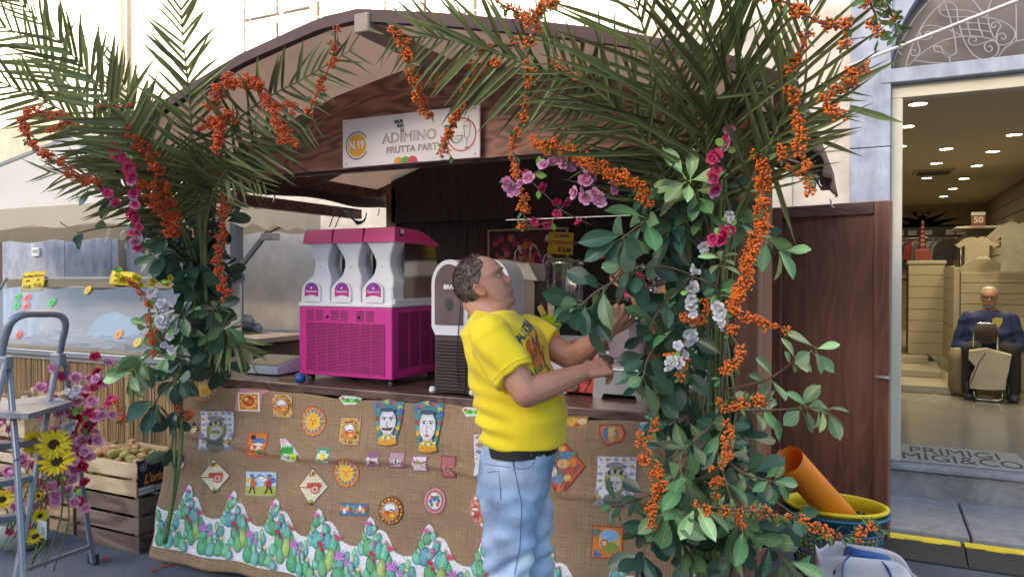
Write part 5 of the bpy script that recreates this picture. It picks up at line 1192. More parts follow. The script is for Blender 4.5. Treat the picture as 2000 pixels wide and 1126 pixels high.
for z in (.2,.5,.8):q=MB(); q.tube([(cl,YC-.001,z),(cr_,YC-.001,z)],.0012,4); q.build('binding_wire',mat('wire_brown',(0.16,0.10,0.06),0.6),FC)
# slanted glass case
gz=1.60; gy=YC+.33; gl=onY(32,535,gy).x-.15; grr=cr_-.08
cgl=glass_mat('case_glass',(0.88,0.88,0.90),0.05,0.03)
q=MB(); q.add([(cl+.5,YC+.0,zt_+.03),(grr+.05,YC+.0,zt_+.03),(grr,gy,gz),(gl,gy,gz)],[(0,1,2,3)]); q.build('front_pane',cgl,FC)
q=MB(); q.add([(gl,gy,gz),(grr,gy,gz),(grr,gy+.35,gz+.0),(gl,gy+.35,gz)],[(0,1,2,3)]); q.build('top_pane',cgl,FC)
q=MB(); q.beam((gl,gy,gz),(grr,gy,gz),.02,.02); q.build('pane_rail',alub,FC)
q=MB(); q.beam((gl,gy,gz),(cl+.5,YC,zt_+.02),.02,.02); q.build('pane_rail',alub,FC)
q=MB(); q.beam((grr,gy,gz),(grr+.05,YC,zt_+.02),.02,.02); q.build('pane_rail',alub,FC)
q=MB(); q.bbox((gl,gy-.0,gz-.09),(grr,gy+.02,gz-.02),.004); q.build('price_rail',mat('beige_rail',(0.38,0.34,0.27),0.5),FC)
q=MB(); q.box((gl,gy+.34,zt_),(grr,gy+.36,gz-.05)); q.build('back_sheet',mat('case_back',(0.40,0.38,0.38),0.5,n=(2,0.15)),FC)
q=MB(); q.box((cl+.5,YC+.05,zt_+.001),(grr,gy+.33,zt_+.02)); q.build('case_floor',mat('case_floor',(0.44,0.36,0.26),0.4,n=(3,0.2)),FC)
# plastic film and blue tray in the case
def crump(u,v,s_):return .05*mnoise.noise(Vector((u*6,v*6,s_)))
a=onY(70,640,YC+.2); b=onY(290,650,YC+.2)
q=MB(); q.grid(lambda u,v:Vector((a.x+(b.x-a.x)*u,YC+.08+.2*v,zt_+.05+.10*v+crump(u,v,3)*1.2)),30,10); tag(q.build('plastic_film',mat('clear_film',(0.55,0.57,0.60),0.15,alpha=0.45)),'crumpled clear plastic film lying in the glass case','plastic film')
a=onY(185,622,YC+.3); b=onY(285,640,YC+.3)
q=MB(); q.grid(lambda u,v:Vector((a.x+(b.x-a.x)*u,YC+.2+.1*v,zt_+.10+.24*v*(1-abs(u-.45))+.02*sin(u*9))),12,6); tag(q.build('blue_bag',mat('pale_blue_bag',(0.40,0.55,0.66),0.5,alpha=0.9)),'pale blue plastic bag standing in the glass case','bag')
q=MB(); a=onY(240,655,YC+.25); q.bbox((a.x-.22,YC+.1,zt_+.022),(a.x+.22,YC+.32,zt_+.06),.01); tag(q.build('wooden_tray',mat('tray_tan',(0.40,0.28,0.15),0.6)),'flat tan tray at the right end of the glass case','tray')
yl=mat('yellow_sheet',(0.66,0.50,0.02),0.6,n=(3,0.08)); inkb=mat('marker_ink',(0.10,0.05,0.03),0.6)
def ysheet(px,py,w,h,lines,lab,rot):
    c=onY(px,py,gy-.04); t=thing('price_sheet',lab,'price sign',c); M=Matrix.Translation(c) @ Matrix.Rotation(pi/2-.2,4,'X') @ Matrix.Rotation(rot,4,'Z')
    q=MB(); q.grid(lambda u,v:M @ Vector((w*(u-.5),h*(v-.5),.006*sin(u*5))),8,4); solidify(q.build('sheet',yl,t),.001)
    for (s_,u,v,sz) in lines:text_obj('lettering',s_,sz,M @ Matrix.Translation((u*w,v*h,.008)),inkb,t,bold=.0004)
ysheet(64,550,.32,.19,[("Fico d'India",-.22,.28,.034),('Gelsi Succo',.27,.30,.030),('al kilo',-.2,.05,.026),('0,30',.28,.06,.024),('€ 2,50',-.2,-.25,.042),('€ 2,50',.27,-.18,.040)],'yellow price sheet with handwriting on the left of the glass case',.05)
ysheet(238,543,.30,.12,[('Kiwi',-.2,.2,.03),('Limoni',-.15,-.2,.03)],'yellow price sheet half hidden by leaves on the right of the glass case',-.05)
fl={'green':mat('neon_green',(0.02,0.55,0.08),0.5),'red':mat('neon_red',(0.80,0.10,0.07),0.5),'orange':mat('neon_orange',(0.80,0.30,0.03),0.5),'gold':mat('neon_gold',(0.72,0.52,0.02),0.5)}
pn=Vector((0,gy-YC,gz-zt_-.03)).cross(Vector((1,0,0))); p0=Vector((0,YC,zt_+.03))
for (px,py,c_,lab) in ((37,580,'green','upper green starburst at the left end'),(35,597,'green','lower green starburst at the left end'),(56,581,'red','upper red starburst at the left end'),(54,598,'red','lower red starburst at the left end'),(104,590,'green','lone tilted green starburst'),(14,651,'green','green starburst by the bottom left corner'),(39,653,'red','red starburst by the ladder top'),(174,566,'gold','gold starburst near the top'),(235,652,'orange','orange starburst near the bottom right'),(271,668,'gold','yellow starburst in the bottom right corner')):
    c=onP(px,py,p0,pn); c.y -= .012; q=MB(); M=Matrix.Translation(c) @ Matrix.Rotation(radians(60),4,'X') @ Matrix.Rotation(px*.7,4,'Z')
    q.prism([((.050 if i % 2 else .030)*cos(pi*i/10),(.050 if i % 2 else .030)*sin(pi*i/10)) for i in range(20)],.0015,M)
    t=thing('price_star',lab+' stuck on the glass case','price sticker',c,'starburst stickers on the glass'); q.build('paper',fl[c_],t)
    text_obj('lettering','€ 2',.026,M @ Matrix.Translation((0,0,.002)),inkb,t,bold=.0005)
# white canopy on a grey pole
cloth_w=mat('white_canopy',(0.70,0.66,0.62),0.8,n=(2,0.05),bump=(6,0.2,0.01),transl=0.4)
CP=thing('market_umbrella','large white and cream market canopy on a grey pole at the left','canopy',(-6.6,4.9,0))
cx0,cx1,cy0,cy1=-9.6,onY(612,400,5.35).x,3.9,5.45
apx=Vector(((cx0+cx1)/2,(cy0+cy1)/2,2.98)); ze=2.20
def edge(u):   # around the rectangle
    P=[Vector((cx0,cy0,ze)),Vector((cx1,cy0,ze)),Vector((cx1,cy1,ze)),Vector((cx0,cy1,ze))]; k=u*4; i=int(k) % 4; return P[i].lerp(P[(i+1) % 4],k-int(k)) if u < 1 else P[0]
q=MB(); q.grid(lambda u,v:edge(u).lerp(apx,v)-Vector((0,0,.10*sin(pi*v)*(1-.3*cos(u*8*pi)))),48,12); q.build('canopy_cloth',cloth_w,CP)
q=MB(); q.grid(lambda u,v:edge(u)-Vector((0,0,(.17+.02*sin(u*150))*v))+Vector((0.012*sin(u*170)*v,0.012*cos(u*160)*v,0)),120,3); q.build('canopy_valance',mat('cream_valance',(0.60,0.54,0.42),0.8,bump=(6,0.2,0.01),transl=0.35),CP)
pol=mat('blue_grey_pole',(0.15,0.18,0.24),0.4,0.3)
a=onY(463,500,5.2); q=MB(); q.bbox((a.x-.045,5.15,0),(a.x+.045,5.24,2.35),.01); q.build('pole',pol,CP)
b=onY(455,540,5.15); c=onY(520,457,5.1); q=MB(); q.beam(b,c+(c-b)*.05,.03,.04); q.beam(c,onY(575,430,5.3),.02,.02); q.build('strut',pol,CP)
q=MB(); q.bbox((b.x-.05,5.12,b.z-.05),(b.x+.04,5.26,b.z+.03),.01); q.build('clamp',blk,CP)
c=onY(528,460,5.05); q=MB(); q.bbox((c.x-.07,5.0,c.z-.04),(c.x+.07,5.1,c.z+.02),.008); tag(q.build('floodlight',mat('grey_cast',(0.35,0.35,0.36),0.4,0.5)),'small grey floodlight on the end of the canopy strut','lamp')
for p in ((cx0+.1,cy0+.1),(cx1-.1,cy0+.1)):q=MB(); q.beam((p[0],p[1],ze),apx,.03,.03); q.build('rib',pol,CP)
# bench, brick stack, iron bollard behind the left post
a=onY(425,655,4.1); b=onY(507,650,4.1)
t=thing('wooden_cabinet','low dark wooden cabinet with board top behind the left end of the counter','cabinet',(a.x,4.2,0)); q=MB(); q.bbox((a.x,4.1,0.01),(b.x-.06,4.6,a.z-.05),.005); q.build('body',mat('old_dark_wood',(0.085,0.055,0.045),0.7,n=(5,.2)),t)
q=MB(); q.bbox((a.x-.02,4.07,a.z-.049),(b.x,4.63,a.z-.005),.005); q.build('top_board',MATS['weathered_wood'],t)
for i,py in enumerate((678,703)):
    c=onY(520,py,4.75); q=MB(); q.bbox((c.x-.12,4.75,c.z-.045),(c.x+.12,4.9,c.z+.04),.012); tag(q.build('tuff_block',mat('tuff',(0.36,0.27,0.20),0.9,n=(20,.35),bump=(40,.8,.006))),['upper','lower'][i]+' rough tuff block stacked behind the kitchen scale','stone block')
c=onY(480,645,5.0); q=MB(); q.lathe((c.x,5.0,0),[(.09,0),(.09,.9),(.07,.95),(.065,c.z+.02),(.08,c.z+.04),(.08,c.z+.09),(.05,c.z+.14),(0,c.z+.15)],14); q.bbox((c.x+.06,4.95,c.z+.0),(c.x+.16,5.05,c.z+.04),.01); q.tube([(c.x+.14,5,c.z-.1),(c.x+.14,5,c.z+.07)],.03,8); tag(q.build('iron_fountain',pol),'blue grey iron standpipe behind the left end of the stall','standpipe')
# ------------------------------------------------------------------ step ladder
LD=thing('step_ladder','grey folding metal step ladder standing open at the left edge','ladder',onZ(100,1110,0))
fr_t=at(128,612,3.72); fl_t=at(28,612,3.55)
legs={}
FRb=onZ(46,1180,0); FRm=at(128,625,3.70)
# right hand leg pair: from the bend at (128,640) the rear leg runs to (180,1090); front legs to (45,1200) and left
rr_b=onZ(182,1098,0); 
topR=at(130,640,3.80); topL=at(18,640,3.50)
midR=at(122,700,3.82)
def bar(nm,pts,w,h=None,bev=0):
    q=MB()
    for a_,b_ in zip(pts,pts[1:]):q.beam(a_,b_,w,h or w,up=(0.3,1,0),bev=.004)
    return q.build(nm,alu,LD)
hoop=smooth_curve([at(0,705,3.58),at(6,670,3.58),at(20,630,3.58),at(45,614,3.62),at(80,612,3.70),at(115,614,3.78),at(128,632,3.81),at(121,668,3.82),at(114,706,3.83)],6)
q=MB(); q.tube(hoop,.0165,8,flat=1.3); q.build('hand_rail',alu,LD)
hR,hL=at(118,700,3.83),at(12,706,3.58)
fbR=onZ(75,1145,0); fbR=onZ(52,1120,0)*0+hR  # placeholder replaced below
# front frame (near) : climbing stiles with treads, feet to the lower left
stR0,stR1=hR,at(-2+40,1000,3.30)
bar('stile',[at(111,706,3.83),at(30,1130,3.52)],.045,.022)
bar('stile',[at(10,706,3.56),at(-70,1080,3.30)],.045,.022)
# the two rear legs
bar('rear_leg',[at(126,706,3.86),onZ(182,1098,0.01)],.036,.022)
bar('rear_leg',[at(16,706,3.60),at(33,900,3.40),at(46,1135,3.25)],.042,.022)
for (c_) in (hR+Vector((0,-.012,0)),hL+Vector((0.01,-.012,0))):q=MB(); q.bbox((c_.x-.04,c_.y-.02,c_.z-.035),(c_.x+.04,c_.y+.02,c_.z+.03),.008); q.build('hinge',alu,LD)
q=MB(); p=[at(0,783,3.45),at(50,798,3.35),at(140,790,3.72),at(92,780,3.95),at(0,776,3.8)]
pl=[at(-30,792,3.45),at(55,800,3.40),at(142,792,3.74),at(96,781,3.95),at(0,781,3.75)]
zpl=sum(v.z for v in pl)/5; vs_=[Vector((v.x,v.y,zpl)) for v in pl]+[Vector((v.x,v.y,zpl-.025)) for v in pl]
q.add(vs_,[(0,1,2,3,4),(9,8,7,6,5)]+[(i,5+i,5+(i+1) % 5,(i+1) % 5) for i in range(5)]); q.build('platform',mat('worn_metal',(0.24,0.25,0.29),0.5,0.4,n=(14,0.4)),LD)
for (pa,pb) in (((-10,872),(76,862)),((-20,948),(60,932)),((-40,1020),(44,1006))):
    tt=3.83-(pb[1]-706)/424*.31
    q=MB(); q.beam(at(pa[0]-20,pa[1]+2,tt-.22),at(pb[0],pb[1],tt),.07,.03,bev=.004); q.build('tread',alu,LD)
q=MB(); q.beam(at(48,1112,3.27),at(176,1066,4.14),.022,.018,bev=.003); q.build('foot_bar',alu,LD)
c=onZ(182,1098,0); q=MB(); q.bbox((c.x-.028,c.y-.02,0.0),(c.x+.028,c.y+.02,.05),.006); q.build('rubber_foot',rub,LD)
# ------------------------------------------------------------------ crates
cw1=wood_mat('pale_crate_wood',(0.40,0.29,0.18),(0.62,0.48,0.33),(0.3,1,1),0.75,5,bump=.2); cw2=wood_mat('brown_crate_wood',(0.22,0.14,0.08),(0.42,0.28,0.17),(0.3,1,1),0.75,5,bump=.2); cw3=wood_mat('weathered_crate_wood',(0.085,0.055,0.045),(0.20,0.145,0.12),(0.3,1,1),0.8,5,bump=.2)
nail=mat('nail',(0.1,0.09,0.08),0.5,.6)
def crate(P0,ux,L,W,H,n,wm,lab,gap=.018,slatpanel=None,front=True):
    """P0 front corner on the floor; ux along the long front side, W goes back-right"""
    ux=Vector(ux).normalized(); uy=Vector((-ux.y,ux.x,0)); t=thing('fruit_crate',lab,'crate',P0); M=Matrix(((ux.x,uy.x,0,P0[0]),(ux.y,uy.y,0,P0[1]),(0,0,1,P0[2]),(0,0,0,1)))
    hs=(H-(n-1)*gap)/n; e=.012
    for k in range(n):
        z0=k*(hs+gap); rr2=random.uniform(-.002,.002)
        for y in (0,W-.009):q=MB(); q.bbox((0,y+rr2,z0),(L,y+.009+rr2,z0+hs),.0015,M=M); q.build('slat',wm,t)
        for x in (.010,L-.019):q=MB(); q.bbox((x,.010,z0),(x+.009,W-.010,z0+hs),.0015,M=M); q.build('slat',wm,t)
    for x in (.02,L-.05):
        for y in (.0095,W-.04):q=MB(); q.bbox((x,y,0),(x+.03,y+.03,H+.02),.002,M=M); q.build('corner_block',wm,t)
    for k in range(4):q=MB(); q.bbox((.02,.02+k*(W-.04)/4,.002),(L-.02,.02+(k+.9)*(W-.04)/4,.010),.001,M=M); q.build('bottom_slat',wm,t)
    for k in range(n):
        for x in (.03,L-.035,L/2):q=MB(); q.lathe(M @ Vector((x,-.0005,(k+.5)*(hs+gap)-gap*.5)),[(.0025,0),(0,.002)],6,M=M.to_3x3().to_4x4() @ Matrix.Rotation(pi/2,4,'X')); q.build('nail',nail,t)
    return t,M
kc=onZ(272,1082,0); kl=onZ(150,1052,0); kr=onZ(345,1066,0)
# long side: from the left corner to the near corner
ux=(kc-kl); LL=ux.length; uxn=ux.normalized(); 
crH=.31
crate((kl.x,kl.y,0.002),uxn,LL,.40,crH,3,cw3,'dark weathered slatted crate on the asphalt under the prickly pears')
top,MT=crate((kl.x-.015*uxn.x,kl.y-.01,crH+.022),uxn,LL+.01,.40,.19,2,cw1,'pale wooden crate full of prickly pears with printed black end')
# printed black end panel
uy=Vector((-uxn.y,uxn.x,0)); Lx=LL+.01
Me=MT @ Matrix.Translation((Lx-.006,.0,.0)) @ Matrix(((0,0,1,0),(1,0,0,0),(0,1,0,0),(0,0,0,1)))
q=MB(); q.bbox((.004,.002,0),(.396,.205,.004),.001,M=Me); q.build('end_panel',mat('navy_black_card',(0.022,0.026,0.04),0.5),top)
text_obj('lettering',"L'orto di Sicilia",.074,Me @ Matrix.Translation((.215,.095,.0048)) @ Matrix.Rotation(.03,4,'Z') @ Matrix(((1,.25,0,0),(0,1,0,0),(0,0,1,0),(0,0,0,1))),fl['orange'],top,bold=.003,xs=.72)
q=MB(); q.box((.012,.03,.0045),(.12,.05,.0055),(.65,.65,.68),M=Me); q.box((.125,.012,.0045),(.38,.045,.0055),(.55,.56,.62),M=Me); q.box((.012,.008,.0045),(.12,.026,.0055),(.6,.6,.64),M=Me); ring(q,Me @ Matrix.Translation((.045,.165,.0052)),.018,.022,n=20,col=(.6,.6,.62)); ring(q,Me @ Matrix.Translation((.045,.165,.0052)),0,.011,n=5,col=(.5,.5,.52))
for cx in (.20,.26,.32):ring(q,Me @ Matrix.Translation((cx,.17,.005+cx*.001)),0,.028,n=12,asp=1.3,col=(.10,.09,.04))
q.build('print',prt,top)
# prickly pears
pearm=mat('prickly_pear_skin',(1,1,1),0.6,attr=True,n=(30,.3),bump=(90,.4,.003))
def pear_mesh(col,s_):
    q=MB(); q.lathe((0,0,0),[(0,-.037),(.014,-.035),(.024,-.02),(.028,.002),(.024,.022),(.016,.033),(.012,.033),(0,.029)],12,col)
    for i in range(10):
        a=i*2.4; z=-.022+.045*((i*.37) % 1); q.ell((.0255*cos(a),.0255*sin(a),z),.0022,5,3,(.25,.16,.06))
    return q.mesh('prickly_pear',pearm)
pms=[pear_mesh(c,1) for c in ((.34,.20,.07),(.38,.24,.10),(.30,.22,.07),(.36,.16,.09),(.26,.24,.06))]
descr=['on the pile at the back left','in the middle of the pile','at the front of the pile','near the right end of the pile','showing through the gap']
rr=random.Random(11); cnt=0
for lay,zz in ((0,.05),(1,.095),(2,.145),(3,.19)):
    for i in range(8 if lay < 3 else 5):
        for j in range(5 if lay < 3 else 3):
            x=.06+i*(Lx-.12)/(7 if lay < 3 else 6)+rr.uniform(-.01,.01)+(.03 if lay == 3 else 0); y=.06+j*.07+rr.uniform(-.01,.01)+(.05 if lay == 3 else 0)
            if lay in (0,1) and j > 0 :continue
            P=MT @ Vector((x,y,zz+rr.uniform(-.006,.012)-(.02 if lay == 3 and i in (0,4) else 0)))
            o=inst('prickly_pear',pms[rr.randrange(5)],Matrix.Translation(P) @ Matrix.Rotation(rr.uniform(0,6),4,'Z') @ Matrix.Rotation(rr.uniform(.9,2.0),4,'X') @ Matrix.Scale(rr.uniform(1.0,1.25),4))
            tag(o,'brown green prickly pear fruit heaped in the pale wooden crate','fruit','prickly pears in the pale crate')
# crates behind the ladder
k2=onZ(150,1052,0); a2=Vector((kl.x-uxn.x*.06 ,kl.y-uxn.y*.06+.03,0.002))-uxn*.52
crate(a2,uxn,.50,.32,.26,3,cw2,'brown slatted crate on the asphalt left of the dark crate')
crate(a2+Vector((0.0,.015,.283)),uxn,.50,.32,.22,2,cw2,'brown slatted crate stacked second behind the sunflowers')
crate(a2-uxn*.56+Vector((0,.03,0)),uxn,.50,.32,.26,3,cw1,'pale slatted crate on the ground at the left edge of the photo')
crate(a2-uxn*.56+Vector((0,.04,.283)),uxn,.50,.32,.22,3,cw1,'pale slatted crate second from the ground at the left edge')
crate(a2-uxn*.50+Vector((0,.05,.53)),uxn,.42,.32,.26,2,cw1,'topmost pale crate at the left edge behind the ladder platform')
# ------------------------------------------------------------------ basket, orange roll, shopping bag at the right
bc=at(1630,1150,3.78); bc=Vector((bc.x,bc.y,0))
tb=bc
blp=mat('blue_basket_plastic',(0.02,0.12,0.22),0.4); yp=mat('yellow_basket_plastic',(0.68,0.55,0.02),0.4)
RTOP=.245
def basket(name,lab,m_,r0,r1,z0,z1,cut,yoff=0,inner=1.0):
    t=thing(name,lab,'basket',(bc.x,bc.y,z0)); n=44; nr=16; q=MB()
    def R(z):return r0+(r1-r0)*(z-z0)/(z1-z0)
    E=.8
    for k in range(n):      # vertical ribs
        a=2*pi*k/n; pts=[(bc.x+R(z)*cos(a),bc.y+R(z)*sin(a)*E,z) for z in (z0,(z0+cut)/2,cut)]; q.tube(pts,.0035,4,sm=False)
    tag(q.build('ribs',m_,t),kind='stuff'); q=MB()
    for i in range(nr):
        z=z0+(cut-z0)*i/(nr-1); q.tube([(bc.x+(R(z)+.001)*cos(a),bc.y+(R(z)+.001)*sin(a)*E,z) for a in [2*pi*k/n for k in range(n+1)]],.0032 if i % 5 else .006,4,cap=False,sm=False)
    tag(q.build('hoops',m_,t),kind='stuff')
    q=MB(); n2=48
    vs_=[]; 
    for (rr_,z) in ((R(cut),cut-.004),(R(z1),z1-.01),(R(z1)+.018,z1-.012),(R(z1)+.020,z1),(R(z1)+.0,z1+.004),(R(z1)-.006,z1-.006),(R(cut)-.005,cut-.004)):vs_ += [(bc.x+rr_*cos(2*pi*k/n2),bc.y+rr_*sin(2*pi*k/n2)*E,z) for k in range(n2)]
    fs_=[(i*n2+j,i*n2+(j+1) % n2,((i+1) % 7)*n2+(j+1) % n2,((i+1) % 7)*n2+j) for i in range(7) for j in range(n2)]
    q.add(vs_,fs_,sm=True); q.build('rim',m_,t); q=MB(); q.lathe((bc.x,bc.y,z0),[(0,0),(r0,0),(r0,.004),(0,.004)],24); q.build('bottom',m_,t)
    return t
basket('blue_basket','dark blue plastic laundry basket standing by the open stall door',blp,.165,.238,.004,.425,.34)
basket('yellow_basket','yellow plastic basket nested inside the dark blue one',yp,.155,.230,.02,.455,.39)
# rolled orange sheet leaning in the basket
a=Vector((bc.x+.06,bc.y+.05,.34)); b=onY(1540,896,3.74)
d=(b-a); L_=d.length; dn=d.normalized(); xx=dn.cross(Vector((0,1,0.2))).normalized(); yy=dn.cross(xx)
def roll(u,v):
    th=-1.2+u*2*pi*1.32; r=.078-.012*u+.012*max(0,u-.8)*5*(.4+v*0); return a+dn*(L_*v)+(xx*cos(th)+yy*sin(th))*r
q=MB(); q.grid(roll,54,10); solidify(q.build('paper_roll',mat('orange_sheet',(0.86,0.27,0.012),0.45,n=(3,.06),transl=0.25)),.002); o=COL.objects['paper_roll']; tag(o,'bright orange rolled plastic sheet leaning in the nested baskets','roll')
# white shopping bag with blue handles on the ground
g0=onZ(1600,1135,0.0); BG=thing('shopping_bag','white shopping bag with blue handles slumped on the asphalt by the baskets','bag',(g0.x,g0.y,0))
bagm=mat('white_woven_bag',(0.62,0.62,0.68),0.5,n=(6,.06),bump=(18,.4,.01)); blh=mat('blue_webbing',(0.03,0.10,0.34),0.6)
A0=at(1575,1060,3.70); A1=at(1725,1082,3.80); Bt=.33; 
bx0,bx1=onZ(1575,1130,0.1).x,onZ(1800,1130,.1).x; by=onZ(1650,1130,.1).y-.08
bc2=at(1692,1100,3.2); BW=.225; BCX=bc2.x; by=bc2.y; BG.location=(BCX,by,0); bx0=BCX-BW; bx1=BCX+BW
def bag(u,v,k=1.0):
    th=2*pi*u; c,s_=cos(th),sin(th); x=BCX+BW*k*abs(c)**.35*(1 if c > 0 else-1)*(1-.10*v); y=by+.12*k*abs(s_)**.6*(1 if s_ > 0 else-1)*(1-.35*v)
    z=.008+v*(.395-.09*max(0,c)**2+.018*sin(th*4+1)); n=.012*mnoise.noise(Vector((x*9,y*9,z*14))); return Vector((x+n,y+n*1.4+.01*sin(x*30)*v,z))
q=MB(); q.grid(bag,90,18); solidify(q.build('bag_body',bagm,BG),.003); q=MB(); q.box((bx0+.10,by-.04,.012),(bx1-.12,by+.04,.30)); q.build('contents',mat('cardboard_brown',(0.24,0.15,0.09),0.8,n=(4,.2)),BG)
def strap(y,sg_,lean):
    F=lambda dx,z,dy:Vector((BCX+dx,y+dy,z)); P=[F(-.09,.05,-.026*sg_),F(-.09,.25,-.018*sg_),F(-.09,.36,-.004*sg_),F(-.08,.40,lean*.4),F(-.04,.41,lean),F(.04,.405,lean),F(.08,.385,lean*.6),F(.095,.345,-.004*sg_),F(.095,.24,-.018*sg_),F(.095,.05,-.026*sg_)]
    q=MB(); q.tube(smooth_curve(P,6),.018,8,flat=.14,rv=(1,0,0)); q.build('handle',blh,BG)
strap(by-.105,1,.05); strap(by+.08,-1,-.08)
q=MB(); rr=random.Random(4)
for (px,py,rot) in ((1592,1078,.2),(1600,1084,.9),(1610,1076,-.4),(1615,1090,.5),(1604,1068,1.4),(1622,1082,2.)):
    c=Vector((BCX-BW*.75+(px-1592)*.004,by-.118,.355-(py-1068)*.0032))
    q.add([c+Vector((-.02*cos(rot),-.002,-.02*sin(rot))),c+Vector((.006*sin(rot),-.003,-.006*cos(rot))),c+Vector((.02*cos(rot),-.002,.02*sin(rot))),c+Vector((-.006*sin(rot),-.003,.006*cos(rot)))],[(0,1,2,3)],(.05,.07,.05))
q.build('leaf_print',prt,BG)
# ------------------------------------------------------------------ greenery, berries and blossoms
RP=random.Random(21)
def leaf_mat(name,top,under,rough=0.35,vary=0.42,spec=0.5):
    m=bpy.data.materials.new(name); m.use_nodes=True; N=m.node_tree.nodes; L=m.node_tree.links; P=N['Principled BSDF']
    oi=N.new('ShaderNodeObjectInfo'); ge=N.new('ShaderNodeNewGeometry'); at_=N.new('ShaderNodeAttribute'); at_.attribute_name='Col'
    mx=N.new('ShaderNodeMix'); mx.data_type='RGBA'; mx.inputs[6].default_value=(*top,1); mx.inputs[7].default_value=(*under,1); L.new(ge.outputs['Backfacing'],mx.inputs[0])
    hs=N.new('ShaderNodeHueSaturation'); mr=N.new('ShaderNodeMapRange'); mr.inputs[3].default_value=1-vary; mr.inputs[4].default_value=1+vary*1.5; L.new(oi.outputs['Random'],mr.inputs[0]); L.new(mr.outputs[0],hs.inputs['Value'])
    mh=N.new('ShaderNodeMath'); mh.operation='MULTIPLY_ADD'; mh.inputs[1].default_value=0.06; mh.inputs[2].default_value=0.47; L.new(oi.outputs['Random'],mh.inputs[0]); L.new(mh.outputs[0],hs.inputs['Hue'])
    m2=N.new('ShaderNodeMix'); m2.data_type='RGBA'; m2.blend_type='MULTIPLY'; m2.inputs[0].default_value=1; L.new(mx.outputs[2],m2.inputs[6]); L.new(at_.outputs['Color'],m2.inputs[7])
    L.new(m2.outputs[2],hs.inputs['Color']); L.new(hs.outputs[0],P.inputs['Base Color']); P.inputs['Roughness'].default_value=rough; P.inputs['Specular IOR Level'].default_value=spec
    tr=N.new('ShaderNodeBsdfTranslucent'); ms=N.new('ShaderNodeMixShader'); ms.inputs[0].default_value=0.18; L.new(hs.outputs[0],tr.inputs[0]); L.new(P.outputs[0],ms.inputs[1]); L.new(tr.outputs[0],ms.inputs[2]); L.new(ms.outputs[0],N['Material Output'].inputs[0])
    MATS[name]=m; return m
lm_dark=leaf_mat('dark_glossy_leaf',(0.042,0.095,0.058),(0.19,0.27,0.14),0.30)
lm_mid=leaf_mat('mid_green_leaf',(0.11,0.20,0.085),(0.25,0.33,0.15),0.35)
lm_pale=leaf_mat('pale_green_leaf',(0.30,0.42,0.20),(0.33,0.43,0.22),0.45)
lm_deep=leaf_mat('deep_green_leaf',(0.030,0.072,0.052),(0.11,0.16,0.09),0.30)  # darkest of the leaf greens
lm_palm=leaf_mat('palm_leaflet',(0.15,0.17,0.065),(0.22,0.24,0.12),0.45,0.35)
lm_small=leaf_mat('firethorn_leaf',(0.07,0.14,0.035),(0.14,0.20,0.07),0.4)
barkm=mat('twig_bark',(0.13,0.085,0.055),0.8,n=(30,.3)); stemg=mat('green_stem',(0.14,0.19,0.06),0.5,n=(20,.25)); rach=mat('palm_rib',(0.18,0.22,0.08),0.45,n=(8,.2))
def leaf_mesh(name,m_,w=.42,tip=.62,fold=.18,curl=.10,nv=6,point=.25,vein=True,wave=.0):
    """unit leaf along +y, width w, petiole included"""
    q=MB(); pet=.16; rows=[]
    for i in range(nv+1):
        t=i/nv; s=max(0.0,sin(pi*t**(math.log(.5)/math.log(tip))))**.75 if 0 < t < 1 else 0
        if t > .85:s *= 1-point*(t-.85)/.15
        hw=w/2*s+.004; y=pet+(1-pet)*t; z=-curl*t*t
        rows.append([(-hw,y,z+fold*hw+wave*sin(t*9)),(-hw*.5,y,z+fold*hw*.35),(-.006,y,z),(.006,y,z),(hw*.5,y,z+fold*hw*.35),(hw,y,z+fold*hw-wave*sin(t*9+1))])
    vs=[p for r in rows for p in r]
    for i in range(nv):
        for j in range(5):
            c=(1.9,1.9,1.5) if j == 2 and vein else (1,1,1) if j in (1,3) else (.9,.93,.9)
            q.f.append((6*i+j,6*i+j+1,6*i+7+j,6*i+6+j)); q.c.append(c); q.m.append(0); q.sm.append(j != 2)
    q.v=vs
    q.tube([(0,0,0),(0,pet*.6,.006),(0,pet+.02,0)],[.011,.009,.008],4,(2.2,2.2,1.3))
    return q.mesh(name,m_)
LD_=[leaf_mesh('leaf',lm_dark,.42,.62,.2,.10),leaf_mesh('leaf',lm_dark,.38,.60,.35,.2),leaf_mesh('leaf',lm_dark,.46,.64,.12,.04,wave=.008)]
LM_=[leaf_mesh('leaf',lm_mid,.42,.62,.2,.12),leaf_mesh('leaf',lm_mid,.38,.6,.3,.25)]
LP_=[leaf_mesh('leaf',lm_pale,.40,.62,.2,.05),leaf_mesh('leaf',lm_pale,.36,.6,.35,.2)]
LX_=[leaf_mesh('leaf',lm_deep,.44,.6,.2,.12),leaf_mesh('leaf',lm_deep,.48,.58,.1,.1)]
def palm_mesh(dr,w):
    q=MB(); n=5; rows=[]
    for i in range(n+1):
        t=i/n; hw=w*(1.0 if .1 < t < .6 else .75 if t <= .1 else max(.06,(1-t)/.4)); z=-dr*t*t
        rows += [(-hw,t,z+hw*.8),(0,t,z),(hw,t,z+hw*.8)]
    for i in range(n):
        for j in range(2):q.f.append((3*i+j,3*i+j+1,3*i+4+j,3*i+3+j)); q.c.append((1,1,1) if j else (.85,.85,.85)); q.m.append(0); q.sm.append(False)
    q.v=rows; return q.mesh('leaflet',lm_palm)
PM_=[palm_mesh(.02,.026),palm_mesh(.12,.030),palm_mesh(.25,.024)]
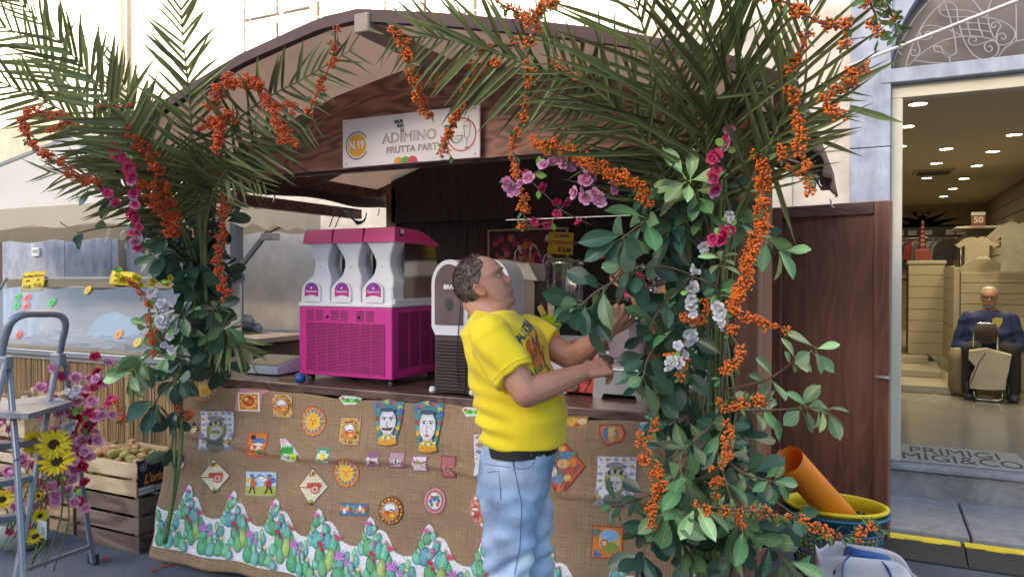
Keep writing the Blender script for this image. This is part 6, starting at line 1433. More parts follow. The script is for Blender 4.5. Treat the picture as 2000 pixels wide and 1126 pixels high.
def orient(p,ydir,nh,s,sx=1.0):
    y=Vector(ydir).normalized(); n=Vector(nh); n=n-y*n.dot(y)
    if n.length < 1e-4:n=Vector((0.01,-1,0.3)); n=n-y*n.dot(y)
    n.normalize(); x=y.cross(n)
    return Matrix(((x.x*s*sx,y.x*s,n.x*s,p[0]),(x.y*s*sx,y.y*s,n.y*s,p[1]),(x.z*s*sx,y.z*s,n.z*s,p[2]),(0,0,0,1)))
def pxpath(pts,n=6):
    return smooth_curve([at(*p) for p in pts],n)
def arclen(P):
    L=[0]
    for a,b in zip(P,P[1:]):L.append(L[-1]+(b-a).length)
    return L
def sample(P,L,s):
    s=max(0,min(L[-1],s))
    for i in range(len(L)-1):
        if L[i+1] >= s:
            k=(s-L[i])/max(1e-9,L[i+1]-L[i]); return P[i].lerp(P[i+1],k),(P[i+1]-P[i]).normalized()
    return P[-1],(P[-1]-P[-2]).normalized()
def frond(lab,pts,leaf0,nl=34,start=.3,spread=52,vdir=None,r0=.009,droop=.2,cut=1.0):
    """pinnate palm leaf: rachis through picture points, leaflets in two ranks"""
    P=pxpath(pts,6); L=arclen(P); t=thing('palm_frond',lab,'palm frond',P[0],'palm fronds tied to the stall')
    q=MB(); q.tube(P,[r0*(1-.8*i/(len(P)-1)) for i in range(len(P))],6); q.build('rib',rach,t)
    for i in range(nl):
        u=start+(1-start)*(i+.5)/nl; p,d=sample(P,L,L[-1]*u)
        nrm=(CAMP-p).normalized() if vdir is None else Vector(vdir)
        nrm=(nrm-d*nrm.dot(d)).normalized(); side=d.cross(nrm)
        prof_=sin(pi*min(1,.18+.82*(1-(u-start)/(1-start))**.75*1.0)) if False else (.45+.55*sin(pi*min(1,(u-start)/(1-start)*.9+.15)))
        for sg_ in (-1,1):
            if RP.random() > .97:continue
            a=radians(spread*(1-.45*(u-start)/(1-start))+RP.uniform(-9,9)); out=side*sg_*sin(a)+d*cos(a)+nrm*RP.uniform(-.05,.38)+Vector((0,0,-droop*RP.uniform(.2,1)))
            l=leaf0*prof_*RP.uniform(.85,1.1)
            nh=nrm*RP.uniform(.4,1)+side*sg_*RP.uniform(-.9,.4)
            inst('leaflet',PM_[RP.randrange(3)],orient(p,out,nh,l,RP.uniform(.7,1.0)*(.46 if P[0].x <-2 else .34)/leaf0),t)
    return t
K=1.0
# left cluster
frond('long palm frond rising from the left post to the top left corner',[(398,700,4.1),(385,520,4.0),(335,400,3.6),(255,250,3.3),(190,165,3.2),(110,75,3.1),(20,-15,3.0)],.30,44,.40,58)
frond('upright palm frond left of the gable against the sunlit wall',[(408,720,4.1),(392,500,4.0),(376,300,3.4),(370,190,3.25),(358,80,3.2),(348,-40,3.15)],.27,34,.45,50)
frond('palm frond fanning to the left edge above the white canopy',[(390,700,4.1),(365,480,3.9),(300,360,3.6),(200,265,3.4),(110,210,3.3),(0,160,3.2),(-100,120,3.1)],.30,36,.36,60)
frond('palm frond behind the others at the far left',[(380,600,4.2),(300,400,3.9),(180,220,3.7),(60,90,3.6),(-60,10,3.5)],.34,32,.35,60)
frond('palm frond pointing left below the white canopy edge',[(385,600,4.1),(350,450,3.95),(280,390,3.7),(190,350,3.5),(90,335,3.4)],.26,24,.35,45)
frond('short palm frond curving up beside the left roof corner',[(395,620,4.1),(350,420,3.8),(290,300,3.5),(255,200,3.45),(225,110,3.4)],.24,22,.45,40)
frond('palm frond following the left slope of the gable',[(398,560,4.0),(392,400,3.7),(430,280,3.35),(500,205,3.15),(600,150,3.05),(690,95,3.0)],.28,32,.35,60,droop=.5)
frond('palm frond leaning across the left end of the gable board',[(404,600,4.0),(400,450,3.8),(430,350,3.5),(480,300,3.4),(550,255,3.3),(620,240,3.2)],.26,24,.42,60,droop=.5)
frond('dark palm frond drooping under the left eave',[(405,560,4.0),(400,420,3.9),(420,330,3.6),(455,330,3.5),(520,360,3.45)],.22,16,.5,60,droop=.4)
frond('small cut palm leaf poking out over the left end of the counter',[(398,660,4.0),(420,640,4.0),(450,660,3.9),(490,690,3.9)],.22,14,.3,60,droop=.5)
# gable centre and right cluster
frond('palm frond hanging along the gable above the name board',[(1200,215,2.7),(1090,150,2.62),(960,100,2.62),(860,75,2.68),(760,72,2.75)],.30,36,.05,62,droop=.7)
frond('palm frond spreading left from the right post over the gable board',[(1375,700,2.75),(1345,480,2.65),(1300,350,2.5),(1240,250,2.4),(1150,165,2.35),(1085,120,2.35)],.38,19,.42,48)
frond('palm frond with long leaflets pointing left under the gable',[(1385,640,2.75),(1350,500,2.65),(1325,340,2.5),(1300,240,2.4),(1275,120,2.3),(1245,20,2.25),(1215,-60,2.2)],.46,23,.36,54)
frond('upright palm frond at the top of the right post',[(1400,700,2.7),(1392,480,2.6),(1382,300,2.4),(1378,150,2.2),(1376,30,2.1),(1374,-60,2.05)],.42,25,.45,32)
frond('second upright palm frond just right of the right post',[(1410,640,2.7),(1405,480,2.6),(1412,300,2.4),(1440,150,2.2),(1450,20,2.1),(1455,-60,2.05)],.40,17,.5,22)
frond('palm frond leaning right across the end of the roof',[(1400,640,2.7),(1420,480,2.55),(1455,380,2.4),(1510,270,2.25),(1550,170,2.15),(1575,60,2.1),(1585,-30,2.05)],.34,19,.45,34)
frond('palm frond with leaflets reaching the grey pilaster',[(1405,620,2.7),(1430,470,2.55),(1470,370,2.4),(1530,260,2.3),(1590,200,2.25),(1640,170,2.2)],.24,14,.55,50,r0=.007)
frond('dark palm frond under the roof behind the right cluster',[(1400,560,2.85),(1370,400,2.8),(1290,280,2.72),(1200,230,2.68),(1090,215,2.7)],.34,20,.35,55,droop=.5)
frond('palm frond filling the right end of the gable',[(1420,560,2.85),(1410,400,2.7),(1380,280,2.55),(1340,180,2.45),(1310,100,2.4)],.34,20,.35,55,droop=.2)
# single long strips of palm
def strip(a,b,w,lab):
    A,B_=at(*a),at(*b); l=(B_-A).length
    o=inst('palm_leaflet',PM_[0],orient(A,B_-A,(CAMP-A),l,w/l/.05)); tag(o,lab,'leaf','single palm leaflets')
strip((1660,210,2.3),(1765,240,2.2),.02,'single palm leaflet pointing over the shop door jamb'); strip((1560,215,2.3),(1765,112,2.1),.02,'long single palm leaflet reaching the arched fanlight'); strip((1570,262,2.3),(1685,306,2.2),.013,'thin palm leaflet against the grey pilaster'); strip((1495,290,2.4),(1555,480,2.4),.016,'long palm leaflet hanging down in front of the brown door'); strip((1560,205,2.2),(1520,60,2.1),.015,'palm leaflet pointing up over the roof end'); strip((1400,190,2.2),(1560,170,2.15),.012,'thin palm leaflet crossing the right roof edge')
# --- broad leaved branches
def whorl(t,c,axis,n,size,pool,spread=70,face=.5):
    ax=Vector(axis).normalized(); a0=RP.uniform(0,6); u=ax.cross(Vector((0,0,1)));
    if u.length < .1:u=ax.cross(Vector((1,0,0)))
    u.normalize(); v=ax.cross(u); toc=(CAMP-c).normalized()
    for k in range(n):
        a=a0+k*2.4; s=radians(spread+RP.uniform(-22,18)); d=ax*cos(s)+(u*cos(a)+v*sin(a))*sin(s)+Vector((0,0,-.28-RP.uniform(0,.3)))
        nh=ax*.6+Vector((0,0,.55))+toc*face+Vector((RP.uniform(-.6,.6),RP.uniform(-.5,.5),RP.uniform(-.5,.5)))
        inst('leaf',pool[RP.randrange(len(pool))],orient(c-ax*.02*(k/n)*2,d,nh,size*RP.uniform(.7,1.12),RP.uniform(.85,1.1)),t)
def branch(lab,pts,whorls,twig=.004,grp=None,name='leafy_branch'):
    P=pxpath(pts,5); L=arclen(P); t=thing(name,lab,'branch',P[0],grp); q=MB(); q.tube(P,[twig*(1.25-.6*i/(len(P)-1)) for i in range(len(P))],5); q.build('twig',barkm,t)
    for (u,n,sz,pool,spr,fc) in whorls:
        p,d=sample(P,L,L[-1]*u); whorl(t,p,d,n,sz,pool,spr,fc)
    return t
def S_(px,t):return px*t/FPX
MIX=LD_+LD_+LM_
A_=[ # right column: label, path, whorls
 ('dark leafy branch drooping over the hand of the man in yellow',[(1400,520,2.6),(1310,450,2.5),(1200,545,2.45),(1150,610,2.45)],[(.35,5,90,MIX),(.7,6,85,MIX),(1,8,95,MIX)]),
 ('dark leafy branch hanging in front of the raised far arm of the man',[(1400,560,2.55),(1290,520,2.45),(1180,560,2.4),(1130,600,2.38)],[(.6,5,85,MIX),(.85,6,85,MIX),(1,8,88,LD_)]),
 ('leafy branch with a pale fruit tip at the upper left of the right post',[(1390,480,2.6),(1300,410,2.5),(1250,440,2.45),(1215,465,2.4)],[(.4,5,90,MIX),(.75,6,95,LM_+LD_),(1,8,100,MIX)]),
 ('leafy branch with grey green leaves at the top of the right post',[(1390,470,2.55),(1360,380,2.45),(1340,350,2.4)],[(.5,5,85,LM_),(.8,7,90,LM_+LP_),(1,7,80,LP_)]),
 ('leafy branch pointing left beneath the pink blossoms',[(1390,500,2.6),(1310,400,2.5),(1270,360,2.45)],[(.6,5,85,MIX),(1,7,80,LD_)]),
 ('dark leafy branch right of the top of the post by the berries',[(1400,480,2.6),(1440,430,2.55),(1500,470,2.5),(1525,490,2.5)],[(.4,5,70,LM_),(.8,5,80,LM_),(1,5,75,LM_+LP_)]),
 ('leafy branch hanging in front of the blender jug',[(1370,560,2.6),(1330,560,2.5),(1290,600,2.5),(1265,650,2.5)],[(.4,4,75,MIX),(.7,5,70,LD_),(1,5,65,LD_)]),
 ('leafy branch hanging in front of the silver blender base',[(1370,620,2.6),(1320,640,2.5),(1270,690,2.5),(1255,740,2.45)],[(.5,5,75,MIX),(.8,6,85,LD_),(1,6,80,MIX)]),
 ('arching branch of pale leaves in front of the brown door',[(1420,760,2.55),(1500,740,2.5),(1570,690,2.45),(1595,680,2.4)],[(.45,4,65,LM_),(.75,5,60,LP_),(1,5,75,LP_+LM_)]),
 ('branch with grey green leaf tuft beside the brown door',[(1420,800,2.55),(1510,800,2.5),(1590,795,2.4),(1615,800,2.4)],[(.4,5,65,LM_),(.8,6,70,LM_),(1,7,68,LP_+LM_)]),
 ('branch with broad leaves over the rim of the orange roll',[(1420,900,2.55),(1455,925,2.45),(1490,935,2.4),(1515,940,2.35)],[(.5,4,50,LM_),(.9,4,60,LM_),(1,4,58,LM_)]),
 ('drooping branch with large grey green leaves low on the right post',[(1390,830,2.55),(1330,890,2.4),(1345,960,2.3),(1365,990,2.3)],[(.4,5,75,LM_),(.8,6,90,LM_+LP_),(1,6,90,LP_+LM_)]),
 ('drooping branch with large leaves beside the low red patch',[(1380,860,2.55),(1320,930,2.45),(1305,1000,2.35)],[(.5,5,85,LM_),(1,7,90,LM_)]),
 ('branch of leaves spreading near the asphalt under the right post',[(1400,880,2.55),(1430,980,2.4),(1460,1050,2.35)],[(.5,5,80,MIX),(.8,6,80,LM_),(1,8,85,LM_)]),
 ('branch pointing left across the crowned head patch',[(1370,900,2.6),(1300,950,2.55),(1230,980,2.5),(1195,985,2.5)],[(.4,4,75,LD_),(.7,5,80,LD_),(1,6,60,LD_+LM_)]),
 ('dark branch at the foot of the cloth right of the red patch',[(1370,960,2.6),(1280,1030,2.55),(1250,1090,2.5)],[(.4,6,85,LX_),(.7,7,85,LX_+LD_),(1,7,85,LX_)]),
 ('leafy branch at the bottom edge right of the post',[(1420,960,2.55),(1480,1040,2.45),(1540,1100,2.4)],[(.5,6,80,LX_+LD_),(.8,6,80,LD_),(1,7,80,LD_+LM_)]),
 ('leafy branch leaning on the rim of the basket',[(1420,930,2.55),(1500,970,2.5),(1560,1010,2.45)],[(.5,5,75,LX_),(1,7,75,LD_)]),
 ('pale leafed sprig among the white blossoms on the post',[(1390,640,2.5),(1400,560,2.4),(1410,500,2.35)],[(.6,5,50,LM_),(1,6,50,LP_)]),
]
for lab,pts,wh in A_:
    branch(lab,pts,[(u,n,S_(sz*.88,2.45),pool,68,.55) for u,n,sz,pool in wh])
for i in range(38):     # the unsorted mass of the column
    y=380+i*27 if i < 26 else 790+(i-26)*27; cx=1368+20*sin(i*1.3)-(40 if i > 30 else 0)+(10 if y > 800 else 0); t0=RP.uniform(2.56,2.72); dx=RP.choice((-1,1))*RP.uniform(30,95)
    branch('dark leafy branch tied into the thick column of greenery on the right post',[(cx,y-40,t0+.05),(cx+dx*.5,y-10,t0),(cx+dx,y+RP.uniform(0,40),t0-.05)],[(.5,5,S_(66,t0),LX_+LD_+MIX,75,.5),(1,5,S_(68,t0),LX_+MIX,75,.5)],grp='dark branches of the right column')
Bl=[
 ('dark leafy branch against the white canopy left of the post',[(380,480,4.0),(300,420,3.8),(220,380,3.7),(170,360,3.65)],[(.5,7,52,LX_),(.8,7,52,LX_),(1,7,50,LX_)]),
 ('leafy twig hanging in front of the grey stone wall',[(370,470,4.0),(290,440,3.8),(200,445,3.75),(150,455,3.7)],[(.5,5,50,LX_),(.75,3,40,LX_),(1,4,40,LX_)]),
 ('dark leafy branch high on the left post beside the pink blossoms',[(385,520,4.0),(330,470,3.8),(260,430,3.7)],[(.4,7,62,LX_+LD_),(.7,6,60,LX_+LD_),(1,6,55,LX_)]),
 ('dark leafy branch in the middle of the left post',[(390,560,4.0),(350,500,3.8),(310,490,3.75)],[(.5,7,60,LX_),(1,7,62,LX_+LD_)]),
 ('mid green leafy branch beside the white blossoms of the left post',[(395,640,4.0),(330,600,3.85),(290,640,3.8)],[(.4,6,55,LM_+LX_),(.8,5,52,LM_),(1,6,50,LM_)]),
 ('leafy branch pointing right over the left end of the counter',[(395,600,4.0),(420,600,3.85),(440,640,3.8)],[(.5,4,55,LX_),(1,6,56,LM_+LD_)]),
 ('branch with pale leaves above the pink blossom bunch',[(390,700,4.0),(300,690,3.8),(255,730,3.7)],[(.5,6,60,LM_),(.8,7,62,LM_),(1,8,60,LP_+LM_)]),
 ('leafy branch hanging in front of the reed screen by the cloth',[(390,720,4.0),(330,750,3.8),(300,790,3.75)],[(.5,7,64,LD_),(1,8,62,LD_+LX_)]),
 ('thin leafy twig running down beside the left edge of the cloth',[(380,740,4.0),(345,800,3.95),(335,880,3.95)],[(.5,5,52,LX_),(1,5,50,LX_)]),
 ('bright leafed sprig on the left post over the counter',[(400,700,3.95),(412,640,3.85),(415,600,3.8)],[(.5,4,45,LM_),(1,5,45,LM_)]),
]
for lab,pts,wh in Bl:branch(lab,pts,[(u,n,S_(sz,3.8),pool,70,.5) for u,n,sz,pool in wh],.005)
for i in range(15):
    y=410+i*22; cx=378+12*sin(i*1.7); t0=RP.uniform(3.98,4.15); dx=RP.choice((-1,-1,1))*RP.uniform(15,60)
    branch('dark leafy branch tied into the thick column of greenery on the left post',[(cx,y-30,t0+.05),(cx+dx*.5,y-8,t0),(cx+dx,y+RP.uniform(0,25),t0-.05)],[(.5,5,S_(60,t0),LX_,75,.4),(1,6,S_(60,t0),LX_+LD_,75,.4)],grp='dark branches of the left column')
# bundles of cut stems tied round the posts
def stems(lab,pts,n,spread,r,grp):
    P0=pxpath(pts,5)
    for k in range(n):
        ox,oy=RP.uniform(-spread,spread),RP.uniform(-spread,spread)*.6; f=RP.uniform(1,3)
        P=[p+Vector((ox*(1+.3*sin(i*.4*f)),oy-.0,0)) for i,p in enumerate(P0)]; q=MB(); q.tube(P,[r*RP.uniform(.7,1.2)]*len(P),5); tag(q.build('cut_stem',RP.choice((stemg,barkm,stemg))),lab,'stem',grp)
stems('long green brown stem in the bundle tied to the right post',[(1395,1120,2.62),(1398,900,2.68),(1395,600,2.7),(1392,330,2.6)],14,.06,.007,'stems bundled on the right post')
stems('long green brown stem in the bundle tied to the left post',[(408,735,4.1),(402,600,4.12),(398,450,4.1),(392,330,4.0)],12,.07,.009,'stems bundled on the left post')
for k,(a,b,c) in enumerate((((338,730,4.05),(342,850,3.95),(335,1000,3.9)),((350,730,4.05),(352,880,3.95),(322,1060,3.95)))):
    q=MB(); q.tube(pxpath([a,b,c],8),.008+.005*k,6); tag(q.build('cut_stem',stemg),['thin green stem hanging left of the cloth edge','thick green stem running down to the asphalt left of the cloth'][k],'stem')
# --- firethorn berry sprays
bm_=[mat('orange_berry',(0.70,0.15,0.012),0.35,n=(60,.25)),mat('deep_orange_berry',(0.58,0.085,0.012),0.35,n=(60,.25))]
ico=bmesh.new(); bmesh.ops.create_icosphere(ico,subdivisions=1,radius=1); ico.verts.index_update(); IV=[v.co.copy() for v in ico.verts]; IF=[tuple(v.index for v in f.verts) for f in ico.faces]; ico.free()
def cluster_mesh(m_,seed,R=.017,n=16):
    rr=random.Random(seed); q=MB(); P=[]
    while len(P) < n:
        d=Vector((rr.gauss(0,1),rr.gauss(0,1),rr.gauss(0,1))).normalized()*R*rr.uniform(.45,1)
        if all((d-p).length > .0062 for p in P):P.append(d)
    for d in P:
        r=rr.uniform(.0032,.0050); q.add([d+v*r for v in IV],IF,sm=True); q.tube([(0,0,0),d*.9],.0006,3,mi=1,cap=False)
    return q.mesh('berry_cluster',[m_,barkm])
CM_=[cluster_mesh(bm_[0],i) for i in range(4)]; CD_=[cluster_mesh(bm_[1],10+i) for i in range(4)]
SM_=[leaf_mesh('leaf',lm_small,.34,.62,.2,.1,3,vein=False),leaf_mesh('leaf',lm_small,.28,.6,.3,.3,3,vein=False)]
def berries(lab,pts,w=14,dens=1.0,leaves=.6,pool=None,big=1.0):
    pool=pool or CM_; P=pxpath(pts,6); L=arclen(P); tt=sum(p[2] for p in pts)/len(pts); W=S_(w,tt)
    t=thing('berry_spray',lab,'berry branch',P[0],'orange berry sprays tied to the stall'); q=MB(); q.tube(P,[.0035*(1.2-.7*i/(len(P)-1)) for i in range(len(P))],4); q.build('twig',barkm,t)
    n=int(L[-1]/.020*dens)+1
    for i in range(n):
        p,d=sample(P,L,L[-1]*(i+RP.random()*.6)/n)
        if sin(i*.9) > .86 and dens < 1.3:continue
        for k in range(1 if W < .016 else 2):
            o=Vector((RP.uniform(-W,W),RP.uniform(-W,W)*.7,RP.uniform(-W,W))); s=RP.uniform(.6,1.3)*big
            inst('berry_cluster',pool[RP.randrange(4)],Matrix.Translation(p+o) @ Matrix.Rotation(RP.uniform(0,6),4,'Z') @ Matrix.Rotation(RP.uniform(0,3),4,'X') @ Matrix.Scale(s,4),t)
    for i in range(int(L[-1]/.012*leaves)):
        p,d=sample(P,L,L[-1]*RP.random()*1.03); o=Vector((RP.gauss(0,1),RP.gauss(0,1),RP.gauss(0,1))).normalized()
        inst('leaf',SM_[RP.randrange(2)],orient(p,o+d*.6,o.cross(d)+Vector((0,-.5,.5)),RP.uniform(.022,.045)),t)
G_=[
 ('thick orange berry spray hooked over the left gable edge',[(412,205,3.15),(440,165,3.05),(490,160,3.0),(525,205,3.0),(555,260,2.98),(572,290,2.98)],15,2.0,.3),
 ('berry spray at the left roof corner above the pink blossoms',[(395,245,3.2),(430,240,3.15),(455,225,3.1)],12,1.5,.3),('round orange berry bunch at the end of a spray by the left eave',[(430,250,3.15),(426,275,3.1),(420,290,3.1)],11,2,.2),
 ('berry spray hanging from the left slope right of the thick spray',[(655,60,2.95),(650,110,2.95),(625,170,2.95),(598,225,2.95)],9,1.2,1.1),('short berry spray low on the left gable board',[(530,212,3.05),(560,205,3.0),(582,218,3.0)],8,1.3,.4),
 ('berry spray hanging above the left half of the name board',[(770,50,2.68),(790,90,2.7),(805,150,2.75),(828,195,2.8),(842,232,2.85)],11,1.4,.5),('berry spray arching right to left above the name board',[(1005,88,2.6),(960,92,2.62),(905,115,2.7),(868,145,2.75),(848,168,2.8)],9,1.3,.6),
 ('berry spray crossing the right half of the name board',[(975,120,2.6),(930,145,2.7),(905,195,2.8),(885,240,2.85),(868,290,2.88),(882,305,2.88)],10,1.3,1.0),('long berry spray hanging down right of the name board',[(1040,20,2.45),(1045,60,2.45),(1030,110,2.45),(1028,180,2.5),(1015,240,2.55),(1002,290,2.6),(1012,330,2.6),(1020,380,2.6),(1025,440,2.6)],10,1.35,.9),
 ('berry twig curving over the top edge of the roof',[(955,-10,2.4),(985,12,2.42),(1015,25,2.43),(1040,40,2.44)],7,1.0,.8),('leafy berry tuft at the very top above the long spray',[(1030,50,2.4),(1045,25,2.38),(1075,5,2.36),(1090,-15,2.35)],12,1.1,2.2),
 ('small berry clusters on the dark gable right of the long spray',[(1075,125,2.5),(1105,130,2.5),(1130,152,2.5)],7,.9,.3),('berry spray slanting down over the pink blossoms',[(1045,278,2.45),(1110,300,2.42),(1180,335,2.4),(1235,362,2.4),(1275,390,2.4)],12,1.8,1.4),
 ('berry spray along the top right corner',[(1490,-5,1.95),(1550,10,1.95),(1600,45,1.95),(1650,45,1.95)],12,1.4,1.0),('berry spray hanging from the top right spray',[(1650,40,1.95),(1655,75,1.95),(1640,105,1.95)],10,1.3,.8),('hanging leafy twig with berries near the fanlight',[(1690,-10,1.95),(1710,30,1.95),(1715,75,1.95)],9,.8,3.0),
 ('leafy firethorn spray at the top right without berries',[(1700,-20,1.9),(1740,20,1.9),(1755,90,1.92)],5,.05,4.0),('berry bunch hanging beside the grey pilaster top',[(1690,125,2.0),(1672,140,2.0),(1660,150,2.0)],11,1.8,.6),('curled berry spray against the cream wall right of the roof',[(1665,170,2.05),(1615,185,2.05),(1620,210,2.05),(1655,222,2.05)],8,1.4,.5),
 ('long berry spray hanging off the right roof corner',[(1580,60,2.1),(1560,110,2.1),(1540,150,2.1),(1555,200,2.1),(1560,250,2.1),(1568,310,2.1),(1592,375,2.1)],10,1.35,.8),('thin berry twig left of the long right corner spray',[(1520,290,2.15),(1535,320,2.15),(1560,345,2.15)],7,.9,.4),
 ('thick berry spray running down the right side of the post',[(1482,305,2.3),(1492,370,2.3),(1488,430,2.3),(1465,490,2.3),(1455,540,2.3),(1435,600,2.3)],13,1.6,.7),('horizontal berry spray sticking out to the door at mid height',[(1420,590,2.3),(1450,620,2.3),(1490,628,2.3),(1535,640,2.3)],8,1.5,.3),
 ('berry cluster spray left of the white blossoms',[(1335,610,2.4),(1360,630,2.38),(1385,590,2.38)],8,1.3,.4),('berry spray in the middle of the right column',[(1415,640,2.3),(1440,680,2.3),(1410,740,2.3)],11,1.1,.8),('short berry spray beside the white blossoms low on the post',[(1300,700,2.35),(1330,690,2.35),(1335,740,2.35)],7,1.0,.8),
 ('leafy berry spray pointing to the door below the middle',[(1400,790,2.35),(1450,790,2.3),(1510,780,2.3)],11,1.2,2.0),('berry spray running down the centre of the lower column',[(1420,820,2.3),(1425,880,2.3),(1400,920,2.3),(1400,980,2.3)],11,1.3,.8),('dense berry spray over the right edge of the cloth',[(1245,850,2.4),(1265,900,2.35),(1295,940,2.35),(1275,985,2.35),(1270,1030,2.35)],13,1.2,1.0),
 ('little berry spray against the yellow green cloth patch',[(1280,810,2.45),(1260,860,2.45),(1240,875,2.45)],8,.9,1.2),('leafy berry spray lying along the basket rim',[(1400,990,2.25),(1470,998,2.22),(1540,1010,2.2),(1600,1030,2.2),(1650,1045,2.2),(1710,1030,2.2)],8,.9,2.6),('berry spray low in front of the dark foliage',[(1350,985,2.25),(1430,1000,2.25),(1450,1040,2.25)],9,.7,.8),
 ('berry spray arching at the far left over the white canopy',[(140,238,3.2),(65,215,3.2),(45,240,3.2),(65,285,3.2),(110,315,3.2),(150,345,3.25),(200,365,3.3)],10,1.4,.5),('short berry spray left of the palm rib',[(100,255,3.2),(125,240,3.2),(145,240,3.2)],8,1.2,.4),('pale leafy berry sprig beside the palm rib',[(190,212,3.2),(225,205,3.2),(258,207,3.2)],8,.8,1.6),
 ('berry spray running down from the left roof corner',[(255,255,3.3),(285,300,3.35),(310,340,3.4),(330,390,3.5),(345,460,3.6)],13,1.6,.5),('berry spray along the left side of the post head',[(250,330,3.35),(285,370,3.4),(315,410,3.5),(335,455,3.6)],16,1.8,.3),('berry spray beside the roof beam of the left corner',[(360,320,3.5),(375,300,3.5),(390,320,3.5)],8,1.4,.4),
 ('long berry spray hanging down the right side of the left post',[(430,325,3.5),(440,380,3.55),(432,450,3.6),(425,520,3.65),(440,585,3.65)],10,1.3,.3),('berry spray on the left post beside the white blossoms',[(250,545,3.75),(285,580,3.75),(295,630,3.75),(300,690,3.75)],9,1.0,.5),('small berry twig in front of the reed screen',[(345,800,3.9),(375,810,3.85),(350,822,3.85)],6,1.2,.4),('berry twig with yellow leaves over the pink bunch',[(225,790,3.6),(245,800,3.6),(235,830,3.6)],7,.8,1.0),
]
for i,(lab,pts,w,de,le) in enumerate(G_):berries(lab,pts,w*.85,de*.9,le,CM_ if pts[0][0] > 700 else CD_)
for k in range(5):   # fallen berries
    c=onZ((205,318,330,208,300)[k],(1088,1105,1100,1092,1112)[k],.008); o=inst('fallen_berries',CD_[k % 4],Matrix.Translation(c) @ Matrix.Diagonal((1.1,1.1,.4,1))); tag(o,'fallen orange berries on the asphalt near the cloth corner','berries','fallen berries')
# --- blossoms
def blossom_mesh(col,dk,seed,np_=5,ragged=.0,R=.5,cen=(.75,.6,.1)):
    rr=random.Random(seed); q=MB()
    for lay in range(2):
        for k in range(np_):
            a=2*pi*(k+.5*lay)/np_+rr.uniform(-.1,.1); el=.25+.45*lay+rr.uniform(-.1,.1); R_=R*(1-.3*lay); M=Matrix.Rotation(a,4,'Z') @ Matrix.Rotation(el,4,'X')
            pts=[(0,0,0),(-.30,.38,.02),(-.42,.72,.06),(-.20,1.0,.12),(0,.93,.08),(.20,1.0,.12),(.42,.72,.06),(.30,.38,.02)]; cc=(0,.6,-.03)
            vs=[M @ (Vector(p)*R_) for p in pts]+[M @ (Vector(cc)*R_)]; n=len(pts)
            f=rr.uniform(.85,1.15); q.add(vs,[(i,(i+1) % n,n) for i in range(n)],tuple(min(1,c_*f*(.8 if lay else 1)) for c_ in (dk if lay else col)),sm=True)
    q.ell((0,0,.05),(.05,.05,.07),6,4,cen); return q
petm=mat('silk_petals',(1,1,1),0.6,attr=True,transl=0.25)
def bset(col,dk,s0):return [blossom_mesh(col,dk,s0+i).mesh('blossom',petm) for i in range(3)]
PK=bset((.76,.34,.52),(.64,.20,.40),1); HP=bset((.70,.05,.20),(.52,.02,.12),4); WB=bset((.74,.72,.78),(.66,.64,.66),7); RB=bset((.55,.02,.10),(.40,.01,.07),11); LPK=bset((.78,.40,.62),(.66,.25,.5),14)
SG_=[leaf_mesh('leaf',leaf_mat('silk_leaf',(.16,.34,.05),(.2,.36,.1),.5),.5,.55,.15,.1,3)]
def spray(lab,pts,sets,size=30,dens=1.0,w=10,cat='blossom spray',leaf=.3,name='blossom_spray',stem=True):
    P=pxpath(pts,6); L=arclen(P); tt=sum(p[2] for p in pts)/len(pts); t=thing(name,lab,cat,P[0]); sz=S_(size,tt); W=S_(w,tt)
    q=MB(); q.tube(P,.0022,4); q.build('stem',barkm,t); n=max(2,int(L[-1]/(sz*.62)*dens))
    for i in range(n):
        p,d=sample(P,L,L[-1]*(i+RP.uniform(.1,.9))/n); o=Vector((RP.uniform(-W,W),RP.uniform(-W,W),RP.uniform(-W,W))); toc=(CAMP-p).normalized()
        nrm=(toc+Vector((RP.gauss(0,.6),RP.gauss(0,.4),RP.gauss(0,.6)))).normalized(); x=nrm.cross(Vector((RP.uniform(-1,1),RP.uniform(-1,1),RP.uniform(-1,1)))).normalized(); y=nrm.cross(x); s=sz*RP.uniform(.75,1.15)
        pool=sets[RP.randrange(len(sets))]; c=p+o
        inst('blossom',pool[RP.randrange(3)],Matrix(((x.x*s,y.x*s,nrm.x*s,c.x),(x.y*s,y.y*s,nrm.y*s,c.y),(x.z*s,y.z*s,nrm.z*s,c.z),(0,0,0,1))),t)
    for i in range(int(n*leaf)):
        p,d=sample(P,L,L[-1]*RP.random()); o=Vector((RP.gauss(0,1),RP.gauss(0,.5),RP.gauss(0,1))); inst('leaf',SG_[0],orient(p,o,CAMP-p,sz*.9),t)
spray('light pink blossom spray at the left under the gable board',[(975,355,2.5),(1005,362,2.5),(1040,340,2.5),(1075,325,2.5),(1115,322,2.5)],[PK,PK,LPK],32,1.0,8)
spray('light pink blossom spray hanging in a loop below the slanting berries',[(1080,285,2.45),(1125,320,2.45),(1150,345,2.45),(1165,375,2.45),(1195,380,2.45)],[PK,PK,LPK],32,1.5,12)
spray('light pink blossom cluster left of the leafy post top',[(1120,370,2.45),(1145,385,2.45),(1175,392,2.45)],[PK,LPK],30,1.6,8)
spray('thin twig with scattered hot pink blossoms in front of the dark back wall',[(1010,330,2.6),(1060,375,2.6),(1100,412,2.6),(1155,440,2.6)],[HP],24,.35,12); spray('hot pink blossoms above the yellow price card',[(1020,440,2.6),(1050,438,2.6),(1080,430,2.6),(1110,385,2.6)],[HP,PK],24,.55,6)
spray('small red pink blossoms among the dark leaves by the green price card',[(1150,470,2.55),(1180,500,2.55),(1170,480,2.55)],[RB],16,1.6,8)
spray('large red pink silk flower in front of the goblets',[(1225,560,3.3),(1245,545,3.3),(1255,575,3.3)],[HP,RB],36,2.2,12)
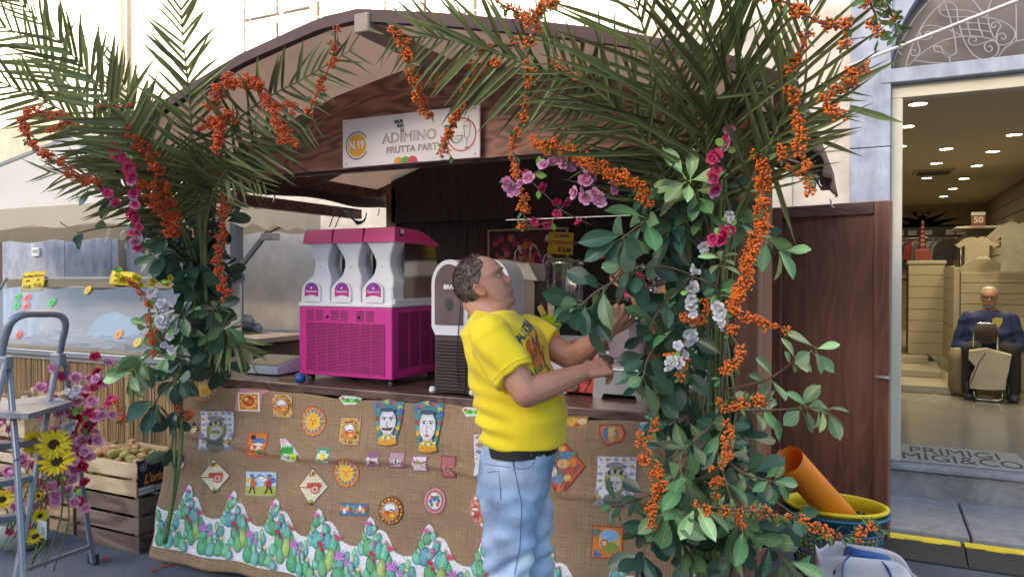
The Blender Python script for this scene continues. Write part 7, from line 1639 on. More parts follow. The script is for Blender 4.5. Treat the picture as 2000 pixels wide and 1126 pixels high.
spray('hot pink blossom spray at the right of the post top',[(1428,245,2.3),(1420,280,2.3),(1400,310,2.3),(1394,345,2.3),(1402,375,2.3)],[HP,HP,PK],30,1.5,8); spray('hot pink blossoms on the post beside small white ones',[(1385,470,2.3),(1415,458,2.3),(1425,445,2.3),(1410,478,2.3)],[HP],24,1.8,6)
spray('white blossom spray high in the middle of the right column',[(1368,490,2.35),(1385,478,2.35),(1400,470,2.35),(1432,420,2.35)],[WB],24,1.2,8); spray('white blossom spray down the left side of the right column',[(1358,520,2.35),(1352,550,2.35),(1348,590,2.33),(1358,620,2.33)],[WB],24,1.3,6)
spray('white blossom spray in front of the green apron',[(1355,645,2.3),(1335,670,2.3),(1325,700,2.3),(1302,715,2.3)],[WB],30,1.9,8); spray('white blossom cluster right of the berry clusters on the post',[(1395,600,2.3),(1412,615,2.3),(1408,640,2.3)],[WB],26,2.,8)
spray('hot pink blossom spray beside the left post against the canopy',[(212,288,3.3),(240,310,3.3),(255,345,3.3),(262,385,3.35),(262,420,3.4),(265,450,3.4),(268,478,3.45)],[HP,HP,PK],24,1.5,6); spray('small pink blossoms among the berries of the left post',[(190,365,3.3),(225,400,3.3),(240,395,3.3)],[HP],20,.8,6)
spray('white blossom spray on the left post above the reed counter',[(282,570,3.7),(305,585,3.7),(310,620,3.7),(325,635,3.7)],[WB],24,1.9,10); spray('white blossom spray lower on the left post',[(335,610,3.7),(322,650,3.7),(332,690,3.7)],[WB],20,1.2,8)
YB_=bset((.72,.62,.02),(.66,.5,.02),20); spray('yellow freesia spray beside the yellow price sheet',[(232,535,3.75),(260,545,3.75),(290,552,3.75),(330,545,3.75)],[YB_],20,1.3,8)
# pink and white bunch behind the ladder
rr=random.Random(8)
for k,(lab,pts,st,dn) in enumerate((
 ('pink blossom bunch at the upper right of the ladder',[(150,990,3.75),(170,850,3.8),(190,770,3.8),(205,700,3.8)],[RB,PK,LPK],1.4),('white blossom branch in the pink bunch',[(110,980,3.75),(130,850,3.8),(155,770,3.8),(185,735,3.8)],[WB,WB,PK],1.5),('magenta blossom branch pointing right over the crate',[(120,960,3.75),(160,860,3.75),(200,800,3.75),(235,780,3.75)],[HP,PK,LPK],1.2),
 ('deep red pink blossom branch behind the sunflowers',[(100,980,3.8),(115,880,3.85),(140,820,3.85),(160,780,3.85)],[RB,HP],1.5),('pink blossom branch seen through the ladder',[(70,1000,3.8),(85,900,3.85),(90,820,3.85),(110,700,3.85)],[PK,HP],1.2),('pale pink blossom branch at the far left',[(40,1000,3.8),(30,900,3.85),(15,840,3.85),(5,800,3.85)],[PK,LPK],1.1),('white and pink blossom branch beside the ladder post',[(110,980,3.7),(118,880,3.75),(120,800,3.75),(140,760,3.75)],[WB,PK],1.0),
 ('pink blossom branch with bare stems low behind the ladder',[(20,1060,3.75),(70,970,3.75),(95,920,3.75),(50,880,3.8)],[PK,HP],.5))):
    spray(lab,pts,st,26,dn*1.15,16,leaf=.15)
# sunflowers
sfm=mat('sunflower_disc',(0.05,0.025,0.01),0.9,n=(200,.5),bump=(300,1,.003))
q=MB(); rr=random.Random(3)
for lay in range(2):
    for k in range(15):
        a=2*pi*(k+.5*lay)/15+rr.uniform(-.08,.08); M=Matrix.Rotation(a,4,'Z') @ Matrix.Rotation(.15+.2*lay+rr.uniform(-.1,.15),4,'X'); l=rr.uniform(.9,1.05)
        q.add([M @ Vector(p) for p in ((-.04,.3,0),(-.11,.6*l,.03),(-.05,.9*l,0),(0,1.0*l,-.04),(.05,.9*l,0),(.11,.6*l,.03),(.04,.3,0))],[(0,1,2,3,4,5,6)],(.78,.52+.1*lay,.015))
q2=MB(); q2.ell((0,0,.03),(.36,.36,.10),16,8)
sunp,sund=q.mesh('petals',petm),q2.mesh('flower_disc',sfm)
q3=MB()
for (px,py,t_,s_,tilt,lab) in ((105,868,3.62,34,.1,'largest sunflower just right of the ladder rail'),(112,902,3.6,36,-.5,'sunflower directly below the largest one'),(66,862,3.7,26,.9,'side facing yellow sunflower seen through the ladder'),(78,1006,3.68,16,1.1,'small sideways sunflower low behind the ladder'),(70,1048,3.6,22,-.9,'yellow sunflower lying near the asphalt'),(48,935,3.75,16,.8,'small yellow flower in the stems behind the ladder'),(5,975,3.7,22,.5,'orange yellow sunflower at the left edge'),(75,968,3.7,11,1.0,'tiny yellow bud among the stems')):
    c=at(px,py,t_); t=thing('sunflower',lab,'sunflower',c,'silk sunflowers behind the ladder'); toc=(CAMP-c).normalized(); n=(toc+Vector((tilt*.5,0,.25+tilt*.4*(1 if px % 2 else-1)))).normalized(); x=n.cross(Vector((0,0,1))).normalized(); y=n.cross(x); s=S_(s_,t_)
    M=Matrix(((x.x*s,y.x*s,n.x*s,c.x),(x.y*s,y.y*s,n.y*s,c.y),(x.z*s,y.z*s,n.z*s,c.z),(0,0,0,1)))
    inst('petals',sunp,M,t); inst('flower_disc',sund,M,t)
    g_=c+Vector((-.15-.1*rr.random(),.08,-max(.1,c.z-.12))); q=MB(); q.tube(smooth_curve([c,c.lerp(g_,.5)+Vector((.03,.05,0)),g_],5),.004,5); q.build('stem',stemg,t)
for k in range(7):
    a=at(10+k*9,1040+5*(k % 3),3.7); b=at(60+k*14,900-8*k,3.75); q=MB(); q.tube([a,a.lerp(b,.5)+Vector((.02,0,.02)),b],.004,5); tag(q.build('bare_twig',stemg),'bare green stem leaning behind the ladder among the sunflowers','stem','stems behind the ladder')
c=onZ(20,1075,0.0); q=MB(); q.lathe((c.x,c.y+.08,0.002),[(.09,0),(.12,.02),(.13,.16),(.125,.16),(.11,.02),(0,.01)],18); tag(q.build('flower_bucket',mat('grey_green_bucket',(0.16,0.20,0.19),0.5)),'grey green bucket holding the flower stems at the lower left','bucket')
c=at(82,1036,3.6); q=MB(); q.box((c.x-.035,c.y,c.z-.035),(c.x+.035,c.y+.001,c.z+.05),(.6,.62,.68)); q.box((c.x-.0,c.y-.002,c.z-.02),(c.x+.022,c.y-.001,c.z+.02),(.35,.36,.42)); tag(q.build('flower_tag',prt),'small white paper tag hanging from the lowest sunflower','tag')
# ------------------------------------------------------------------ people
from mathutils.bvhtree import BVHTree
def interp(tab,z):
    if z <= tab[0][0]:return tab[0][1]
    for (a,b),(c,d) in zip(tab,tab[1:]):
        if z <= c:k=(z-a)/(c-a); k=k*k*(3-2*k)*.35+k*.65; return b+(d-b)*k
    return tab[-1][1]
FRT=[(-.125,.03),(-.118,.066),(-.105,.082),(-.088,.080),(-.065,.087),(-.05,.085),(-.02,.080),(.008,.078),(.03,.090),(.055,.084),(.08,.070),(.10,.046),(.115,.0)]
BCK=[(-.125,.0),(-.105,-.03),(-.08,-.055),(-.05,-.078),(-.02,-.096),(.02,-.107),(.05,-.103),(.08,-.086),(.10,-.06),(.115,-.02)]
WID=[(-.125,.012),(-.118,.030),(-.10,.046),(-.07,.059),(-.04,.068),(-.01,.073),(.02,.076),(.05,.074),(.08,.064),(.10,.046),(.115,.014)]
def nose(z):return interp([(-.05,0),(-.040,.010),(-.032,.022),(-.024,.027),(-.012,.021),(.008,.010),(.026,0)],z)
def head_pt(z,th,off=0.0):
    xf,xb,w=interp(FRT,z),interp(BCK,z),interp(WID,z); c=(xf+xb)/2; h=(xf-xb)/2
    ct,st=cos(th),sin(th); e=.86; x=c+h*abs(ct)**e*(1 if ct > 0 else-1); y=w*abs(st)**e*(1 if st > 0 else-1)
    g=lambda v,s:math.exp(-(v/s)**2)
    if ct > 0:
        wn_=.0085+.006*g(z+.03,.012); x += nose(z)*g(y,wn_)
        for s in (-1,1):
            x -= .010*g(y-s*.031,.016)*g(z-.006,.011); x += .004*g(y-s*.034,.022)*g(z-.028,.008); x += .005*g(y-s*.045,.018)*g(z+.022,.016); x -= .004*g(y-s*.028,.006)*g(z+.045,.014)
        x += .006*g(y,.020)*g(z+.057,.0045)+.0065*g(y,.017)*g(z+.070,.005)-.004*g(y,.024)*g(z+.0635,.0022)-.004*g(y,.02)*g(z+.083,.007)+.004*g(y,.016)*g(z+.105,.012)
    v=Vector((x,y,z))
    if off:v += Vector((ct,st,max(-.3,(z-.0)/.12))).normalized()*off
    return v
def head_mb(mb,M):
    n,m_=72,66; zs=[-.1249+(.2398)*(i/m_) for i in range(m_+1)]
    vs=[]; fs=[]
    for z in zs:
        for j in range(n):vs.append(M @ head_pt(z,2*pi*j/n))
    for i in range(m_):
        for j in range(n):fs.append((i*n+j,i*n+(j+1) % n,(i+1)*n+(j+1) % n,(i+1)*n+j))
    fs.append(tuple(range(n-1,-1,-1))); fs.append(tuple(m_*n+j for j in range(n))); mb.add(vs,fs)
    for s in (-1,1):
        e=[(-.004,.070,-.038),(.000,.078,-.028),(-.004,.085,-.010),(-.012,.089,.006),(-.022,.089,.014),(-.031,.086,.006),(-.031,.083,-.010),(-.022,.079,-.026),(-.010,.074,-.038)]
        mb.tube([M @ Vector((x,y*s,z)) for x,y,z in e],[.006,.005,.0042,.0042,.0046,.0045,.0042,.0045,.006],8)
        mb.ell(M @ Vector((-.017,.077*s,-.012)),(.014,.006,.022),10,8,M=M.to_3x3().to_4x4() @ Matrix.Rotation(.15,4,'Y'))
        mb.ell(M @ Vector((-.002,.0775*s,-.014)),(.004,.005,.006),8,6)
def capsule(mb,a,b,r0,r1,n=14):
    a,b=Vector(a),Vector(b); d=(b-a); L=d.length; 
    if L < 1e-5:mb.ell(a,r0,n,8); return
    pts=[a-d/L*r0*k for k in (.97,.72,.38)]+[a,a.lerp(b,.5),b]+[b+d/L*r1*k for k in (.38,.72,.97)]
    rr=[r0*.24,r0*.69,r0*.925,r0,(r0+r1)/2,r1,r1*.925,r1*.69,r1*.24]; mb.tube(pts,rr,n)
def loft(mb,M,rings,n=28,ex=2.4):
    """rings (z, cx, hx, hy[, cy])"""
    vs=[]; fs=[]
    for r in rings:
        z,cx,hx,hy=r[:4]; cy_=r[4] if len(r) > 4 else 0
        for j in range(n):
            a=2*pi*j/n; c,s=cos(a),sin(a); vs.append(M @ Vector((cx+hx*abs(c)**(2/ex)*(1 if c > 0 else-1),cy_+hy*abs(s)**(2/ex)*(1 if s > 0 else-1),z)))
    for i in range(len(rings)-1):
        for j in range(n):fs.append((i*n+j,i*n+(j+1) % n,(i+1)*n+(j+1) % n,(i+1)*n+j))
    if rings[0][0] < rings[-1][0]:fs += [tuple(range(n-1,-1,-1)),tuple((len(rings)-1)*n+j for j in range(n))]
    else:fs=[f[::-1] for f in fs]+[tuple(range(n)),tuple((len(rings)-1)*n+j for j in range(n))[::-1]]
    mb.add(vs,fs)
def hand(mb,w,d,up,side,curl=.5,s=1.0,spread=.12,thumb=.5):
    """w wrist, d pointing direction, up = back of the hand, side=+1 thumb on (d x up) side"""
    d=Vector(d).normalized(); up=Vector(up); up=(up-d*up.dot(d)).normalized(); x=d.cross(up)*side; w=Vector(w)
    for k in range(4):
        o=(1.5-k)*.0205*s; capsule(mb,w+x*o*.55+d*.01,w+x*o+d*.082*s,.0155*s,.0125*s,10)
    capsule(mb,w,w+d*.05*s,.026*s,.020*s,12)
    lens=(.068,.076,.071,.056); base_=(.084,.088,.084,.076)
    for k in range(4):
        o=(1.5-k)*.0205*s; p=w+x*o+d*base_[k]*s; a=curl*(.75+.12*k); dd=(d*cos(a)-up*sin(a)+x*(1.5-k)*spread*.5).normalized(); r=(.0088,.0088,.0085,.0078)[k]*s
        for seg,fr in enumerate((.46,.30,.24)):
            e=p+dd*lens[k]*fr*s; capsule(mb,p,e,r,r*.92,8); p=e; a += curl*(1.0 if seg == 0 else .7); r *= .92; dd=(d*cos(a)-up*sin(a)+x*(1.5-k)*spread*.3).normalized()
    p=w+x*.026*s+d*.022*s; t1=(x*.75+d*.75-up*.35*thumb).normalized(); e=p+t1*.040*s; capsule(mb,p,e,.0145*s,.011*s,10)
    t2=(x*.25+d*.9-up*.55*thumb).normalized(); f=e+t2*.030*s; capsule(mb,e,f,.0105*s,.0095*s,8); capsule(mb,f,f+(d*.9-x*.15-up*.6*thumb).normalized()*.022*s,.0095*s,.008*s,8)
def fuse(name,mb,mats,vox,parent,smooth=4,disp=None,colfn=None):
    me=mb.mesh(name+'_base',mats); o=bpy.data.objects.new('tmp',me); COL.objects.link(o)
    r=o.modifiers.new('r','REMESH'); r.mode='VOXEL'; r.voxel_size=vox; r.use_smooth_shade=True
    if smooth:s=o.modifiers.new('s','SMOOTH'); s.factor=.5; s.iterations=smooth
    dg=bpy.context.evaluated_depsgraph_get(); dg.update(); m2=bpy.data.meshes.new_from_object(o.evaluated_get(dg)); bpy.data.objects.remove(o); bpy.data.meshes.remove(me)
    m2.name=name
    if disp:
        for v,n in [(v,v.normal.copy()) for v in m2.vertices]:
            v.co += n*disp(v.co)
    if colfn:
        ca=m2.color_attributes.new('Col','FLOAT_COLOR','POINT'); buf=[]
        for v in m2.vertices:buf += [*colfn(v.co),1.0]
        ca.data.foreach_set('color',buf)
    m2.polygons.foreach_set('use_smooth',[True]*len(m2.polygons)); m2.update()
    if not m2.materials:m2.materials.append(mats)
    ob=bpy.data.objects.new(name,m2); COL.objects.link(ob); return attach(ob,parent)
skin=mat('skin',(0.46,0.24,0.17),0.48,n=(14,.10),attr=True,bump=(220,.12,.001),sub=.08,spec=.4)
skin2=mat('tanned_skin',(0.42,0.22,0.14),0.5,n=(14,.10),bump=(160,.12,.001),sub=.06)
eyew=mat('eye_white',(0.36,0.30,0.28),0.3); eyed=mat('eye_dark',(0.05,0.03,0.02),0.15)
def hairmat(name,c1,c2):
    m=bpy.data.materials.new(name); m.use_nodes=True; N=m.node_tree.nodes; L=m.node_tree.links; P=N['Principled BSDF']; tc=N.new('ShaderNodeTexCoord'); n=N.new('ShaderNodeTexNoise'); n.inputs['Scale'].default_value=35; n.inputs['Detail'].default_value=6; L.new(tc.outputs['Object'],n.inputs['Vector'])
    r=N.new('ShaderNodeValToRGB'); r.color_ramp.elements[0].position=.35; r.color_ramp.elements[1].position=.65; r.color_ramp.elements[0].color=(*c1,1); r.color_ramp.elements[1].color=(*c2,1); L.new(n.outputs[0],r.inputs[0]); L.new(r.outputs[0],P.inputs['Base Color']); P.inputs['Roughness'].default_value=.55; return m
def hair(M,parent,mt,mask,thick,strands,slen,seed=1,tuft=None):
    n,m_=96,60; q=MB(); vs=[]; rr=random.Random(seed); idx={}
    for i in range(m_+1):
        z=-.085+.1995*i/m_
        for j in range(n):
            th=2*pi*j/n; mk=mask(th if th <= pi else th-2*pi,z); vs.append(M @ head_pt(z,th,-.004+(thick+.004)*mk+(.0022*mnoise.noise(Vector((j*.55,i*.22,seed))) if mk > .2 else 0)))
    fs=[(i*n+j,i*n+(j+1) % n,(i+1)*n+(j+1) % n,(i+1)*n+j) for i in range(m_) for j in range(n)]; fs.append(tuple(m_*n+j for j in range(n)))
    q.add(vs,fs,sm=True)
    for k in range(strands):
        th=rr.uniform(-pi,pi); z=rr.uniform(-.08,.114); 
        if rr.random() > mask(th,z)*1.1:continue
        p=head_pt(z,th,thick*.6); nn=Vector((cos(th),sin(th)*1.1,z/.1)).normalized(); dwn=Vector((-.55,0,-.6)); dwn=(dwn-nn*dwn.dot(nn)) 
        tf=tuft(th,z) if tuft else 0
        d=(nn*(.25+1.2*tf+rr.uniform(0,.25))+dwn*(1-.7*tf)+Vector((rr.uniform(-.3,.3),rr.uniform(-.3,.3),rr.uniform(-.2,.3)))).normalized(); l=slen*rr.uniform(.6,1.2)*(1+1.2*tf); sd=d.cross(nn).normalized()*.0009
        q.add([M @ (p-sd),M @ (p+sd),M @ (p+d*l*.6+sd*.7),M @ (p+d*l+nn*-.002),M @ (p+d*l*.6-sd*.7)],[(0,1,2,3,4)])
    return q.build('hair',mt,parent)
def eyes(M,parent):
    for s in (-1,1):
        c=M @ Vector((.0640,.031*s,.006)); q=MB(); q.ell(c,.0110,12,10); e=q.build('eye',eyew,parent)
        q=MB(); q.ell(M @ Vector((.0722,.0312*s,.0075)),(.004,.0055,.0055),10,8,M=M.to_3x3().to_4x4()); q.build('iris',eyed,e)
def brows(M,parent,mt):
    q=MB()
    for s in (-1,1):q.tube([M @ (head_pt(.026+dz,s*th)+Vector((.0015,0,0))) for th,dz in ((.18,-.002),(.34,.003),(.52,.004),(.72,-.001))],[.002,.0035,.003,.0015],6,flat=.6)
    q.build('eyebrow',mt,parent)
def garment_print(name,ob,M,shapes,mt,parent,off=.0015,n=4):
    """flat coloured shapes in M's plane, laid on the garment surface"""
    bv=BVHTree.FromPolygons([v.co for v in ob.data.vertices],[tuple(p.vertices) for p in ob.data.polygons]); q=MB(); zdir=-(M.to_3x3() @ Vector((0,0,1))).normalized()
    def drop(p,d):
        w=M @ Vector((p[0],p[1],.25)); h=bv.ray_cast(w,zdir)[0]; return (h if h else M @ Vector((p[0],p[1],0)))-zdir*d
    for k,(pts,col) in enumerate(shapes):
        q.add([drop(p,off+k*.0001) for p in pts],[tuple(range(len(pts)))],col)
    return q.build(name,mt,parent),drop
def cloth_text(name,s,size,M,mt,drop,parent,place,bold=.0008,xs=1.0):
    for k,ch in enumerate(s):
        cu=bpy.data.curves.new('t','FONT'); cu.body=ch; cu.size=size; cu.align_x='CENTER'; cu.align_y='CENTER'; cu.offset=bold; cu.resolution_u=2; t=bpy.data.objects.new('t',cu); COL.objects.link(t)
        dg=bpy.context.evaluated_depsgraph_get(); dg.update(); me=bpy.data.meshes.new_from_object(t.evaluated_get(dg)); bpy.data.objects.remove(t); (x0,y0,a)=place(k)
        for v in me.vertices:x,y=v.co.x*xs,v.co.y; p=drop((x0+x*cos(a)-y*sin(a),y0+x*sin(a)+y*cos(a)),.003); v.co=p
        me.materials.clear(); me.materials.append(mt); o=bpy.data.objects.new(name,me); COL.objects.link(o); attach(o,parent)

# --- the man in yellow
T0=2.62; base=at(1010,880,T0); fa=radians(6)
Mm=Matrix.Translation((base.x,base.y,0)) @ Matrix.Rotation(fa,4,'Z')
MAN=thing('person','man in a yellow printed tee shirt and pale blue jeans reaching up to the leaves','person',(base.x,base.y,0))
HS=.95
Hd=Matrix.Rotation(radians(22),4,'Z') @ Matrix.Rotation(radians(-26),4,'Y') @ Matrix.Scale(HS,4)
ear=at(938,565,2.60); Mh=Matrix.Translation(ear-Hd @ Vector((-.012,-.082,-.012))) @ Hd
b=MB(); head_mb(b,Mh)
nk0=Mm @ Vector((-.085,0,1.44)); nk1=Mh @ Vector((-.035,0,-.075)); capsule(b,nk0,nk1,.062,.058,20); capsule(b,nk0,Mh @ Vector((.02,0,-.085)),.058,.042,18); capsule(b,Mh @ Vector((-.055,0,-.03)),nk0+Vector((-.01,0,0)),.05,.058,16)
loft(b,Mm,[(.93,.01,.08,.11),(1.1,.02,.11,.13),(1.25,0,.12,.14),(1.38,-.05,.11,.17),(1.45,-.08,.07,.09)])
shR,elR,wrR=at(962,662,2.46),at(1028,768,2.38),at(1140,726,2.50)
shL,elL,wrL=Mm @ Vector((-.02,.18,1.39)),at(1118,700,2.72),at(1188,648,2.62)
capsule(b,shR,elR,.056,.046); capsule(b,elR,elR.lerp(wrR,.35),.045,.047); capsule(b,elR.lerp(wrR,.35),wrR,.046,.029)
capsule(b,elR+Vector((0,0,-.008)),elR.lerp(wrR,.3)+Vector((0,0,-.006)),.036,.036)
capsule(b,shL,elL,.052,.045); capsule(b,elL,elL.lerp(wrL,.35),.044,.044); capsule(b,elL.lerp(wrL,.35),wrL,.043,.028)
hand(b,wrR,(at(1180,716,2.53)-wrR),(.15,-.6,.75),-1,.85,1.02,.1,1.3)
hand(b,wrL,(at(1212,606,2.60)-wrL),(.5,-.7,-.1),1,1.15,.98)
for s,kn,an in ((-1,(.005,-.10,.52),(-.10,-.11,.09)),(1,(.03,.10,.50),(.07,.12,.09))):
    capsule(b,Mm @ Vector((.01,s*.08,.88)),Mm @ Vector(kn),.07,.05); capsule(b,Mm @ Vector(kn),Mm @ Vector(an),.052,.036); capsule(b,Mm @ Vector(an),Mm @ Vector((an[0]+.13,an[1],.04)),.035,.032)
hc=Mh.translation.copy()
def skcol(p):
    l=Mh.inverted() @ p
    if l.length < .2:
        c=Vector((.47,.235,.160)); g=lambda a,s:math.exp(-((l-Vector(a)).length/s)**2)
        red=.5*g((.10,0,-.02),.022)+.35*(g((.07,-.045,-.025),.03)+g((.07,.045,-.025),.03))+.5*(g((-.017,-.083,-.012),.03)+g((-.017,.083,-.012),.03)); c=c.lerp(Vector((.52,.17,.12)),min(.7,red))
        st=min(1,g((.07,0,-.09),.05)+g((.05,-.05,-.07),.04)+g((.05,.05,-.07),.04)); c=c.lerp(Vector((.33,.20,.17)),st*.45)
        if abs(l.z+.0635) < .009 and l.x > .075 and abs(l.y) < .024:c=c.lerp(Vector((.42,.14,.12)),.6)
        if (l-Vector((.066,-.058,-.012))).length < .0045:c=Vector((.12,.06,.05))
        return c
    n=mnoise.noise(p*9); return Vector((.43,.205,.135))*(1+.10*n)
fuse('body',b,skin,.0040,MAN,3,lambda p:.0,skcol)
eyes(Mh,MAN); hm=hairmat('greying_brown_hair',(.075,.048,.038),(.19,.135,.11)); brows(Mh,MAN,hm)
def mask1(th,z):
    a=abs(th); line=.052+.045*max(0,(1.25-a)) if a < 1.25 else (.052-(a-1.25)*.17 if a < 1.75 else-.033-(a-1.75)*.03)
    if a < 1.0 and z < .104:return 0
    if .0 < a < 1.45 and z < .03:return 0
    v=(z-line)/.014; return max(0,min(1,v))*(1 if a > 1.1 else .8)
hair(Mh,MAN,hm,mask1,.003,8000,.013,3,lambda th,z:max(0,(z-.075)/.05)*(.9 if abs(th) > .8 else .5))
# shirt
yt=mat('yellow_tee',(0.78,0.58,0.012),0.85,n=(5,.05),bump=(260,.15,.0008),sheen=.15)
sb=MB(); loft(sb,Mm,[(1.022,.028,.138,.170),(1.035,.028,.142,.172),(1.07,.026,.145,.172),(1.12,.022,.151,.174),(1.17,.012,.151,.174),(1.24,-.010,.143,.175),(1.31,-.028,.135,.186),(1.37,-.044,.128,.195),(1.41,-.06,.12,.19),(1.445,-.075,.092,.135),(1.468,-.082,.075,.085),(1.478,-.084,.068,.072)])
slR=shR.lerp(elR,.70)+Vector((0,0,.004)); slL=shL.lerp(elL,.52)
def sleeve(mb,a,b_,r0,r1):d=(b_-a).normalized(); mb.tube([a-d*.05,a,a.lerp(b_,.5),b_-d*.004,b_],[r0*.75,r0,(r0+r1)*.5,r1,r1*.985],22)
sleeve(sb,shR+Vector((-.01,0,0)),slR,.078,.070); sleeve(sb,shL,slL,.078,.072)
capsule(sb,Mm @ Vector((-.06,-.13,1.405)),shR+Vector((-.012,.0,.012)),.055,.072); capsule(sb,Mm @ Vector((-.06,.13,1.405)),shL,.055,.07)
iMm=Mm.inverted()
def wr(p):
    l=iMm @ p; d=.0
    lower=max(0,min(1,(1.26-l.z)/.14)); back=max(0,min(1,(.06-l.x)/.12))
    d += .0085*lower*back*sin(l.z*105+3.5*mnoise.noise(Vector((l.x*9,l.y*9,1)))+l.x*16)
    d += .0042*sin((l.z+l.x*.8)*62+2.5*mnoise.noise(Vector((l.x*7,l.y*7,l.z*3))))*(1-.6*lower)
    d += .009*mnoise.noise(Vector((l.x*9,l.y*7,l.z*12)))
    for c_,s_ in ((shR.lerp(elR,.3),.06),):
        r=(p-c_).length; d += .003*math.exp(-(r/.09)**2)*sin(r*190)
    return d
shirt=fuse('tee_shirt',sb,yt,.0058,MAN,5,wr)
q=MB(); q.tube([Mm @ Vector((-.084+.069*cos(a),.073*sin(a),1.477+.006*cos(a)*-1)) for a in [2*pi*k/28 for k in range(29)]],.0065,6,cap=False,flat=.7); q.build('collar',yt,MAN)
dd_=(slR-shR).normalized(); u_=dd_.cross(Vector((0,1,0))).normalized(); v_=dd_.cross(u_)
q=MB(); q.tube([slR-dd_*.018+(u_*cos(a)+v_*sin(a))*.0735 for a in [2*pi*k/28 for k in range(29)]],.0014,4,cap=False); q.build('sleeve_seam',mat('yellow_seam',(0.62,0.42,0.01),0.8),MAN)
# chest print
pc_=at(1046,692,2.50); nrm_=(Mm.to_3x3() @ Vector((.72,-.68,.12))).normalized(); xd=Vector((0,0,1)).cross(nrm_).normalized(); Mp=frame(pc_,xd,(0,0,1))
shp=[]; rr=random.Random(12)
for k in range(34):
    cx,cy_=rr.gauss(.022,.022),rr.gauss(.012,.03); r=rr.uniform(.006,.016); c=rr.choice([(.62,.20,.03),(.55,.10,.03),(.70,.32,.04),(.48,.06,.05),(.72,.40,.03)]); shp.append(([(cx+r*cos(a+k)*rr.uniform(.6,1.3),cy_+r*1.5*sin(a+k)) for a in [2*pi*i/7 for i in range(7)]],c))
for k in range(9):
    cx,cy_=rr.gauss(.02,.024),rr.gauss(.015,.03); a=rr.uniform(.6,2.2); shp.append(([(cx-.018*cos(a),cy_-.018*sin(a)),(cx+.003,cy_),(cx+.018*cos(a),cy_+.018*sin(a)),(cx-.002,cy_+.002)],(.04,.06,.12)))
for k in range(18):
    cx,cy_=rr.uniform(-.0,.08),-.085+rr.gauss(0,.010); r=rr.uniform(.006,.012); shp.append(([(cx+r*cos(a),cy_+r*sin(a)) for a in [2*pi*i/6 for i in range(6)]],rr.choice([(.62,.10,.03),(.72,.34,.03),(.50,.04,.10)])))
pr_,drop=garment_print('chest_print',shirt,Mp,shp,prt,MAN)
navy=mat('navy_print',(0.03,0.06,0.10),0.7)
cloth_text('lettering','CALIFORNIA',.042,Mp,navy,drop,MAN,lambda k:(-.068+.120*(k/9)**.9-.0,.030+.062*sin(.25+1.45*k/9),1.05-.95*k/9),.0010,.8)
cloth_text('lettering','LEGEND',.024,Mp,navy,drop,MAN,lambda k:(-.022+.017*k,-.058+.004*k,.22),.0010,.9)
# jeans
dn=bpy.data.materials.new('washed_denim'); dn.use_nodes=True
def _den():
    N=dn.node_tree.nodes; L=dn.node_tree.links; P=N['Principled BSDF']; P.inputs['Roughness'].default_value=.9; tc=N.new('ShaderNodeTexCoord'); a=N.new('ShaderNodeTexNoise'); a.inputs['Scale'].default_value=5; a.inputs['Detail'].default_value=5; L.new(tc.outputs['Object'],a.inputs['Vector'])
    f=N.new('ShaderNodeTexNoise'); f.inputs['Scale'].default_value=300; L.new(tc.outputs['Object'],f.inputs['Vector']); m_=N.new('ShaderNodeMath'); m_.operation='MULTIPLY_ADD'; m_.inputs[1].default_value=.22; L.new(f.outputs[0],m_.inputs[0]); L.new(a.outputs[0],m_.inputs[2])
    r=N.new('ShaderNodeValToRGB'); e=r.color_ramp.elements; e[0].position=.42; e[1].position=.78; e[0].color=(.15,.24,.42,1); e[1].color=(.52,.60,.74,1); k=e.new(.58); k.color=(.30,.41,.60,1); L.new(m_.outputs[0],r.inputs[0])
    at_=N.new('ShaderNodeAttribute'); at_.attribute_name='Col'; mx=N.new('ShaderNodeMix'); mx.data_type='RGBA'; mx.blend_type='MULTIPLY'; mx.inputs[0].default_value=1; L.new(r.outputs[0],mx.inputs[6]); L.new(at_.outputs['Color'],mx.inputs[7]); L.new(mx.outputs[2],P.inputs['Base Color'])
    b_=N.new('ShaderNodeBump'); b_.inputs['Strength'].default_value=.2; b_.inputs['Distance'].default_value=.0008; L.new(f.outputs[0],b_.inputs['Height']); L.new(b_.outputs[0],P.inputs['Normal'])
_den()
jb=MB(); loft(jb,Mm,[(.80,-.005,.105,.150),(.86,-.01,.120,.160),(.93,.0,.125,.162),(1.0,.012,.124,.160),(1.03,.012,.123,.158)])
for s,kn,an in ((-1,(.005,-.10,.52),(-.10,-.11,.09)),(1,(.03,.10,.50),(.07,.12,.09))):
    hp_=Mm @ Vector((.005,s*.085,.86)); K_=Mm @ Vector(kn); A2=Mm @ Vector(an)
    jb.tube([hp_+Vector((0,0,.06)),hp_,hp_.lerp(K_,.25),hp_.lerp(K_,.6),K_,K_.lerp(A2,.4),K_.lerp(A2,.8),A2,A2+Vector((0,0,-.02))],[.06,.096,.094,.082,.073,.068,.065,.064,.062],24)
def jw(p):
    l=iMm @ p; k=math.exp(-((l.z-.60)/.10)**2); return .011*mnoise.noise(Vector((l.x*8,l.y*8,l.z*9)))+.007*mnoise.noise(Vector((l.x*18,l.y*18,l.z*24)))+.010*k*sin(l.z*88-l.x*40+3*mnoise.noise(l*6))+.004*math.exp(-((l.z-.80)/.07)**2)*sin(l.z*60+l.x*55+2*mnoise.noise(l*5))+.006*math.exp(-((l.z-.2)/.12)**2)*sin(l.z*85+l.x*20)
def jc(p):
    l=iMm @ p; f=.86+.35*mnoise.noise(Vector((l.x*14,l.y*14,l.z*22)))+.55*math.exp(-((l.x-.10)/.06)**2-((l.z-.66)/.16)**2)+.2*math.exp(-((l.x+.0)/.05)**2-((l.z-.5)/.1)**2); return (f,f,min(1.25,f))
jeans=fuse('jeans',jb,dn,.0065,MAN,4,jw,jc)
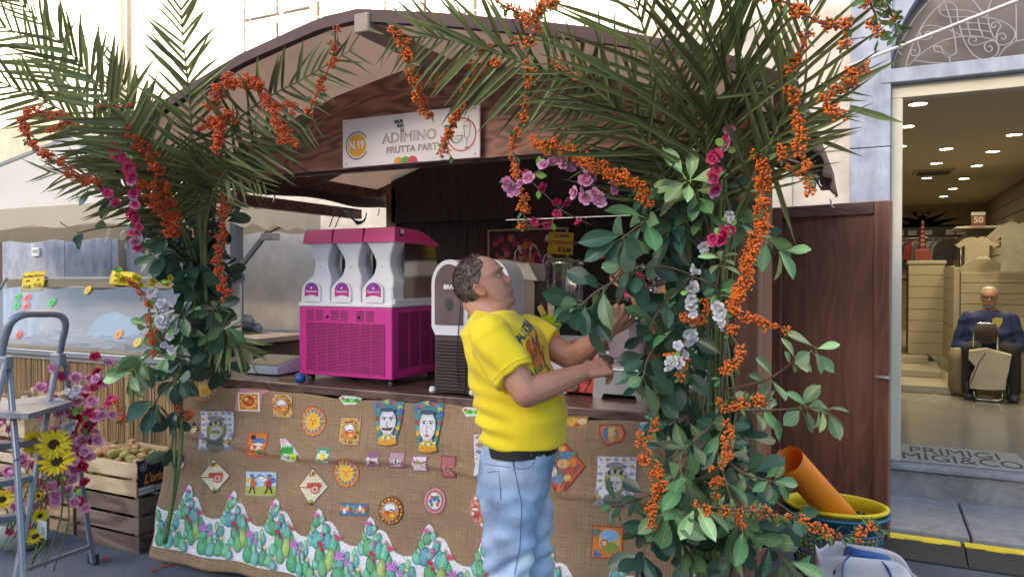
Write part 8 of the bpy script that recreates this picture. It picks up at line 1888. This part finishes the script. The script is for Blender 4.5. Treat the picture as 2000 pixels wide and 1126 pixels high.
bvj=BVHTree.FromPolygons([v.co for v in jeans.data.vertices],[tuple(p.vertices) for p in jeans.data.polygons])
def onj(px,py,off=.0012):
    r=ray(px,py).normalized(); h=bvj.ray_cast(CAMP,r)[0]; return (h if h else at(px,py,T0-.1))-r*off
seam=mat('denim_seam',(0.10,0.15,0.26),0.9)
def sline(nm,pts,r=.0013):q=MB(); P=[onj(*p) for p in pts]; q.tube(P,r,5); q.build(nm,seam,MAN)
def dens(a,b_,n=10):return [(a[0]+(b_[0]-a[0])*k/n,a[1]+(b_[1]-a[1])*k/n) for k in range(n+1)]
sline('side_seam',dens((998,886),(1004,915),4)+dens((1008,930),(1018,980),6)+dens((1019,990),(1016,1060),8)+dens((1015,1070),(1005,1120),6),.0016)
sline('pocket_edge',dens((1003,893),(1005,912),3)+[(1018,915),(1032,912),(1043,903),(1047,890)])
sline('back_pocket',[(951,922),(962,920),(974,919),(976,935),(977,955),(978,975),(970,985)])
sline('yoke_seam',dens((947,905),(998,912),6)); sline('inner_seam',dens((1082,890),(1082,950),6),.0012)
for px,py in ((1037,887),(1002,914),(1004,891)):q=MB(); q.ell(onj(px,py),.0035,8,6); q.build('rivet',MATS['zinc'],MAN)
q=MB(); q.grid(lambda u,v:Mm @ Vector((.012+.130*cos(2*pi*u),.166*sin(2*pi*u),.995+.032*v)),40,1); q.build('belt',mat('black_leather',(0.02,0.018,0.018),0.4),MAN)
for s,an in ((-1,(-.10,-.11,.09)),(1,(.07,.12,.09))):
    q=MB(); c=Mm @ Vector(an); R3=Matrix.Rotation(fa,4,'Z'); q.ell(c+R3 @ Vector((.07,0,-.04)),(.135,.048,.045),18,10,M=R3); q.ell(c+R3 @ Vector((.0,0,-.0)),(.055,.044,.05),14,8,M=R3); q.build('shoe',mat('dark_shoe',(0.05,0.05,0.06),0.6),MAN)

# --- the seller behind the counter, mostly hidden by leaves
hp2=at(1318,575,3.95); fa2=radians(196)   # faces left along the counter
P2=Vector((hp2.x+.03,hp2.y+.02,0)); M2=Matrix.Translation(P2) @ Matrix.Rotation(fa2,4,'Z')
PW=thing('person','person in white tee shirt and green apron behind the counter, half hidden by leaves','person',P2)
Mh2=Matrix.Translation((hp2.x,hp2.y,hp2.z)) @ Matrix.Rotation(radians(200),4,'Z') @ Matrix.Rotation(radians(14),4,'Y') @ Matrix.Scale(.97,4)
b=MB(); head_mb(b,Mh2); dz=hp2.z-1.60
def R2(z):return z+dz
capsule(b,M2 @ Vector((-.02,0,R2(1.40))),Mh2 @ Vector((-.02,0,-.07)),.058,.052)
loft(b,M2,[(R2(.88),0,.11,.15),(R2(1.05),0,.12,.15),(R2(1.25),0,.12,.16),(R2(1.36),0,.09,.15),(R2(1.42),-.01,.05,.07)])
aR=(M2 @ Vector((0,-.19,R2(1.36))),M2 @ Vector((.07,-.24,R2(1.10))),at(1280,640,3.72)); aL=(M2 @ Vector((0,.19,R2(1.36))),M2 @ Vector((.08,.23,R2(1.12))),at(1236,560,3.6))
for (a_,e_,w_),sd_ in ((aR,1),(aL,-1)):
    capsule(b,a_,e_,.048,.040); capsule(b,e_,e_.lerp(w_,.35),.040,.040); capsule(b,e_.lerp(w_,.35),w_,.039,.026)
hand(b,aR[2],(.1,-.1,1),(.2,-1,0),1,.6); hand(b,aL[2],(-.5,-.1,.7),(.1,-.8,.5),-1,.9)
for s in (-1,1):capsule(b,M2 @ Vector((0,s*.09,R2(.86))),M2 @ Vector((0.02,s*.10,.48)),.085,.055); capsule(b,M2 @ Vector((.02,s*.10,.48)),M2 @ Vector((-.01,s*.10,.08)),.052,.036); capsule(b,M2 @ Vector((-.01,s*.10,.06)),M2 @ Vector((.13,s*.11,.04)),.035,.03)
fuse('body',b,skin2,.005,PW,3); eyes(Mh2,PW); hm2=hairmat('dark_grey_hair',(.03,.025,.025),(.12,.11,.11))
hair(Mh2,PW,hm2,lambda th,z:max(0,min(1,(z-(.062 if abs(th) < 1.2 else-.03))/.012)),.009,1500,.015,5); brows(Mh2,PW,hm2)
b=MB(); loft(b,M2,[(R2(.86),0,.135,.175),(R2(1.0),0,.14,.175),(R2(1.15),.0,.14,.178),(R2(1.28),0,.135,.19),(R2(1.36),0,.11,.185),(R2(1.41),-.01,.075,.11),(R2(1.435),-.01,.062,.07)])
for (a_,e_,w_) in (aR,aL):sleeve(b,a_,a_.lerp(e_,.6),.068,.066)
fuse('tee_shirt',b,mat('white_tee',(0.68,0.68,0.74),0.9,bump=(200,.1,.001)),.008,PW,4,lambda p:.006*mnoise.noise(p*9)+.003*sin(p.z*60+4*mnoise.noise(p*5)))
b=MB(); b.grid(lambda u,v:M2 @ Vector((.150-.09*abs(u-.5)**2*4*(.6)+.004*sin(u*20+v*5),(u-.5)*(.30 if v > .45 else .38),R2(.62+.62*v))),20,20); b.grid(lambda u,v:M2 @ Vector((.14*cos(1.3*(1 if u > .5 else-1)+(u-.5)*1.2),(.185)*sin(1.3*(1 if u > .5 else-1)+(u-.5)*1.2),R2(.62+.35*v))),20,6); solidify(b.build('apron',mat('green_apron',(0.01,0.24,0.17),0.8,bump=(30,.2,.004)),PW),.003)
b=MB()
for s in (-1,1):b.tube([M2 @ Vector((0,s*.09,R2(.92))),M2 @ Vector((0,s*.09,R2(.86))),M2 @ Vector((.02,s*.10,.48)),M2 @ Vector((-.01,s*.10,.08))],[.09,.10,.075,.06],16)
b.build('trousers',mat('dark_trousers',(0.03,0.03,0.04),0.9),PW)

# --- the old man seated in the shop, with his trolley
g3=onZ(1945,782,FZ); T3=(g3-CAMP).dot(cF); S3=Vector((g3.x,g3.y+.25,FZ)); face_a=atan2(-S3.y,-S3.x)+.05
M3=Matrix.Translation(S3) @ Matrix.Rotation(face_a,4,'Z'); hd3=at(1932,580,T3+.45)
def L3(px,py,dt=0):return at(px,py,T3+.42+dt)
SP=thing('person','old man in a blue sweatshirt with glasses seated inside the shop','person',S3)
Mh3=Matrix.Translation(hd3) @ Matrix.Rotation(face_a,4,'Z') @ Matrix.Rotation(radians(8),4,'Y') @ Matrix.Scale(1.02,4)
b=MB(); head_mb(b,Mh3); hipc=Vector((M3 @ Vector((-.12,0,0))).to_tuple()); hz_=FZ+.50
sh_z=L3(1932,612).z; chest=Matrix.Translation((hd3.x,hd3.y,0)) @ Matrix.Rotation(face_a,4,'Z')
capsule(b,chest @ Vector((-.02,0,sh_z)),Mh3 @ Vector((-.02,0,-.06)),.065,.06)
loft(b,chest,[(hz_-.06,0,.13,.17),(hz_+.15,.02,.15,.17),(sh_z-.1,0,.12,.18),(sh_z+.02,-.01,.06,.09)])
arms3=[]
for s in (-1,1):
    a_=chest @ Vector((0,s*.21,sh_z-.05)); e_=chest @ Vector((.05,s*.30,sh_z-.36)); w_=chest @ Vector((.30,s*.13,sh_z-.40)); arms3.append((a_,e_,w_)); capsule(b,a_,e_,.05,.042); capsule(b,e_,w_,.042,.03); hand(b,w_,chest.to_3x3() @ Vector((.6,-s*.5,-.1)),(0,0,1),s*-1,.8)
legs3=[]
for s in (-1,1):
    h_=chest @ Vector((0,s*.11,hz_)); k_=chest @ Vector((.44,s*.19,hz_+.02)); f_=chest @ Vector((.46,s*.2,FZ+.10)); legs3.append((h_,k_,f_)); capsule(b,h_,k_,.08,.06); capsule(b,k_,f_,.055,.04)
fuse('body',b,skin2,.006,SP,3); eyes(Mh3,SP); hm3=hairmat('white_grey_hair',(.20,.19,.18),(.42,.40,.38)); hair(Mh3,SP,hm3,lambda th,z:max(0,min(1,(z-(.085 if abs(th) < 1.1 else-.02))/.012)),.006,1200,.012,9); brows(Mh3,SP,hm3)
q=MB(); q.grid(lambda u,v:Mh3 @ head_pt(-.118+.05*v-.0*u,-1.25+2.5*u,.004),20,6); q.build('beard',hm3,SP)
q=MB()
for s in (-1,1):q.tube([Mh3 @ Vector((.092,s*.032+.021*cos(a),.004+.017*sin(a))) for a in [2*pi*k/14 for k in range(15)]],.0018,5,cap=False); q.tube([Mh3 @ Vector((.09,s*.053,.008)),Mh3 @ Vector((0,s*.078,.006))],.0016,4)
q.tube([Mh3 @ Vector((.093,-.011,.008)),Mh3 @ Vector((.093,.011,.008))],.0016,4); q.build('glasses',blk,SP)
b=MB(); loft(b,chest,[(hz_-.10,0.03,.17,.21),(hz_+.05,.04,.19,.22),(hz_+.2,.03,.18,.21),(sh_z-.15,.0,.15,.21),(sh_z-.04,-.01,.12,.20),(sh_z+.02,-.01,.085,.12),(sh_z+.04,-.01,.07,.08)])
for a_,e_,w_ in arms3:capsule(b,a_,e_,.070,.062); capsule(b,e_,e_.lerp(w_,.9),.062,.048)
fuse('sweatshirt',b,mat('navy_sweatshirt',(0.015,0.028,0.10),0.9,bump=(40,.2,.003)),.010,SP,4,lambda p:.010*mnoise.noise(p*7)+.005*sin(p.z*45+5*mnoise.noise(p*4)))
b=MB()
for h_,k_,f_ in legs3:capsule(b,h_,k_,.11,.085); capsule(b,k_,f_,.082,.07)
fuse('trousers',b,mat('black_trousers',(0.022,0.02,0.024),0.9),.012,SP,4,lambda p:.006*mnoise.noise(p*8))
for h_,k_,f_ in legs3:q=MB(); R3=Matrix.Rotation(face_a,4,'Z'); q.ell(f_+R3 @ Vector((.07,0,-.06)),(.13,.05,.045),14,8,M=R3); q.build('shoe',MATS['dark_shoe'],SP)
q=MB(); c=at(1948,630,T3+.20); R3=Matrix.Rotation(face_a+pi/2,4,'Z')
q=MB(); q.prism([(-.05,.04),(-.01,.06),(.05,.05),(.04,.0),(.01,-.06),(-.01,-.02),(-.04,-.01)],.01,Matrix.Translation(c) @ R3 @ Matrix.Rotation(pi/2,4,'X')); q.build('shirt_emblem',mat('faded_yellow',(0.48,0.42,0.10),0.8),SP)
# chair under him
t=thing('stool','dark stool under the seated old man','stool',S3); q=MB(); M_=chest; q.bbox((-.2,-.22,hz_-.14),(.2,.22,hz_-.10),.01,M=M_); q.build('seat',blk,t)
for sx_ in (-1,1):
    for sy in (-1,1):q=MB(); q.cyl(M_ @ Vector((sx_*.17,sy*.18,FZ)),M_ @ Vector((sx_*.17,sy*.18,hz_-.141)),.014,8); q.build('leg',blk,t)
# shopping trolley
gt=onZ(1925,783,FZ); Tt=(gt-CAMP).dot(cF); R3=Matrix.Translation((gt.x,gt.y,FZ)) @ Matrix.Rotation(atan2(-gt.y,-gt.x)+pi/2,4,'Z')
t=thing('shopping_trolley','two wheeled shopping trolley with a pale beige bag in front of the seated man','trolley',(gt.x,gt.y,FZ)); k=Tt/FPX
def tp(px,py,y=0):return R3 @ Vector(((px-1925)*k,y,(783-py)*k))
q=MB(); P=[(1905,757),(1898,757-80),(1892,690),(1912,686),(1955,688),(1966,692),(1960,720),(1957,752),(1952,758)]
P=[(1897,757),(1900,735),(1908,715),(1896,700),(1897,685),(1925,680),(1966,690),(1963,715),(1958,735),(1957,755),(1930,758)]
q.prism([((x-1925)*k,(783-y)*k) for x,y in P],.24,R3 @ Matrix.Rotation(pi/2,4,'X') @ Matrix.Translation((0,0,-.12))); bagb=MATS['canvas_beige'] if 'canvas_beige' in MATS else mat('canvas_beige',(0.50,0.45,0.34),0.8,n=(6,.15),bump=(14,.4,.01)); q.build('bag',bagb,t)
q=MB(); q.tube([tp(1897,757,-.125),tp(1906,730,-.125),tp(1914,705,-.125),tp(1924,688,-.125)],.004,5); q.tube([tp(1958,754,-.125),tp(1960,735,-.125),tp(1966,690,-.125)],.004,5); q.build('bag_piping',blk,t)
q=MB(); q.tube([tp(1905,757),tp(1906,775),tp(1912,780),tp(1946,780),tp(1952,775),tp(1953,757)],.008,6); q.build('frame',MATS['chrome'],t); q=MB(); q.tube([tp(1903,690,.1),tp(1904,640,.1),tp(1912,632,.1),tp(1940,632,.1),tp(1944,640,.1),tp(1944,690,.1)],.009,6); q.build('handle',MATS['chrome'],t)
for px in (1894,1962):q=MB(); q.lathe(tp(px,765,.05),[(.0,-.015),(.07,-.015),(.085,-.01),(.085,.01),(.07,.015),(0,.015)],18,M=R3.to_3x3().to_4x4() @ Matrix.Rotation(pi/2,4,'Y')); q.build('wheel',blk,t)
c=tp(1925,650,-.02); q=MB(); q.ell(c,(.11,.08,.11),16,10); tag(q.build('dark_bag',mat('dark_brown_bag',(0.05,0.035,0.03),0.8)),'dark brown bag hanging on the trolley handle','bag')
c=onZ(1880,775,FZ); q=MB(); q.lathe((c.x,c.y+.15,FZ),[(.0,.0),(.10,.01),(.13,.10),(.12,.40),(.10,.52),(.09,.52),(0,.4)],14); tag(q.build('paper_bag',mat('beige_bag',(0.24,0.19,0.12),0.85,n=(5,.2),bump=(10,.5,.02))),'tan carrier bag standing left of the shopping trolley','bag')
c=onZ(1975,780,FZ); q=MB(); q.lathe((c.x+.0,c.y+.1,FZ),[(.0,.0),(.08,.01),(.10,.10),(.09,.36),(.06,.42),(0,.4)],14); tag(q.build('plastic_bag',mat('pale_bag',(0.45,0.45,0.40),0.7,bump=(10,.5,.02))),'pale grey carrier bag standing right of the shopping trolley','bag')
